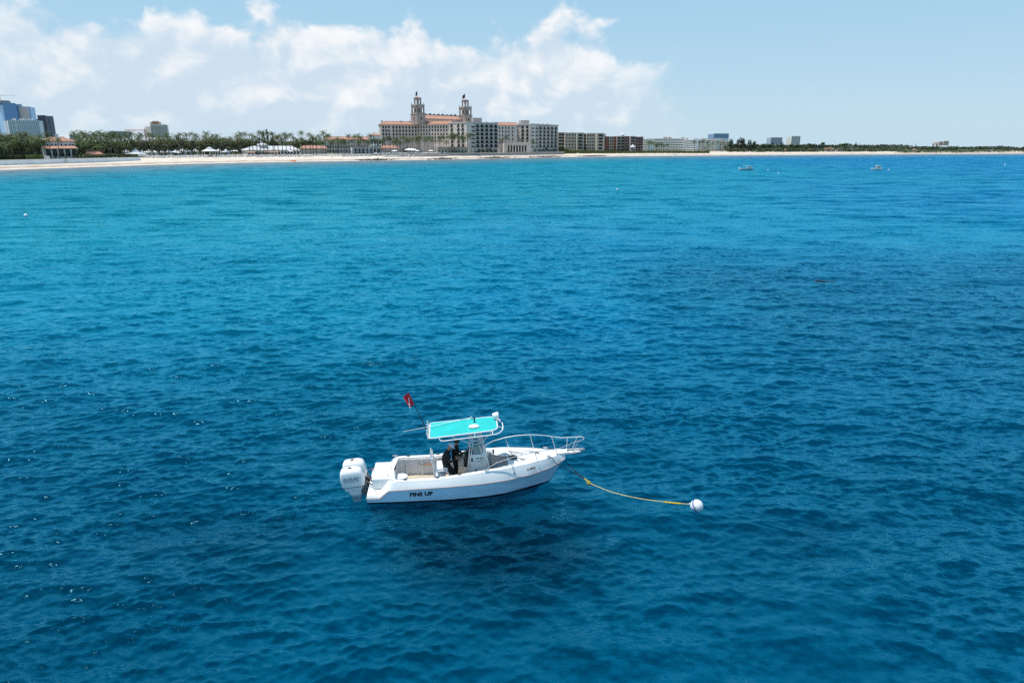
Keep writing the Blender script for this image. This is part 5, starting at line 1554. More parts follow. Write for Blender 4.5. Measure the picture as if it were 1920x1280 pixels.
# people on the far sand: a few specks
def beach_person(px, d, label, shirt):
    x, y = shore_point(px, d); t = empty('person', (x, y, land_z(px, d) - 0.02)); tag(t, label, 'person')
    mb = MB()
    mb.tube([(-0.12, 0, 0), (-0.1, 0, 0.45), (-0.09, 0, 0.88)], [0.07, 0.08, 0.11], 7); mb.tube([(0.14, 0.1, 0), (0.11, 0.02, 0.45), (0.09, 0, 0.88)], [0.07, 0.08, 0.11], 7)
    mb.tube([(0, 0, 0.82), (0, 0, 1.1), (0, 0, 1.42), (0, 0, 1.5)], [0.17, 0.15, 0.2, 0.08], 9)
    mb.tube([(-0.22, 0, 1.42), (-0.28, 0.03, 1.12), (-0.25, -0.08, 0.86)], [0.06, 0.05, 0.04], 6); mb.tube([(0.22, 0, 1.42), (0.29, 0.03, 1.12), (0.26, -0.06, 0.86)], [0.06, 0.05, 0.04], 6)
    mb.lathe([(0.05, 1.48), (0.1, 1.56), (0.115, 1.64), (0.09, 1.73), (0.03, 1.77)], 9)
    mb.build('body', mat('tanned_skin', (0.32, 0.18, 0.12), 0.7), t, smooth=True)
    mb = MB(); mb.tube([(0, 0, 0.72), (0, 0, 1.0)], [0.2, 0.18], 9); mb.build('shorts', shirt, t)
    mb = MB(); mb.lathe([(0.12, 1.64), (0.105, 1.74), (0.04, 1.795)], 9, (0, 0.015, 0)); mb.build('hair', M_BALC, t)
beach_person(1264, 12, 'person standing on the sand before the white ribbon block', M_BLUECANVAS)
beach_person(1304, 20, 'person farther up the sand near the white ribbon block', M_CANVAS)
beach_person(709, 9, 'person on the sand by the leftmost rock pile', M_BALC)
beach_person(715, 10, 'second person on the sand by the leftmost rock pile', M_CANVAS)
mb = MB(); mb.tube([(-1.4, 0, 0.3), (-0.5, 0.3, 0.42), (0.6, 0.2, 0.42), (1.4, 0, 0.3)], [0.3, 0.42, 0.42, 0.3], 8); o = mb.build('inflatable_raft', M_ORANGE); x, y = shore_point(548, 2.5); o.location = (x, y, 0.1); o.scale = (1.6, 1.6, 1.3); tag(o, 'orange inflatable raft pulled up at the waterline', 'raft')
mb = MB(); mb.lathe([(0.6, 0), (1.1, 0.2), (1.0, 0.5), (0.2, 0.75)], 9); o = mb.build('dark_boulder', M_ROCK); x, y = shore_point(403, 30); o.location = (x, y, 2.2); o.scale = (1.5, 1, 0.8); tag(o, 'dark boulder alone on the open sand left of the orange raft', 'boulder')
mb = MB(); mb.lathe([(0.9, 0), (1.1, 0.3), (0.7, 0.9), (0.1, 1.1)], 8); o = mb.build('dark_boulder', M_ROCK); x, y = shore_point(1267, 6); o.location = (x, y, 0.4); tag(o, 'dark boulder at the waterline before the white ribbon block', 'boulder')
# ------------------------------------------------------------------ the moored fishing boat
M_GEL = mat('white_gelcoat', (0.79, 0.79, 0.78), 0.22, vary=0.05, vscale=1.2, spec=0.5, coat=0.3)
M_HULLBLUE = mat('ice_blue_gelcoat', (0.46, 0.65, 0.80), 0.2, vary=0.12, vscale=0.9, stretch=(1, 1, 3), spec=0.5, coat=0.3)
M_BOTTOM = mat('black_bottom_paint', (0.012, 0.013, 0.016), 0.6)
M_LINER = mat('off_white_liner', (0.74, 0.72, 0.73), 0.55, vary=0.06, vscale=1.5)
M_FLOOR = mat('tan_deck_paint', (0.50, 0.43, 0.33), 0.8, vary=0.25, vscale=9.0)
M_RAIL = mat('rub_rail_vinyl', (0.42, 0.33, 0.33), 0.5)
M_ALU = mat('polished_tube', (0.70, 0.70, 0.70), 0.25, metal=0.55)
M_WTUBE = mat('white_powder_tube', (0.75, 0.75, 0.75), 0.35)
M_TEAL = mat('turquoise_canvas', (0.004, 0.45, 0.43), 0.75, vary=0.08, vscale=1.6, bump=0.5, bscale=2.5)
M_BLACK = mat('black_plastic', (0.012, 0.012, 0.013), 0.45)
M_DGREY = mat('dark_grey_vinyl', (0.10, 0.10, 0.105), 0.6)
M_GREYV = mat('grey_cushion', (0.27, 0.265, 0.28), 0.7)
M_WPLAST = mat('white_plastic', (0.76, 0.77, 0.78), 0.35, vary=0.10, vscale=3.0)
M_ENG = mat('white_engine_cowl', (0.80, 0.80, 0.80), 0.18, coat=0.6)
M_ENGTXT = mat('silver_blue_decal', (0.22, 0.27, 0.33), 0.4)
M_INK = mat('black_lettering', (0.010, 0.011, 0.013), 0.5)
M_SCREEN = mat('dark_screen', (0.006, 0.009, 0.014), 0.1)
M_PLEXI = bpy.data.materials.new('smoked_plexiglass'); M_PLEXI.use_nodes = True
_b = M_PLEXI.node_tree.nodes['Principled BSDF']
_b.inputs['Base Color'].default_value = (0.20, 0.25, 0.25, 1); _b.inputs['Alpha'].default_value = 0.55; _b.inputs['Roughness'].default_value = 0.08
M_REDFLAG = mat('red_flag_cloth', (0.50, 0.008, 0.025), 0.75)
M_WFLAG = mat('white_flag_cloth', (0.78, 0.78, 0.78), 0.8)

boat = empty('fishing_boat', BOAT_O, BOAT_RZ)
tag(boat, 'white centre console fishing boat with turquoise canvas top moored to the white buoy', 'boat')

_X = lambda xs, ys: (lambda x: float(np.interp(x, xs, ys)))
f_wl = _X([0, 1.5, 3.1, 4.4, 5.45, 6.54, 7.1, 7.32, 7.6, 7.95], [1.28, 1.31, 1.29, 1.18, 0.94, 0.40, 0.12, 0.03, 0.02, 0.02])
f_ry = _X([0, 1.5, 3.2, 4.4, 5.45, 6.45, 7.15, 7.6, 7.95, 8.1], [1.33, 1.36, 1.36, 1.32, 1.20, 0.93, 0.62, 0.38, 0.21, 0.19])
f_rz = _X([0, 0.5, 0.86, 1.5, 3.15, 4.4, 5.45, 6.45, 7.15, 7.6, 7.95, 8.1], [0.22, 0.22, 0.53, 0.56, 0.61, 0.66, 0.72, 0.80, 0.87, 0.97, 1.10, 1.15])
f_kz = _X([0, 5.0, 6.4, 7.0, 7.32, 7.6, 7.8, 7.95], [-0.42, -0.42, -0.32, -0.16, 0.0, 0.45, 0.74, 0.98])
f_gz = _X([0, 0.5, 0.92, 1.1, 2.4, 3.2, 4.4, 5.45, 6.2, 7.0, 7.6, 7.95, 8.1], [0.34, 0.34, 0.84, 0.87, 0.88, 0.94, 1.09, 1.18, 1.23, 1.28, 1.30, 1.31, 1.31])
f_yi = _X([1.05, 1.3, 4.4, 5.2, 5.8, 6.3, 6.7, 6.95], [0.95, 1.02, 0.98, 0.86, 0.68, 0.45, 0.20, 0.0])
def f_gy(x): return max(0.12, f_ry(x) - min(0.17, 0.10 + 0.1 * x) * (1 if x < 6.5 else max(0.45, 1 - (x - 6.5) * 0.35)))
XS = sorted(set([0, 0.25, 0.5, 0.62, 0.74, 0.86, 0.98, 1.1, 1.3] + [round(v, 3) for v in np.arange(1.6, 7.0, 0.22)] + [6.95, 7.05, 7.15, 7.25, 7.35, 7.5, 7.65, 7.8, 7.95]))

def hull_meshes():
    lo, hi = MB(), MB()
    for s in (-1, 1):
        def section(x):
            k, w, ry, rz = f_kz(x), f_wl(x), f_ry(x), f_rz(x)
            zb = max(k, 0.0) + 0.05
            t = min(1, (zb - max(k, 0)) / max(rz - max(k, 0), 0.05))
            yb = w + (ry - w) * t * 0.8
            ch = (x, s * w * 0.97, max(k, -0.04))
            mid = (x, s * (yb + (ry - yb) * (0.42 if x > 4 else 0.5)), zb + (rz - zb) * 0.5)
            return [(x, 0, k), ch, (x, s * yb, zb)], [(x, s * yb, zb), mid, (x, s * ry, rz)]
        a = [section(x) for x in XS]
        for (p, q) in zip(a, a[1:]):
            for rows, mb in ((0, lo), (1, hi)):
                for i in range(2):
                    f = (p[rows][i], q[rows][i], q[rows][i + 1], p[rows][i + 1])
                    mb.quad(*(f if s < 0 else f[::-1]))
        p = a[0]
        lo.poly([p[0][0], p[0][1], p[0][2], (0, 0, p[0][2][2])]); hi.poly([(0, 0, p[1][0][2]), p[1][0], p[1][1], p[1][2], (0, 0, p[1][2][2])])
    return lo, hi
lo, hi = hull_meshes()
lo.build('bottom', M_BOTTOM, boat, smooth=True, weld=True)
hi.build('hull', M_HULLBLUE, boat, smooth=True, weld=True)

# topsides above the rub rail, gunwale cap, foredeck and stern platform in one moulding
mb = MB()
for s in (-1, 1):
    rows = []
    for x in XS:
        ry, rz, gy, gz = f_ry(x), f_rz(x), f_gy(x), f_gz(x)
        gi = 0.0 if (x < 1.05 or x >= 6.95) else min(f_yi(x), gy - 0.1)
        crown = 0.035 if x > 6.2 else 0.0
        b = 0.05
        rows.append([(x, s * ry, rz), (x, s * (ry - 0.012), rz + 0.06), (x, s * (gy + 0.035), gz - 0.10), (x, s * gy, gz - 0.025), (x, s * (gy - b), gz), (x, s * (gi + (0.04 if gi > 0.3 else 0)), gz + crown * (1 - gi)), (x, s * gi, gz + crown * (1 - gi) - (0.03 if gi > 0.3 else 0))])
    for p, q in zip(rows, rows[1:]):
        for i in range(6):
            f = (p[i], q[i], q[i + 1], p[i + 1])
            mb.quad(*(f if s < 0 else f[::-1]))
    mb.poly(rows[0] if s < 0 else rows[0][::-1])
mb.build('topsides', M_GEL, boat, smooth=True, weld=True)
# rub rail
mb = MB()
for s in (-1, 1): mb.tube([(x, s * (f_ry(x) + 0.006), f_rz(x)) for x in XS], 0.022, 6)
mb.tube([(-0.008, y, 0.22) for y in np.linspace(-1.33, 1.33, 5)], 0.022, 6)
mb.build('rub_rail', M_RAIL, boat, smooth=True)
# cockpit liner walls and sole
ZF = 0.06
mb = MB(); fl = MB()
cx_ = [1.05] + [x for x in XS if 1.06 < x < 6.95] + [6.95]
for s in (-1, 1):
    for x0, x1 in zip(cx_, cx_[1:]):
        y0, y1 = min(f_yi(x0), f_gy(x0) - 0.1), min(f_yi(x1), f_gy(x1) - 0.1)
        q = [(x0, s * y0, f_gz(x0) - 0.031), (x1, s * y1, f_gz(x1) - 0.031), (x1, s * y1, ZF), (x0, s * y0, ZF)]
        mb.quad(*(q if s < 0 else q[::-1]))
mb.quad((1.05, -0.95, ZF), (1.05, 0.95, ZF), (1.05, 0.95, 0.86), (1.05, -0.95, 0.86))
# coaming bolster lip under the far and near gunwale
for s in (-1, 1): mb.tube([(x, s * (min(f_yi(x), f_gy(x) - 0.1) + 0.005), f_gz(x) - 0.10) for x in cx_ if x < 5.2], 0.035, 6)
mb.build('cockpit_liner', M_LINER, boat)
for x0, x1 in zip(cx_, cx_[1:]):
    y0, y1 = min(f_yi(x0), f_gy(x0) - 0.1), min(f_yi(x1), f_gy(x1) - 0.1)
    fl.quad((x0, -y0, ZF), (x1, -y1, ZF), (x1, y1, ZF), (x0, y0, ZF))
fl.build('cockpit_sole', M_FLOOR, boat, weld=True)
for x in (1.42, 2.08, 2.75):
    mb = MB(); y = min(f_yi(x), f_gy(x) - 0.1); mb.box(x - 0.03, x + 0.03, y - 0.05, y - 0.004, ZF + 0.01, f_gz(x) - 0.12); mb.build('liner_rib', M_GEL, boat)
mb = MB(); mb.box(1.15, 3.0, 0.975, 0.985, 0.60, 0.605); mb.build('toe_rail', M_GEL, boat)
# sloping white coaming round the inside of the bow
mb = MB(); bxs = [4.85, 5.1, 5.4, 5.7, 6.0, 6.3, 6.55, 6.75, 6.9]
for s in (-1, 1):
    rows = []
    for x in bxs:
        yi = min(f_yi(x), f_gy(x) - 0.1); k = min(1.0, (x - 4.85) / 0.4)
        rows.append([(x, s * (yi - 0.002), f_gz(x) - 0.02), (x, s * max(yi - 0.03 - 0.19 * k, 0.0), 0.99 - 0.05 * k)])
    for p, q in zip(rows, rows[1:]):
        f = (p[0], q[0], q[1], p[1]); mb.quad(*(f if s < 0 else f[::-1]))
mb.build('bow_coaming', M_GEL, boat, smooth=True)
# raised casting platform in the bow
mb = MB(); zp = 0.93
px_ = [5.62, 5.9, 6.2, 6.5, 6.75, 6.93]
poly = [(x, -(min(f_yi(x), f_gy(x) - 0.1) - 0.006)) for x in px_] + [(x, min(f_yi(x), f_gy(x) - 0.1) - 0.006) for x in reversed(px_)]
mb.prism(poly, ZF + 0.004, zp); mb.build('bow_platform', M_GEL, boat, bevel=0.012)
mb = MB(); mb.prism([(6.0, 0.50), (6.24, 0.04), (6.38, 0.0), (6.52, 0.05), (6.70, 0.19), (6.55, 0.30), (6.3, 0.45)], zp + 0.003, zp + 0.035); mb.build('bow_cushion', M_GREYV, boat, bevel=0.01)
mb = MB()
for a, b in ((6.20, 6.28), (6.31, 6.44)): mb.box(a, b, 0.10, 0.17, zp + 0.036, zp + 0.041)
mb.build('cushion_label', M_DGREY, boat)
mb = MB(); mb.box(5.606, 5.615, -0.3, 0.3, 0.40, 0.82); mb.build('platform_hatch', M_LINER, boat)
mb = MB(); mb.lathe([(0.05, 0), (0.06, 0.02), (0.02, 0.03)], 10, (5.75, 0.4, zp + 0.001)); mb.build('deck_latch', M_ALU, boat)

# transom cap, motor well and hatches
mb = MB(); mb.box(0.16, 0.86, -0.78, 0.78, 0.345, 0.80); mb.build('motor_bracket_well', M_GEL, boat, bevel=0.05)
for y in (-0.55, 0.55):
    mb = MB(); mb.box(0.90, 1.03, y - 0.25, y + 0.25, 0.845, 0.875); mb.build('live_well_lid', M_GEL, boat, bevel=0.012)
for (x, y, z) in ((0.75, -0.55, 0.87), (0.85, 0.2, 0.88), (0.3, -0.9, 0.35), (0.22, 0.95, 0.35)):
    mb = MB(); mb.lathe([(0.045, 0), (0.045, 0.012), (0.02, 0.018)], 10, (x, y, z)); mb.build('deck_fitting', M_ALU, boat)

def bow_box(a, b, c, d):
    pass
# cleats and rod holders along the gunwales
def cleat(x, y, z, rz=0.0):
    mb = MB()
    mb.tube([(-0.11, 0, 0.045), (-0.05, 0, 0.055), (0.05, 0, 0.055), (0.11, 0, 0.045)], [0.012, 0.016, 0.016, 0.012], 6)
    for k in (-0.035, 0.035): mb.tube([(k, 0, 0), (k, 0, 0.05)], 0.013, 6)
    o = mb.build('cleat', M_ALU, boat); o.location = (x, y, z); o.rotation_euler = (0, 0, rz)
for s in (-1, 1):
    cleat(0.95, s * 1.12, 0.86); cleat(4.7, s * 1.12, 1.115, 0.1 * -s); cleat(7.22, s * 0.42, 1.30, 0.5 * -s)
mb = MB(); mb.lathe([(0.058, 0), (0.058, 0.012), (0.038, 0.012), (0.036, 0.0)], 12); RH = mb.mesh('rod_holder', M_DGREY)
for x in (1.5, 2.75, 3.62):
    for s in (-1, 1): link('rod_holder', RH, boat, (x, s * (f_gy(x) - 0.09), f_gz(x) + 0.003)).scale = (1.5, 0.9, 1)
# vents and numbers on the topsides near the bow
def band_frame(x, s=-1, t=0.5):
    p0 = Vector((x, s * (f_ry(x) - 0.012), f_rz(x) + 0.06)); p1 = Vector((x, s * (f_gy(x) + 0.035), f_gz(x) - 0.10))
    x2 = x + 0.1
    q0 = Vector((x2, s * (f_ry(x2) - 0.012), f_rz(x2) + 0.06)); q1 = Vector((x2, s * (f_gy(x2) + 0.035), f_gz(x2) - 0.10))
    c = p0.lerp(p1, t); ex = (q0.lerp(q1, t) - c).normalized(); ey = (p1 - p0); ey = (ey - ex * ey.dot(ex)).normalized(); ez = ex.cross(ey)
    return c, ex, ey, ez
def put_frame(o, c, ex, ey, ez, lift=0.004):
    M = Matrix((ex, ey, ez)).transposed().to_4x4(); M.translation = c + ez * lift
    o.matrix_local = M
for x, r_ in ((5.78, 0.035), (5.55, 0.025)):
    c, ex, ey, ez = band_frame(x, -1, 0.45)
    mb = MB(); mb.lathe([(r_, 0), (r_, 0.012), (r_ * 0.6, 0.014), (r_ * 0.55, 0.006)], 12); o = mb.build('through_hull_vent', M_ALU if r_ < 0.03 else M_DGREY, boat); put_frame(o, c, ex, ey, ez)

def text_mesh(body, size, bold=0.0, xs=1.0, shear=0.0, sp=1.0):
    cu = bpy.data.curves.new('text', 'FONT'); cu.body = body; cu.size = size; cu.offset = bold; cu.extrude = 0.001; cu.space_character = sp; cu.shear = shear; cu.resolution_u = 3
    cu.align_x = 'CENTER'; cu.align_y = 'CENTER'
    ob = bpy.data.objects.new('text', cu); COL.objects.link(ob)
    dg = bpy.context.evaluated_depsgraph_get(); me = bpy.data.meshes.new_from_object(ob.evaluated_get(dg)); bpy.data.objects.remove(ob)
    me.transform(Matrix.Diagonal((xs, 1, 1, 1)))
    return me
def lettering(name, body, size, m, parent, c, ex, ey, ez, bold=0.0, xs=1.0, lift=0.006, shear=0.0, sp=1.0):
    me = text_mesh(body, size, bold, xs, shear, sp); me.materials.clear(); me.materials.append(m); me.name = name
    o = link(name, me, parent); put_frame(o, Vector(c), Vector(ex), Vector(ey), Vector(ez), lift); return o
def hull_frame(x, t, s=-1):
    def P(x): 
        z0, z1 = 0.05, f_rz(x); yb = f_wl(x) + (f_ry(x) - f_wl(x)) * 0.1
        return Vector((x, s * (yb + (f_ry(x) - yb) * t), z0 + (z1 - z0) * t))
    c = P(x); ex = (P(x + 0.2) - P(x - 0.2)).normalized()
    def Q(x, t):
        yb = f_wl(x) + (f_ry(x) - f_wl(x)) * 0.1; return Vector((x, s * (yb + (f_ry(x) - yb) * t), 0.05 + (f_rz(x) - 0.05) * t))
    ey = Q(x, t + 0.1) - Q(x, t - 0.1); ey = (ey - ex * ey.dot(ex)).normalized()
    return c, ex, ey, ex.cross(ey)
lettering('boat_name', 'FINS UP', 0.235, M_INK, boat, *hull_frame(2.10, 0.56), bold=0.012, xs=1.06, lift=0.008, sp=1.05)
c, ex, ey, ez = band_frame(6.48, -1, 0.50)
lettering('registration_number', 'FL 4098 JR', 0.135, M_INK, boat, c, ex, ey, ez, bold=0.003, xs=0.62, lift=0.03)
lettering('bow_lettering', 'OUTRIDERCHARTERS.COM', 0.085, M_DGREY, boat, (5.93, min(f_yi(5.93), f_gy(5.93) - 0.1) - 0.075, 1.125), Vector((0.90, -0.43, 0.06)).normalized(), Vector((0.26, 0.54, 0.79)).normalized(), Vector((-0.37, -0.70, 0.60)).normalized(), xs=0.72, lift=0.012)

# pulpit with anchor roller
mb = MB()
mb.ring([[(7.55, -0.24, 1.245), (7.55, 0.24, 1.245), (7.55, 0.24, 1.345), (7.55, -0.24, 1.345)], [(8.0, -0.18, 1.27), (8.0, 0.18, 1.27), (8.0, 0.18, 1.355), (8.0, -0.18, 1.355)], [(8.45, -0.15, 1.30), (8.45, 0.15, 1.30), (8.45, 0.15, 1.365), (8.45, -0.15, 1.365)], [(8.6, -0.09, 1.31), (8.6, 0.09, 1.31), (8.6, 0.09, 1.365), (8.6, -0.09, 1.365)]])
mb.build('pulpit', M_GEL, boat, bevel=0.015)
mb = MB(); mb.tube([(8.02, -0.195, 1.30), (8.46, -0.165, 1.325), (8.63, -0.08, 1.33), (8.63, 0.08, 1.33), (8.46, 0.165, 1.325), (8.02, 0.195, 1.30)], 0.018, 6); mb.build('pulpit_rub_rail', M_RAIL, boat)
mb = MB()
for y in (-0.06, 0.06): mb.box(8.35, 8.78, y - 0.006, y + 0.006, 1.367, 1.43)
mb.tube([(8.68, -0.075, 1.39), (8.68, 0.075, 1.39)], 0.03, 10); mb.tube([(8.76, -0.055, 1.42), (8.80, -0.03, 1.36), (8.80, 0.03, 1.36), (8.76, 0.055, 1.42)], 0.012, 6)
mb.build('anchor_roller', M_ALU, boat)
mb = MB(); mb.box(8.04, 8.34, -0.035, 0.035, 1.366, 1.39); mb.build('anchor_shank', M_DGREY, boat)

# bow rail
far = [(4.62, 1.10, 1.12), (4.78, 1.10, 1.27), (5.1, 1.08, 1.44), (5.6, 1.04, 1.59), (6.1, 0.97, 1.69), (6.63, 0.87, 1.75), (7.2, 0.73, 1.76), (7.62, 0.58, 1.73), (7.86, 0.45, 1.74), (8.3, 0.26, 1.83), (8.62, 0.18, 1.88)]
tip = [(8.72, 0.12, 1.89), (8.75, 0.0, 1.89), (8.72, -0.12, 1.89)]
near = [(x, -y, z) for x, y, z in reversed(far)]
mb = MB(); mb.tube(far + tip + near, 0.015, 8); mb.build('bow_rail', M_ALU, boat, smooth=True)
for s in (-1, 1):
    for (a, b) in (((5.58, 1.04, 1.585), (5.72, 0.98, 1.195)), ((6.62, 0.87, 1.745), (6.74, 0.72, 1.255)), ((7.50, 0.62, 1.735), (7.62, 0.32, 1.31)), ((8.12, 0.33, 1.79), (8.06, 0.16, 1.36)), ((8.50, 0.205, 1.86), (8.30, 0.13, 1.362))):
        mb = MB(); mb.tube([(a[0], s * a[1], a[2]), (b[0], s * b[1], b[2])], 0.014, 6); mb.lathe([(0.035, 0), (0.03, 0.015)], 8, (b[0], s * b[1], b[2] - 0.008)); mb.build('stanchion', M_ALU, boat)

# console
mb = MB()
def csec(z, xa, xf, w, rf):
    # outline at height z: aft edge xa, front xf, half width w, rounded front corners
    o = [(xa, -w, z), (xf - rf, -w, z)]
    for k in range(1, 5): a = math.pi / 2 * k / 4; o.append((xf - rf + rf * math.sin(a), -w + rf - rf * math.cos(a), z))
    for k in range(4): a = math.pi / 2 * k / 4; o.append((xf - rf + rf * math.cos(a), w - rf + rf * math.sin(a), z))
    o += [(xf - rf, w, z), (xa, w, z)]
    return o
mb.ring([csec(ZF + 0.004, 3.86, 4.98, 0.47, 0.2), csec(0.55, 3.88, 4.95, 0.46, 0.2), csec(1.1, 3.95, 4.84, 0.44, 0.2), csec(1.42, 4.0, 4.72, 0.42, 0.2), csec(1.50, 4.06, 4.62, 0.38, 0.18)])
mb.build('console', M_GEL, boat, smooth=True, weld=True)
con_n = Vector((0, -1, 0.055)).normalized()
mb = MB(); mb.ring([[(3.80, -0.34, 0.95), (3.80, 0.34, 0.95), (3.94, 0.34, 0.95), (3.94, -0.34, 0.95)], [(3.84, -0.36, 1.22), (3.84, 0.36, 1.22), (3.98, 0.36, 1.22), (3.98, -0.36, 1.22)], [(4.03, -0.36, 1.54), (4.03, 0.36, 1.54), (4.20, 0.36, 1.54), (4.20, -0.36, 1.54)]])
mb.build('dashboard', M_BLACK, boat, bevel=0.02)
dn = Vector((-0.86, 0, 0.51)).normalized()
for y, w, h in ((0.14, 0.22, 0.16), (-0.16, 0.20, 0.14)):
    mb = MB(); mb.box(-w / 2, w / 2, -h / 2, h / 2, 0, 0.02); o = mb.build('chart_plotter', M_SCREEN, boat); put_frame(o, Vector((3.925, y, 1.38)), Vector((0, -1, 0)), Vector((0.51, 0, 0.86)), dn, 0.004)
for k in range(4):
    mb = MB(); mb.lathe([(0.035, 0), (0.035, 0.012), (0.03, 0.014)], 12); o = mb.build('gauge', M_GREYV, boat); put_frame(o, Vector((3.815, -0.25 + 0.16 * k, 1.08)), Vector((0, -1, 0)), Vector((0.15, 0, 0.98)), Vector((-0.98, 0, 0.15)), 0.006)
# steering wheel
whl = empty('steering_wheel', (3.70, 0.05, 1.23), 0, boat); whl.rotation_euler = (0, math.radians(-62), 0)
mb = MB(); mb.tube([(0.19 * math.cos(a), 0.19 * math.sin(a), 0) for a in np.linspace(0, 2 * math.pi, 20, endpoint=False)], 0.014, 6, closed=True); mb.build('rim', M_BLACK, whl)
mb = MB()
for k in range(3): mb.tube([(0, 0, -0.02), (0.185 * math.cos(k * 2.094), 0.185 * math.sin(k * 2.094), 0)], 0.010, 5)
mb.lathe([(0.04, -0.12), (0.045, 0.01), (0.02, 0.02)], 10); mb.build('spokes', M_ALU, whl)
mb = MB(); mb.tube([(3.80, -0.28, 1.26), (3.72, -0.28, 1.42)], 0.014, 6); mb.lathe([(0.02, 0), (0.03, 0.04), (0.02, 0.07)], 8, (3.715, -0.28, 1.41)); mb.build('throttle_lever', M_BLACK, boat)
# windshield, curved round the front of the console
mb = MB(); wp = []
for k in range(9):
    a = math.radians(-100 + 200 * k / 8); wp.append((4.30 + 0.34 * math.cos(a), 0.38 * math.sin(a)))
for (x0, y0), (x1, y1) in zip(wp, wp[1:]):
    t = 0.80
    a, b = (x0, y0, 1.49), (x1, y1, 1.49); c, d = (4.24 + (x1 - 4.30) * t, y1 * 0.86, 1.92), (4.24 + (x0 - 4.30) * t, y0 * 0.86, 1.92)
    mb.quad(a, b, c, d)
mb.build('windshield', M_PLEXI, boat, smooth=True)
mb = MB(); mb.tube([(4.24 + (x - 4.30) * 0.8, y * 0.86, 1.925) for x, y in wp], 0.012, 6); mb.build('windshield_trim', M_ALU, boat)
lettering('console_lettering', 'LIFE VESTS', 0.075, M_INK, boat, (4.45, -0.437, 1.36), (1, 0, 0), Vector((0, 0.06, 1)).normalized(), con_n, bold=0.002, lift=0.012)
lettering('console_lettering', 'under seat', 0.05, M_DGREY, boat, (4.45, -0.442, 1.26), (1, 0, 0), Vector((0, 0.05, 1)).normalized(), con_n, lift=0.012)
mb = MB(); mb.box(-0.32, 0.30, -0.004, 0.004, -0.21, 0.21); o = mb.build('console_door', M_WPLAST, boat, bevel=0.003); o.location = (4.42, -0.462, 0.86); o.rotation_euler = (math.radians(-2.2), 0, 0)
mb = MB(); mb.lathe([(0.05, 0), (0.05, 0.015), (0.02, 0.02)], 10); o = mb.build('door_latch', M_GREYV, boat); put_frame(o, Vector((4.28, -0.468, 0.86)), Vector((1, 0, 0)), Vector((0, 0, 1)), Vector((0, -1, 0)), 0.004)
mb = MB(); mb.box(4.10, 4.17, -0.459, -0.448, 1.2, 1.38); mb.build('switch_panel', M_DGREY, boat)
# seat moulded to the front of the console
mb = MB(); mb.ring([[(4.985, -0.33, ZF + 0.004), (4.985, 0.33, ZF + 0.004), (4.985, 0.33, 0.68), (4.985, -0.33, 0.68)], [(5.40, -0.32, ZF + 0.004), (5.40, 0.32, ZF + 0.004), (5.40, 0.32, 0.68), (5.40, -0.32, 0.68)]]); mb.build('seat_box', M_GEL, boat, bevel=0.03)
mb = MB(); mb.box(4.99, 5.42, -0.33, 0.33, 0.684, 0.78); mb.build('seat_cushion', M_GREYV, boat, bevel=0.035)
mb = MB(); mb.ring([[(4.90, -0.32, 0.785), (4.90, 0.32, 0.785), (5.04, 0.32, 0.785), (5.04, -0.32, 0.785)], [(4.88, -0.33, 1.05), (4.88, 0.33, 1.05), (5.0, 0.33, 1.05), (5.0, -0.33, 1.05)], [(4.86, -0.26, 1.28), (4.86, 0.26, 1.28), (4.95, 0.26, 1.28), (4.95, -0.26, 1.28)], [(4.86, -0.14, 1.34), (4.86, 0.14, 1.34), (4.92, 0.14, 1.34), (4.92, -0.14, 1.34)]]); mb.build('seat_backrest', M_GREYV, boat, bevel=0.025)

# T-top
tt = empty('t_top', (0, 0, 0), 0, boat)
def tz(x): return 2.44 + (x - 2.45) * 0.087
def rrect(x0, x1, w0, w1, r0, r1, dz=0.0, n=5):
    pts = []
    for (cx, cy, a0, r_) in ((x1 - r1, -w1 + r1, -90, r1), (x1 - r1, w1 - r1, 0, r1), (x0 + r0, w0 - r0, 90, r0), (x0 + r0, -w0 + r0, 180, r0)):
        for k in range(n): a = math.radians(a0 + 90 * k / (n - 1)); pts.append((cx + r_ * math.cos(a), cy + r_ * math.sin(a)))
    return [(x, y, tz(x) + dz) for x, y in pts]
per = rrect(2.47, 5.17, 0.80, 0.73, 0.12, 0.32)
mb = MB(); mb.tube(per, 0.026, 8, closed=True); mb.build('perimeter_tube', M_WTUBE, tt, smooth=True)
inn = rrect(2.50, 5.14, 0.77, 0.70, 0.11, 0.30)
mb = MB()
top = [(x, y, z + 0.018) for x, y, z in inn]; bot = [(x, y, z + 0.006) for x, y, z in inn]
N = len(top)
c0 = (3.8, 0, tz(3.8) + 0.035)
for i in range(N):
    j = (i + 1) % N
    m1 = tuple((Vector(top[i]) * 0.5 + Vector(c0) * 0.5) + Vector((0, 0, 0.006))); m2 = tuple((Vector(top[j]) * 0.5 + Vector(c0) * 0.5) + Vector((0, 0, 0.006)))
    mb.quad(top[i], top[j], m2, m1); mb.tri(m1, m2, c0); mb.quad(bot[i], bot[j], top[j], top[i]); mb.tri(bot[j], bot[i], (3.8, 0, tz(3.8) + 0.008))
mb.build('canvas', M_TEAL, tt, smooth=True, weld=True)
for x in (4.02, 4.38):
    mb = MB(); pts = [(x + 0.0 * y, y, tz(x) + 0.026 + 0.02 * (1 - (y / 0.74) ** 2) * 0.8) for y in np.linspace(-0.74, 0.74, 9)]
    mb.tube(pts, 0.007, 4); mb.build('canvas_seam', mat('pale_teal_seam', (0.20, 0.62, 0.60), 0.7), tt)
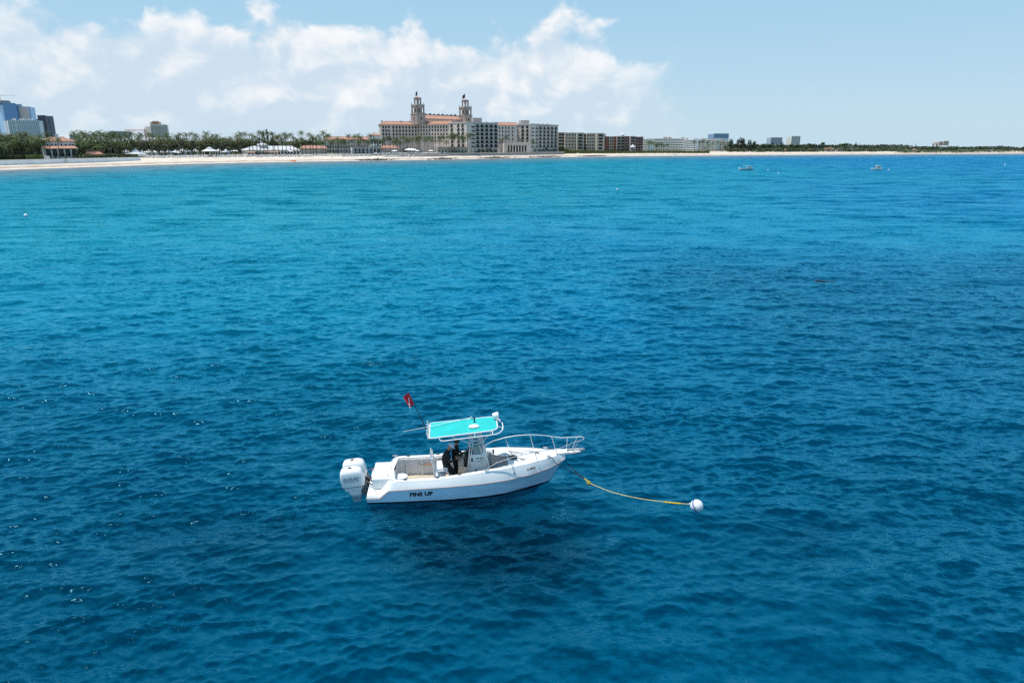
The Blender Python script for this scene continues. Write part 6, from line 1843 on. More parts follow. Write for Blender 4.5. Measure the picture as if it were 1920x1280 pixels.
low = [(2.85, -0.80, tz(2.85) - 0.035), (2.90, -0.86, tz(2.9) - 0.12), (3.05, -0.88, tz(3.05) - 0.14)] + [(x, -0.885 + 0.02 * (x - 3.1), tz(x) - 0.135) for x in (3.6, 4.2, 4.8)] + [(5.08, -0.83, tz(5.08) - 0.13), (5.24, -0.72, tz(5.2) - 0.12), (5.36, -0.5, tz(5.3) - 0.115), (5.40, -0.2, tz(5.35) - 0.11), (5.40, 0.2, tz(5.35) - 0.11), (5.33, 0.5, tz(5.3) - 0.10), (5.18, 0.66, tz(5.18) - 0.04)]
mb = MB(); mb.tube(low, 0.022, 8); mb.build('grab_rail', M_WTUBE, tt, smooth=True)
for x, y in ((4.25, -0.80), (4.95, -0.74), (5.17, -0.3), (5.17, 0.3)):
    mb = MB(); yo = -0.87 if y < -0.5 else y; xo = x if y < -0.5 else 5.38
    mb.tube([(x, y, tz(x)), (xo, yo, tz(xo) - 0.12)], 0.016, 6); mb.build('rail_bracket', M_WTUBE, tt)
def leg(pts, r_=0.026):
    mb = MB(); mb.tube(pts, r_, 8); mb.build('leg', M_ALU, tt, smooth=True)
for s in (-1, 1):
    leg([(3.92, s * 0.53, ZF + 0.002), (3.98, s * 0.53, 1.2), (4.08, s * 0.60, 2.2), (4.06, s * 0.72, tz(4.06) - 0.02)])
    leg([(4.86, s * 0.54, ZF + 0.002), (4.74, s * 0.53, 1.2), (4.50, s * 0.58, 2.2), (4.44, s * 0.71, tz(4.44) - 0.02)])
    leg([(4.04, s * 0.53, 1.05), (4.16, s * 0.58, 2.1), (4.18, s * 0.72, tz(4.18) - 0.02)], 0.020)
    leg([(4.66, s * 0.53, 1.15), (4.40, s * 0.57, 2.1), (4.36, s * 0.72, tz(4.36) - 0.02)], 0.018)
    leg([(3.98, s * 0.53, 1.25), (4.73, s * 0.53, 1.25)], 0.018)
    leg([(4.08, s * 0.60, 2.2), (4.50, s * 0.58, 2.2)], 0.016)
    leg([(4.04, s * 0.6, 2.1), (3.3, s * 0.74, tz(3.3) - 0.02)], 0.018)
    leg([(4.52, s * 0.6, 2.1), (4.95, s * 0.70, tz(4.95) - 0.02)], 0.018)
for x in (3.1, 4.1, 4.45):
    mb = MB(); mb.tube([(x, -0.76, tz(x) - 0.012), (x, 0.76, tz(x) - 0.012)], 0.02, 6); mb.build('cross_tube', M_WTUBE, tt)
# rocket-launcher rod holders on the aft edge
for k in range(5):
    y = -0.62 + 0.31 * k
    mb = MB(); mb.tube([(2.44, y, tz(2.45) - 0.10), (2.36, y, tz(2.45) + 0.16)], 0.028, 8); mb.build('rod_holder', M_WTUBE, tt)
mb = MB(); mb.tube([(2.415, -0.74, tz(2.45) - 0.02), (2.415, 0.74, tz(2.45) - 0.02)], 0.018, 6); mb.build('rod_holder_bar', M_WTUBE, tt)
# antenna dome, light, spotlight
mb = MB(); st = 0; mb.lathe([(0.16, 0), (0.19, 0.02), (0.18, 0.06), (0.12, 0.10), (0.03, 0.115)], 16); mb.xf(Matrix.Translation((4.24, -0.27, tz(4.24) + 0.04)) @ Matrix.Diagonal((1.15, 0.8, 1, 1))); mb.build('antenna_dome', M_WPLAST, tt, smooth=True)
mb = MB(); mb.lathe([(0.045, 0), (0.03, 0.03), (0.028, 0.12), (0.045, 0.13), (0.045, 0.17), (0.02, 0.18)], 10, (4.27, 0.27, tz(4.27) + 0.035)); mb.build('mast_light', M_BLACK, tt)
sp = empty('spotlight', (5.13, 0.33, tz(5.13) + 0.03), 0, tt)
mb = MB(); mb.lathe([(0.06, 0), (0.06, 0.05), (0.03, 0.06)], 10); mb.build('base', M_WPLAST, sp)
mb = MB(); mb.lathe([(0.06, -0.12), (0.11, -0.10), (0.125, 0.0), (0.13, 0.12), (0.115, 0.135), (0.10, 0.12)], 14); mb.xf(Matrix.Translation((0, 0, 0.17)) @ Matrix.Rotation(math.radians(80), 4, 'Y')); mb.build('housing', M_WPLAST, sp, smooth=True)
# outrigger pole folded back along the top
mb = MB(); mb.tube([(4.16, 0.72, tz(4.16) + 0.07), (2.4, 0.17, tz(2.4) + 0.10), (1.42, -0.14, 2.50)], [0.016, 0.011, 0.007], 6); mb.build('outrigger_pole', M_WTUBE, tt)
mb = MB(); mb.lathe([(0.05, 0), (0.05, 0.07), (0.03, 0.09)], 10, (4.16, 0.72, tz(4.16) + 0.02)); mb.build('outrigger_base', M_ALU, tt)

# leaning post with seat and rod holders, just aft of the console
lp = empty('leaning_post', (0, 0, 0), 0, boat)
for s in (-1, 1):
    mb = MB(); mb.tube([(2.62, s * 0.40, ZF + 0.002), (2.60, s * 0.40, 0.9), (2.52, s * 0.40, 1.42)], 0.028, 8); mb.build('rear_post', M_WPLAST, lp, smooth=True)
    mb = MB(); mb.tube([(2.62, s * 0.40, 0.84), (2.95, s * 0.41, 0.86), (3.14, s * 0.41, 0.83), (3.20, s * 0.41, 0.7), (3.26, s * 0.42, ZF + 0.002)], 0.024, 8); mb.build('front_leg', M_WPLAST, lp, smooth=True)
    mb = MB(); mb.tube([(2.72, s * 0.405, 0.84), (2.86, s * 0.40, 0.70), (2.92, s * 0.40, ZF + 0.002)], 0.024, 8); mb.build('middle_leg', M_WPLAST, lp, smooth=True)
mb = MB(); mb.box(2.66, 3.16, -0.40, 0.40, 0.868, 0.95); mb.build('seat', M_WPLAST, lp, bevel=0.03)
for k in range(4):
    y = -0.36 + 0.24 * k; mb = MB(); mb.tube([(2.53, y, 1.18), (2.47, y, 1.50)], 0.030, 8); mb.build('rod_holder', M_WPLAST, lp)
for z in (1.22, 1.38):
    mb = MB(); mb.tube([(2.545 - (z - 1.22) * 0.15, -0.40, z), (2.545 - (z - 1.22) * 0.15, 0.40, z)], 0.020, 6); mb.build('cross_bar', M_WPLAST, lp)
mb = MB(); mb.box(2.66, 3.05, -0.34, 0.34, ZF + 0.004, 0.62); mb.build('bait_box', mat('pale_blue_plastic', (0.50, 0.60, 0.70), 0.5), lp, bevel=0.03)

# outboard engines
def outboard(y):
    t = empty('outboard_motor', (-0.10, y, 0.0), 0, boat); t.rotation_euler = (0, math.radians(-6), 0)
    mb = MB()
    def sec(z, xa, xf, w, r_):
        pts = []
        for (cx, cy, a0, rr) in ((xf - r_, -w + r_, -90, r_), (xf - r_, w - r_, 0, r_), (xa + r_, w - r_, 90, r_), (xa + r_, -w + r_, 180, r_)):
            for k in range(4): a = math.radians(a0 + 30 * k); pts.append((cx + rr * math.cos(a), cy + rr * math.sin(a), z))
        return pts
    mb.ring([sec(0.47, -0.90, 0.00, 0.23, 0.12), sec(0.55, -0.90, 0.01, 0.25, 0.10), sec(0.80, -0.91, 0.00, 0.262, 0.10), sec(1.02, -0.90, -0.04, 0.258, 0.11), sec(1.13, -0.87, -0.10, 0.235, 0.12), sec(1.185, -0.82, -0.20, 0.18, 0.12), sec(1.20, -0.75, -0.28, 0.12, 0.10)])
    mb.build('cowling', M_ENG, t, smooth=True, weld=True)
    mb = MB(); mb.ring([sec(0.452, -0.905, 0.005, 0.236, 0.12), sec(0.468, -0.905, 0.005, 0.236, 0.12)]); mb.build('cowling_seam', M_BLACK, t)
    mb = MB(); mb.ring([sec(0.25, -0.80, -0.14, 0.15, 0.1), sec(0.450, -0.88, -0.02, 0.215, 0.12)]); mb.build('pan', M_ENG, t, smooth=True)
    mb = MB(); mb.ring([sec(-0.26, -0.58, -0.24, 0.07, 0.06), sec(-0.05, -0.62, -0.20, 0.085, 0.07), sec(0.25, -0.72, -0.14, 0.13, 0.1)]); mb.build('midsection', M_ENG, t, smooth=True)
    mb = MB(); mb.ring([[(-0.16, -0.12, 0.0), (-0.16, 0.12, 0.0), (0.06, 0.12, 0.02), (0.06, -0.12, 0.02)], [(-0.20, -0.13, 0.5), (-0.20, 0.13, 0.5), (0.04, 0.13, 0.55), (0.04, -0.13, 0.55)]]); mb.build('clamp_bracket', M_DGREY, t, bevel=0.01)
    mb = MB(); mb.lathe([(0.075, 0), (0.078, 0.008), (0.05, 0.009)], 14, (-0.50, 0.0, 1.199)); o = mb.build('air_inlet', M_BLACK, t); 
    for s in (-1, 1):
        lettering('engine_lettering', 'SUZUKI', 0.17, M_ENGTXT, t, (-0.47, s * 0.262, 0.82), (1, 0, 0) if s < 0 else (-1, 0, 0), (0, 0, 1), (0, s, 0), bold=0.006, xs=1.05, lift=0.006)
        mb = MB(); mb.hexa([(-0.72, s * 0.256, 0.70), (-0.20, s * 0.256, 0.70), (-0.20, s * 0.266, 0.70), (-0.72, s * 0.266, 0.70), (-0.76, s * 0.256, 0.725), (-0.16, s * 0.256, 0.725), (-0.16, s * 0.266, 0.725), (-0.76, s * 0.266, 0.725)]); mb.build('engine_stripe', M_ENGTXT, t)
    return t
outboard(-0.43); outboard(0.33)
for i, pts in enumerate(([(-0.06, -0.40, 0.74), (0.03, -0.42, 0.78), (0.10, -0.48, 0.60), (0.22, -0.55, 0.46), (0.42, -0.62, 0.40)], [(-0.06, -0.36, 0.66), (0.08, -0.34, 0.62), (0.2, -0.36, 0.72), (0.34, -0.3, 0.71)], [(-0.08, -0.46, 0.58), (0.06, -0.55, 0.50), (0.25, -0.70, 0.44), (0.48, -0.75, 0.46)],
                         [(-0.06, 0.30, 0.70), (0.06, 0.28, 0.78), (0.22, 0.22, 0.71), (0.38, 0.12, 0.705)])):
    mb = MB(); mb.tube(pts, 0.030 if i < 3 else 0.024, 6); mb.build('rigging_hose', M_DGREY, boat, smooth=True)
for k in range(4):
    mb = MB(); x = 0.06 + 0.07 * k; mb.tube([(x, 0.10, 0.705), (x + 0.02, 0.10, 0.83)], 0.012, 5); mb.build('transom_vent', M_GREYV, boat)

# ------------------------------------------------------------------ things lying about in the boat (world placed through its frame)
def B(x, y, z): return Vector((BOAT_O[0] + x * math.cos(BOAT_RZ) - y * math.sin(BOAT_RZ), BOAT_O[1] + x * math.sin(BOAT_RZ) + y * math.cos(BOAT_RZ), z))
def at_boat(o, x, y, z, rz=0.0): o.location = B(x, y, z); o.rotation_euler = (0, 0, BOAT_RZ + rz); return o

t = empty('bait_bucket'); at_boat(t, 1.28, -0.25, ZF + 0.002); tag(t, 'big round white lidded bucket standing by the boat transom', 'bucket')
mb = MB(); mb.lathe([(0.20, 0), (0.215, 0.02), (0.235, 0.50), (0.23, 0.50)], 20); mb.build('bucket_body', M_WPLAST, t, smooth=True)
mb = MB(); mb.lathe([(0.26, 0.502), (0.265, 0.53), (0.25, 0.565), (0.05, 0.575)], 20); mb.build('lid', M_WPLAST, t, smooth=True)
mb = MB(); mb.box(0.09, 0.20, -0.243, -0.226, 0.22, 0.30); mb.xf(Matrix.Rotation(math.radians(38), 4, 'Z')); mb.build('label_patch', M_DGREY, t)
t = empty('cooler'); at_boat(t, 5.12, -0.62, ZF + 0.002); tag(t, 'black and navy soft cooler between the console seat and the side', 'cooler')
mb = MB(); mb.box(-0.20, 0.20, -0.15, 0.15, 0, 0.62); mb.build('cooler_body', M_BLACK, t, bevel=0.03)
mb = MB(); mb.box(-0.205, 0.205, -0.155, 0.155, 0.625, 0.74); mb.build('lid', mat('navy_fabric', (0.012, 0.025, 0.07), 0.7), t, bevel=0.03)
mb = MB(); mb.tube([(-0.13, -0.02, 0.742), (-0.1, -0.02, 0.79), (0.1, -0.02, 0.79), (0.13, -0.02, 0.742)], 0.014, 6); mb.build('handle', M_DGREY, t)
t = empty('life_ring'); at_boat(t, 5.02, 0.12, 1.36); tag(t, 'small black and white round float perched on the grey seat back', 'float')
mb = MB(); mb.tube([(0.0, 0.075 * math.cos(a), 0.075 * math.sin(a)) for a in np.linspace(0, 6.283, 14, endpoint=False)], 0.032, 7, closed=True); mb.xf(Matrix.Translation((0, 0, 0.02))); mb.build('ring', M_BLACK, t)
mb = MB(); mb.lathe([(0.045, -0.02), (0.045, 0.02)], 10); mb.xf(Matrix.Translation((0, 0, 0.02)) @ Matrix.Rotation(math.pi / 2, 4, 'Y')); mb.build('centre', M_WPLAST, t)
t = empty('anchor'); at_boat(t, 5.86, 0.42, 0.933, 0.4); tag(t, 'black folded anchor lying on the white bow platform', 'anchor')
mb = MB(); mb.tube([(-0.05, 0, 0.05), (0.55, 0.05, 0.05)], 0.018, 6); mb.build('shank', M_DGREY, t)
for s in (-1, 1):
    mb = MB(); mb.hexa([(-0.17, s * 0.02, 0.0), (0.12, s * 0.03, 0.0), (0.12, s * 0.14, 0.0), (-0.12, s * 0.16, 0.0), (-0.17, s * 0.02, 0.07), (0.12, s * 0.03, 0.12), (0.12, s * 0.14, 0.10), (-0.12, s * 0.16, 0.06)][::1]); mb.build('fluke', M_BLACK, t)
mb = MB(); mb.lathe([(0.03, 0), (0.04, 0.03), (0.02, 0.05)], 8, (0.02, 0.0, 0.125)); mb.build('shackle', M_WPLAST, t)
t = empty('gaff'); at_boat(t, 2.35, 0.955, 0.52); tag(t, 'short brown wooden gaff with a hook hung on the far cockpit wall', 'gaff')
mb = MB(); mb.tube([(-0.25, 0, 0), (0.30, -0.01, 0.03)], 0.022, 7); mb.build('shaft', mat('varnished_wood', (0.42, 0.16, 0.05), 0.5), t)
mb = MB(); mb.tube([(-0.25, 0, 0), (-0.33, 0, 0.0), (-0.42, 0, 0.02), (-0.45, 0, 0.07), (-0.40, 0, 0.10)], 0.010, 6); mb.build('hook', M_DGREY, t)

# dive flag on its staff in the aft rod holders
t = empty('dive_flag'); at_boat(t, 2.42, -0.21, 2.44); tag(t, 'red dive flag with a white stripe flying on a leaning black staff', 'flag')
mb = MB(); mb.tube([(0.14, -0.05, -0.28), (0.02, 0, -0.06), (-0.40, 0.12, 0.86), (-0.72, 0.21, 1.62)], [0.018, 0.018, 0.016, 0.012], 6); mb.build('staff', M_BLACK, t)
mb = MB(); top_ = Vector((-0.72, 0.21, 1.62)); dn_ = (Vector((-0.40, 0.12, 0.86)) - top_).normalized(); out = Vector((-0.80, -0.10, -0.02)); nrm = Vector((0.2, -0.9, 0.3))
def fp(i, j):
    u, v = i / 8, j / 6
    wv = 0.055 * math.sin(u * 6.0 + v * 1.2) * (0.3 + u)
    return tuple(top_ + dn_ * (v * 0.50) + out * 0.28 * u * (1 - 0.25 * v) + nrm * wv - Vector((0, 0, 0.16 * u * u)))
for i in range(8):
    for j in range(6):
        mb.quad(fp(i, j), fp(i + 1, j), fp(i + 1, j + 1), fp(i, j + 1), 1 if abs((i + 0.5) / 8 - (j + 0.5) / 6) < 0.07 and i > 2 else 0)
mb.build('flag_cloth', [M_REDFLAG, M_WFLAG], t, smooth=True)

# mooring: two black lines, yellow pick-up rope, buoy
M_BROPE = mat('black_rope', (0.012, 0.012, 0.014), 0.9)
M_YROPE = mat('yellow_rope', (0.62, 0.44, 0.03), 0.85, vary=0.3, vscale=12)
M_PROPE = mat('pale_rope', (0.60, 0.50, 0.20), 0.9, vary=0.2, vscale=12)
def rope(name, label, pts, r_, m, cat='rope'):
    P = [B(*p) for p in pts]; dense = []
    for i in range(len(P) - 1):
        p0, p1, p2, p3 = P[max(i - 1, 0)], P[i], P[i + 1], P[min(i + 2, len(P) - 1)]
        for k in range(6):
            t = k / 6; dense.append(0.5 * ((2 * p1) + (p2 - p0) * t + (2 * p0 - 5 * p1 + 4 * p2 - p3) * t * t + (3 * p1 - p0 - 3 * p2 + p3) * t ** 3))
    dense.append(P[-1]); o0 = P[0]
    mb = MB(); mb.tube([p - o0 for p in dense], r_, 6); o = mb.build(name, m, None, smooth=True); o.location = o0; tag(o, label, cat); return o
rope('mooring_line', 'black mooring line from the near bow cleat to the yellow rope', [(7.22, -0.42, 1.345), (7.36, -0.52, 1.29), (7.50, -0.56, 1.10), (8.0, -0.66, 0.82), (8.66, -0.86, 0.47)], 0.016, M_BROPE)
rope('mooring_line', 'black mooring line led round the stem from the far bow cleat', [(7.22, 0.42, 1.345), (7.55, 0.44, 1.24), (7.92, 0.22, 1.0), (8.06, -0.12, 0.83), (8.66, -0.84, 0.48)], 0.016, M_BROPE)
rope('pickup_rope', 'yellow buoy rope with a knotted eye hanging between boat and buoy', [(8.62, -0.82, 0.50), (8.78, -0.97, 0.38), (9.15, -1.25, 0.30), (9.67, -1.62, 0.22), (10.6, -2.1, 0.17), (11.58, -2.44, 0.15), (12.42, -2.70, 0.16)], 0.015, M_PROPE)
def knot(px, label, s=1.0):
    o0 = B(*px); mb = MB(); r = random.Random(int(px[0] * 100))
    for k in range(3):
        ax = Matrix.Rotation(r.uniform(0, 3), 4, 'X') @ Matrix.Rotation(r.uniform(0, 3), 4, 'Y'); st = len(mb.v)
        mb.tube([(0.05 * s * math.cos(a), 0.05 * s * math.sin(a), 0.01 * math.sin(2 * a)) for a in np.linspace(0, 6.283, 10, endpoint=False)], 0.022, 5, closed=True); mb.xf(ax, st)
    mb.tube([(0, 0, 0), (0.04, 0.02, -0.08), (0.02, 0, -0.15)], 0.016, 5)
    o = mb.build('rope_knot', M_YROPE); o.location = o0; tag(o, label, 'knot')
knot((8.80, -0.99, 0.37), 'bright yellow knot where the black lines meet the buoy rope', 1.25)
rope('rope_splice', 'doubled yellow eye splice between the knot and the black lines', [(8.64, -0.86, 0.49), (8.72, -0.90, 0.44), (8.80, -0.98, 0.38)], 0.030, M_YROPE)
rope('rope_splice', 'yellow frayed splice on the buoy rope close to the buoy', [(11.5, -2.42, 0.152), (11.8, -2.52, 0.150), (12.1, -2.61, 0.153)], 0.032, M_YROPE)

by = empty('mooring_buoy', B(12.66, -2.80, 0.13)); tag(by, 'white ball mooring buoy with a blue stripe at the rope end', 'buoy')
mb = MB(); R_ = 0.25
mb.lathe([(R_ * math.sin(math.pi * k / 16) + 1e-4, -R_ * math.cos(math.pi * k / 16)) for k in range(17)], 24); mb.build('ball', M_WPLAST, by, smooth=True)
mb = MB(); mb.lathe([(R_ * math.cos(a) + 0.003, R_ * math.sin(a)) for a in (-0.10, -0.03, 0.03, 0.10)], 28, caps=False); mb.xf(Matrix.Rotation(math.radians(-35), 4, 'Z') @ Matrix.Rotation(math.radians(58), 4, 'Y')); mb.build('stripe', mat('blue_buoy_stripe', (0.01, 0.045, 0.30), 0.5), by, smooth=True)
mb = MB(); mb.lathe([(0.035, 0), (0.05, 0.03), (0.02, 0.06)], 8); mb.xf(Matrix.Rotation(math.radians(-70), 4, 'Y')); mb.xf(Matrix.Translation((-R_ + 0.01, 0.05, 0.05))); mb.build('eye', M_ALU, by)
lettering('buoy_number', '15', 0.13, M_GREYV, by, Vector((-0.55, -0.80, 0.22)).normalized() * (R_ + 0.004), Vector((0.82, -0.57, 0)), Vector((0.13, 0.18, 0.97)), Vector((-0.55, -0.80, 0.22)).normalized(), lift=0.004)

# ------------------------------------------------------------------ people aboard
M_SKIN = mat('skin', (0.36, 0.19, 0.13), 0.55)
M_BLKCLOTH = mat('black_clothing', (0.010, 0.010, 0.011), 0.85)
def skinned(name, chains, mats, skin_of, parent=None):
    """chains: list of (points, radii, start index to join or None). Grown with Skin + Subdivision into one surface."""
    V, E, R = [], [], []
    for pts, rad, join in chains:
        prev = join
        for p, r_ in zip(pts, rad):
            V.append(p); R.append(r_); i = len(V) - 1
            if prev is not None: E.append((prev, i))
            prev = i
    me = bpy.data.meshes.new(name); me.from_pydata(V, E, [])
    ob = bpy.data.objects.new(name, me); COL.objects.link(ob)
    sk = ob.modifiers.new('skin', 'SKIN'); sk.use_smooth_shade = True; sk.branch_smoothing = 0.4
    for v, r_ in zip(me.skin_vertices[0].data, R): v.radius = (r_, r_) if not hasattr(r_, '__len__') else r_; v.use_root = False
    me.skin_vertices[0].data[0].use_root = True
    ob.modifiers.new('sub', 'SUBSURF').levels = 1
    dg = bpy.context.evaluated_depsgraph_get(); m2 = bpy.data.meshes.new_from_object(ob.evaluated_get(dg)); bpy.data.objects.remove(ob)
    m2.materials.clear()
    for m in mats: m2.materials.append(m)
    m2.polygons.foreach_set('material_index', [skin_of(p.center) for p in m2.polygons]); m2.polygons.foreach_set('use_smooth', [True] * len(m2.polygons))
    m2.name = name
    return link(name, m2, parent)

def figure(pose, label, loc, rz):
    """one continuous body with five-fingered hands; head with face and ears; clothes as skin-tight colour plus worn pieces"""
    t = empty('person', loc, rz); tag(t, label, 'person')
    P = {k: Vector(v) for k, v in pose.items()}
    ch = [([P['pelvis'], P['waist'], P['chest'], P['collar'], P['neck']], [(0.19, 0.145), (0.185, 0.14), (0.215, 0.155), (0.14, 0.105), 0.06], None)]
    idx = 5
    def add(pts, rad, join):
        nonlocal idx
        ch.append((pts, rad, join)); s = idx; idx += len(pts); return s
    add([P['head0'], P['head1'], P['head2']], [0.075, 0.098, 0.088], 4)
    for s in 'LR':
        add([P['hip' + s], P['knee' + s], P['ankle' + s], P['toe' + s]], [0.115, 0.08, 0.055, 0.045], 0)
        a = add([P['sho' + s], P['elb' + s], P['wri' + s], P['palm' + s]], [0.078, 0.055, 0.035, (0.040, 0.026)], 3)
        w = P['palm' + s]; d = (P['palm' + s] - P['wri' + s]).normalized(); side = Vector(pose.get('side' + s, (0, 1, 0))); side = (side - d * side.dot(d)).normalized(); cur = Vector(pose.get('curl' + s, (0, 0, -1)))
        for k, (off, ln) in enumerate(((-0.030, 0.066), (-0.010, 0.078), (0.010, 0.072), (0.030, 0.056))):
            b = w + side * off + d * 0.03
            add([b, b + d * ln * 0.5 + cur * 0.008, b + d * ln * 0.8 + cur * 0.03], [0.0095, 0.009, 0.0075], a + 3)
        b = w - side * 0.034 - d * 0.02
        add([b, b - side * 0.025 + d * 0.03, b - side * 0.022 + d * 0.06 + cur * 0.02], [0.011, 0.010, 0.008], a + 3)
    hands = [P['wriL'].lerp(P['palmL'], 0.2), P['wriR'].lerp(P['palmR'], 0.2)]
    dirs = [(P['palmL'] - P['wriL']).normalized(), (P['palmR'] - P['wriR']).normalized()]
    nk = P['neck']; up = (P['head2'] - P['neck']).normalized()
    def mi(c):
        if (c - nk).dot(up) > 0.0: return 0
        for h, d in zip(hands, dirs):
            if (c - h).length < 0.20 and (c - h).dot(d) > 0: return 0
        return 1
    skinned('body', ch, [M_SKIN, M_BLKCLOTH], mi, t)
    # face
    h1 = P['head1']; f = Vector(pose['face']).normalized(); r_ = f.cross(up).normalized(); u = r_.cross(f).normalized()
    mb = MB(); n0 = h1 + f * 0.092 + u * 0.002; mb.tri(n0 + u * 0.03, n0 - r_ * 0.016 - u * 0.014, n0 + f * 0.026 - u * 0.012); mb.tri(n0 + u * 0.03, n0 + f * 0.026 - u * 0.012, n0 + r_ * 0.016 - u * 0.014); mb.tri(n0 - r_ * 0.016 - u * 0.014, n0 + r_ * 0.016 - u * 0.014, n0 + f * 0.026 - u * 0.012); mb.build('nose', M_SKIN, t)
    for s in (-1, 1):
        mb = MB(); e = h1 + f * 0.088 + r_ * 0.033 * s + u * 0.026; mb.lathe([(0.011, -0.004), (0.011, 0.004)], 8); mb.xf(Matrix.Translation(e) @ f.to_track_quat('Z', 'Y').to_matrix().to_4x4()); mb.build('eye', M_INK, t)
        mb = MB(); e = h1 + r_ * 0.094 * s - f * 0.005 + u * 0.0; mb.lathe([(0.012, -0.03), (0.018, 0.0), (0.016, 0.025), (0.006, 0.036)], 7); mb.xf(Matrix.Translation(e)); mb.build('ear', M_SKIN, t)
    mb = MB(); e = h1 + f * 0.091 - u * 0.042; mb.box(-0.024, 0.024, -0.005, 0.005, -0.006, 0.006); mb.xf(Matrix.Translation(e) @ f.to_track_quat('Z', 'Y').to_matrix().to_4x4()); mb.build('mouth', mat('lips', (0.25, 0.09, 0.08), 0.5), t)
    return t, P, f, u, r_

# first figure: perched on the leaning post, head bowed over a phone
pose1 = dict(pelvis=(0, 0, 0.80), waist=(0.0, 0, 0.95), chest=(0.04, 0, 1.15), collar=(0.10, 0, 1.33), neck=(0.135, 0, 1.40), head0=(0.155, 0, 1.45), head1=(0.185, 0, 1.53), head2=(0.175, 0, 1.60),
             hipR=(0.07, -0.10, 0.76), kneeR=(0.34, -0.13, 0.44), ankleR=(0.42, -0.12, 0.07), toeR=(0.58, -0.13, 0.035), hipL=(0.07, 0.10, 0.76), kneeL=(0.30, 0.13, 0.44), ankleL=(0.36, 0.13, 0.07), toeL=(0.52, 0.14, 0.035),
             shoR=(0.08, -0.18, 1.30), elbR=(0.13, -0.24, 1.02), wriR=(0.34, -0.13, 1.07), palmR=(0.41, -0.09, 1.10), shoL=(0.08, 0.18, 1.30), elbL=(0.13, 0.24, 1.02), wriL=(0.34, 0.11, 1.07), palmL=(0.41, 0.06, 1.10),
             sideR=(0, 0.3, 1), curlR=(0.3, 0.6, 0.2), sideL=(0, 0.3, -1), curlL=(0.3, -0.6, 0.2), face=(0.80, 0, -0.6))
p1, P, f, u, r_ = figure(pose1, 'person in black with a white cap bowed over a phone, perched on the boat seat', B(3.06, -0.12, ZF + 0.005), BOAT_RZ); p1.scale = (1.14, 1.14, 1.12)
mb = MB(); M_ = Matrix((f, r_ * -1, u)).transposed().to_4x4(); M_.translation = P['head1'] + u * 0.03
mb.lathe([(0.112, 0.0), (0.115, 0.03), (0.10, 0.08), (0.06, 0.115), (0.01, 0.125)], 14); mb.xf(M_); mb.build('cap', mat('white_blue_cap', (0.55, 0.62, 0.78), 0.8), p1, smooth=True)
mb = MB(); mb.prism([(0.06, -0.085), (0.16, -0.06), (0.19, 0.0), (0.16, 0.06), (0.06, 0.085)], 0.0, 0.012); mb.xf(M_); mb.build('cap_visor', mat('white_blue_cap', (0, 0, 0)), p1)
mb = MB(); mb.hexa([(0.17, -0.08, 1.08), (0.24, -0.08, 1.08), (0.24, 0.08, 1.08), (0.17, 0.08, 1.08), (0.15, -0.09, 1.34), (0.215, -0.08, 1.34), (0.215, 0.08, 1.34), (0.15, 0.09, 1.34)]); mb.build('blue_towel', mat('sky_blue_cloth', (0.04, 0.27, 0.55), 0.85), p1, bevel=0.02)
mb = MB(); mb.box(0.435, 0.45, -0.045, 0.03, 1.06, 1.20); mb.build('phone', M_SCREEN, p1, bevel=0.004)
# second figure: standing beyond, one arm stretched to the console
pose2 = dict(pelvis=(0, 0, 0.92), waist=(0.0, 0, 1.07), chest=(0.02, 0, 1.27), collar=(0.03, 0, 1.46), neck=(0.05, 0, 1.53), head0=(0.06, 0, 1.58), head1=(0.08, 0, 1.66), head2=(0.065, 0, 1.74),
             hipR=(0.0, -0.10, 0.88), kneeR=(0.03, -0.13, 0.48), ankleR=(0.0, -0.14, 0.07), toeR=(0.16, -0.15, 0.035), hipL=(0.0, 0.10, 0.88), kneeL=(0.05, 0.12, 0.48), ankleL=(0.02, 0.14, 0.07), toeL=(0.18, 0.15, 0.035),
             shoR=(0.03, -0.19, 1.42), elbR=(0.12, -0.27, 1.16), wriR=(0.33, -0.20, 1.28), palmR=(0.41, -0.17, 1.33), shoL=(0.03, 0.19, 1.42), elbL=(0.10, 0.28, 1.15), wriL=(0.30, 0.20, 1.05), palmL=(0.37, 0.17, 1.06),
             sideR=(0, 1, 0.2), curlR=(0.1, 0, -1), sideL=(0, -1, 0.2), curlL=(0.1, 0, -1), face=(0.95, -0.2, -0.1))
p2, P, f, u, r_ = figure(pose2, 'person in black standing behind the one with the cap, arm reaching to the console', B(3.46, 0.30, ZF + 0.005), BOAT_RZ); p2.scale = (1.08, 1.08, 1.05)
mb = MB(); M_ = Matrix((f, r_ * -1, u)).transposed().to_4x4(); M_.translation = P['head1'] + u * 0.0 - f * 0.012
mb.lathe([(0.10, -0.03), (0.112, 0.02), (0.108, 0.06), (0.07, 0.115), (0.01, 0.128)], 14); mb.xf(M_); mb.build('hair', mat('dark_brown_hair', (0.03, 0.02, 0.014), 0.8), p2, smooth=True)

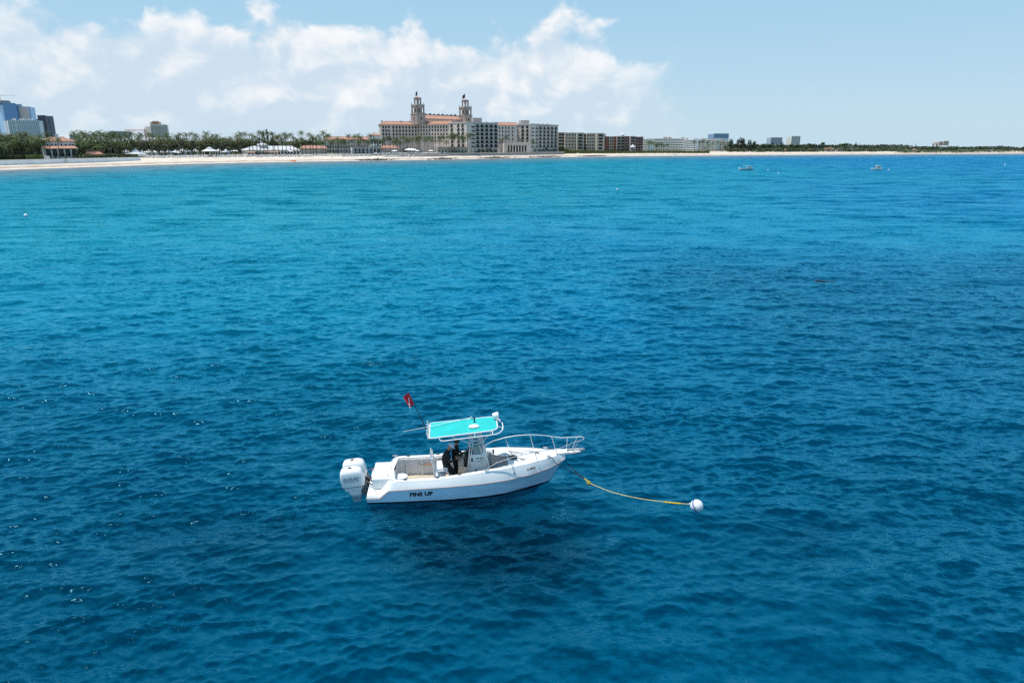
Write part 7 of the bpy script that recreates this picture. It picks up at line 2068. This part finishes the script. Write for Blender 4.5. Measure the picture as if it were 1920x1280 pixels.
# ------------------------------------------------------------------ the two small boats and the loose buoys
def small_boat(label, px, py, L, rz, hullm, bottomm, cabin):
    x, y = onsea(px, py); t = empty('motor_boat', (x, y, 0), rz); tag(t, label, 'boat')
    hb = MB(); bt = MB(); dk = MB()
    st = []
    for k in range(11):
        u_ = k / 10; xx = L * (u_ - 0.5); w = L * 0.165 * (1 if u_ < 0.55 else math.sqrt(max(0.0, 1 - ((u_ - 0.55) / 0.45) ** 2))) + 0.02; sh = 0.75 + 0.55 * u_ ** 2
        st.append((xx, w, sh))
    for s in (-1, 1):
        for (x0, w0, h0), (x1, w1, h1) in zip(st, st[1:]):
            q = [(x0, s * w0 * 0.86, -0.2), (x1, s * w1 * 0.72, -0.2), (x1, s * w1 * 0.8, 0.12), (x0, s * w0 * 0.9, 0.12)]; bt.quad(*(q if s < 0 else q[::-1]))
            q = [(x0, s * w0 * 0.9, 0.12), (x1, s * w1 * 0.8, 0.12), (x1, s * w1, h1), (x0, s * w0, h0)]; hb.quad(*(q if s < 0 else q[::-1]))
            q = [(x0, s * w0, h0), (x1, s * w1, h1), (x1, s * w1 * 0.78, h1), (x0, s * w0 * 0.78, h0)]; dk.quad(*(q if s < 0 else q[::-1]))
            q = [(x0, s * w0 * 0.78, h0), (x1, s * w1 * 0.78, h1), (x1, s * w1 * 0.76, 0.4), (x0, s * w0 * 0.76, 0.4)]; dk.quad(*(q if s < 0 else q[::-1]))
            dk.quad((x0, 0, 0.4), (x1, 0, 0.4), (x1, s * w1 * 0.76, 0.4), (x0, s * w0 * 0.76, 0.4))
    hb.box(-L * 0.5 - 0.02, -L * 0.5, -L * 0.15, L * 0.15, 0.12, 0.7)
    bt.build('bottom', bottomm, t); hb.build('hull', hullm, t, smooth=True); dk.build('deck', M_GEL, t)
    mb = MB(); mb.ring([[(-0.1, -0.45, 0.41), (0.8, -0.45, 0.41), (0.8, 0.45, 0.41), (-0.1, 0.45, 0.41)], [(0.0, -0.4, 1.45), (0.55, -0.4, 1.45), (0.55, 0.4, 1.45), (0.0, 0.4, 1.45)]]); mb.build('console', M_GEL, t)
    if cabin:
        mb = MB(); mb.ring([[(-0.9, -0.75, 1.0), (1.5, -0.7, 1.1), (1.5, 0.7, 1.1), (-0.9, 0.75, 1.0)], [(-0.6, -0.68, 2.0), (0.9, -0.62, 2.0), (0.9, 0.62, 2.0), (-0.6, 0.68, 2.0)]], caps=False); mb.build('windshield', M_PLEXI, t)
        for s in (-1, 1):
            for a, b in (((-0.95, 1.0), (-0.62, 2.05)), ((0.2, 1.1), (0.2, 2.05)), ((1.5, 1.1), (0.9, 2.05))):
                mb = MB(); mb.tube([(a[0], s * 0.76, a[1]), (b[0], s * 0.7, b[1])], 0.07, 5); mb.build('post', M_GEL, t)
        mb = MB(); mb.box(-0.85, 1.25, -0.85, 0.85, 2.05, 2.35)
    else:
        for s in (-1, 1):
            for a in (0.05, 0.75): mb = MB(); mb.tube([(a, s * 0.55, 0.42), (a, s * 0.6, 2.1)], 0.05, 5); mb.build('post', M_ALU, t)
        mb = MB(); mb.box(-1.1, 1.4, -0.95, 0.95, 2.1, 2.22)
    mb.build('t_top', M_GEL, t, bevel=0.05)
    for s in (-0.4, 0.4) if not cabin else (0.0,):
        mb = MB(); mb.ring([[(-L / 2 - 0.75, s - 0.25, 0.45), (-L / 2 - 0.05, s - 0.25, 0.5), (-L / 2 - 0.05, s + 0.25, 0.5), (-L / 2 - 0.75, s + 0.25, 0.45)], [(-L / 2 - 0.7, s - 0.25, 1.25), (-L / 2 - 0.1, s - 0.25, 1.3), (-L / 2 - 0.1, s + 0.25, 1.3), (-L / 2 - 0.7, s + 0.25, 1.25)]]); mb.box(-L / 2 - 0.55, -L / 2 - 0.2, s - 0.1, s + 0.1, -0.5, 0.448); mb.build('outboard_motor', M_ENG, t, bevel=0.05)
    return t
t = small_boat('distant pale blue hulled boat with white top, left of the two far boats', 1400, 318.8, 7.2, 0.03, mat('pale_teal_hull', (0.22, 0.42, 0.48), 0.3), mat('teal_bottom', (0.02, 0.07, 0.10), 0.5), False)
mb = MB(); mb.tube([(-1.6, 0.3, 0.9), (-1.9, 0.3, 3.6)], 0.03, 5); mb.build('flag_staff', M_ALU, t)
mb = MB(); mb.box(-2.25, -1.75, 0.27, 0.33, 3.15, 3.6); mb.build('flag', M_WFLAG, t); mb = MB(); mb.box(-1.74, -1.55, 0.27, 0.33, 3.3, 3.7); mb.build('flag', M_REDFLAG, t)
for i, (dx, shirt) in enumerate(((1.5, 'red_shirt'), (2.5, 'white_shirt'))):
    q = empty('person', tuple(t.matrix_basis @ Vector((dx, 0.1 - 0.3 * i, 0.42)))); tag(q, ('person with dark shorts in the bow of the pale blue far boat', 'person in a pale shirt farthest forward in the pale blue far boat')[i], 'person')
    mb = MB(); mb.tube([(-0.1, 0, 0), (-0.09, 0, 0.45), (-0.08, 0, 0.88)], [0.07, 0.08, 0.11], 6); mb.tube([(0.12, 0.05, 0), (0.1, 0, 0.45), (0.08, 0, 0.88)], [0.07, 0.08, 0.11], 6); mb.tube([(0, 0, 0.82), (0, 0, 1.1), (0, 0, 1.4), (0, 0, 1.5)], [0.17, 0.15, 0.2, 0.07], 8); mb.tube([(-0.22, 0, 1.4), (-0.3, 0.05, 1.12), (-0.2, -0.15, 0.95)], [0.06, 0.05, 0.04], 5); mb.tube([(0.22, 0, 1.4), (0.3, 0.05, 1.12), (0.2, -0.15, 0.95)], [0.06, 0.05, 0.04], 5); mb.lathe([(0.05, 1.47), (0.11, 1.6), (0.09, 1.72), (0.02, 1.77)], 8)
    mb.build('body', M_SKIN, q, smooth=True); mb = MB(); mb.tube([(0, 0, 0.7), (0, 0, 0.95)], [0.2, 0.19], 8); mb.build('shorts', M_BLACK, q)
    if i: mb = MB(); mb.tube([(0, 0, 0.96), (0, 0, 1.4)], [0.19, 0.22], 8); mb.build('shirt', M_WFLAG, q)
small_boat('distant white cabin boat with a black bottom, right of the two far boats', 1645, 318.6, 5.4, 0.05, M_GEL, M_BOTTOM, True)
mb = MB(); mb.lathe([(0.24 * math.sin(math.pi * k / 10) + 1e-3, -0.24 * math.cos(math.pi * k / 10)) for k in range(11)], 14); SBUOY = mb.mesh('float_ball', M_WPLAST, smooth=True)
mb = MB(); mb.lathe([(0.245, -0.03), (0.245, 0.03)], 14, caps=False); SSTRIPE = mb.mesh('stripe', MATS['blue_buoy_stripe'])
for px, py, s, lab in ((49, 405, 1.5, 'white buoy alone on the turquoise water at the far left'), (1157, 356, 1.2, 'white buoy off the red brick block, mid water'), (1440, 320, 1.6, 'white buoy just right of the pale blue far boat'), (1460, 325.5, 1.6, 'white buoy a little nearer, right of the pale blue far boat'),
                       (1666, 319, 1.7, 'white buoy just right of the far cabin boat'), (1743, 300.5, 2.2, 'white buoy close to the far shore below the pink tower'), (1884, 309.5, 2.0, 'white buoy far out at the right edge')):
    x, y = onsea(px, py); t = empty('mooring_buoy', (x, y, 0.1)); t.scale = (s, s, s); t.rotation_euler = (0.7, 0.3, px); tag(t, lab, 'buoy'); link('float_ball', SBUOY, t); link('stripe', SSTRIPE, t)
# snorkeller lying at the surface
x, y = onsea(1541, 526.5); t = empty('person', (x, y, -0.06), 2.9); t.scale = (0.85, 0.85, 0.85); tag(t, 'snorkeller in a dark wetsuit floating face down on the open water', 'person')
ch = [([Vector((0, 0, 0)), Vector((0.15, 0, 0.03)), Vector((0.38, 0, 0.05)), Vector((0.52, 0, 0.04)), Vector((0.58, 0, 0.05))], [(0.15, 0.10), (0.14, 0.10), (0.17, 0.11), 0.10, 0.055], None), ([Vector((0.66, 0, 0.06)), Vector((0.76, 0, 0.06))], [0.09, 0.085], 4)]
for s in (-1, 1):
    ch.append(([Vector((-0.1, s * 0.1, 0)), Vector((-0.48, s * 0.13, -0.03)), Vector((-0.88, s * 0.16, -0.02))], [0.09, 0.065, 0.045], 0)); ch.append(([Vector((0.45, s * 0.2, 0.02)), Vector((0.55, s * 0.42, -0.03)), Vector((0.75, s * 0.5, -0.06))], [0.06, 0.045, 0.035], 3))
skinned('body', ch, [M_BLKCLOTH], lambda c: 0, t)
for s in (-1, 1):
    mb = MB(); mb.hexa([(-0.90, s * 0.11, 0.0), (-0.90, s * 0.21, 0.0), (-1.45, s * 0.30, 0.06), (-1.45, s * 0.08, 0.06), (-0.90, s * 0.11, 0.03), (-0.90, s * 0.21, 0.03), (-1.45, s * 0.30, 0.075), (-1.45, s * 0.08, 0.075)]); mb.build('fin', M_BLACK, t)
mb = MB(); mb.tube([(0.74, 0.09, 0.0), (0.70, 0.11, 0.12), (0.66, 0.11, 0.32)], 0.016, 6); mb.build('snorkel', mat('orange_snorkel', (0.6, 0.14, 0.04), 0.5), t)
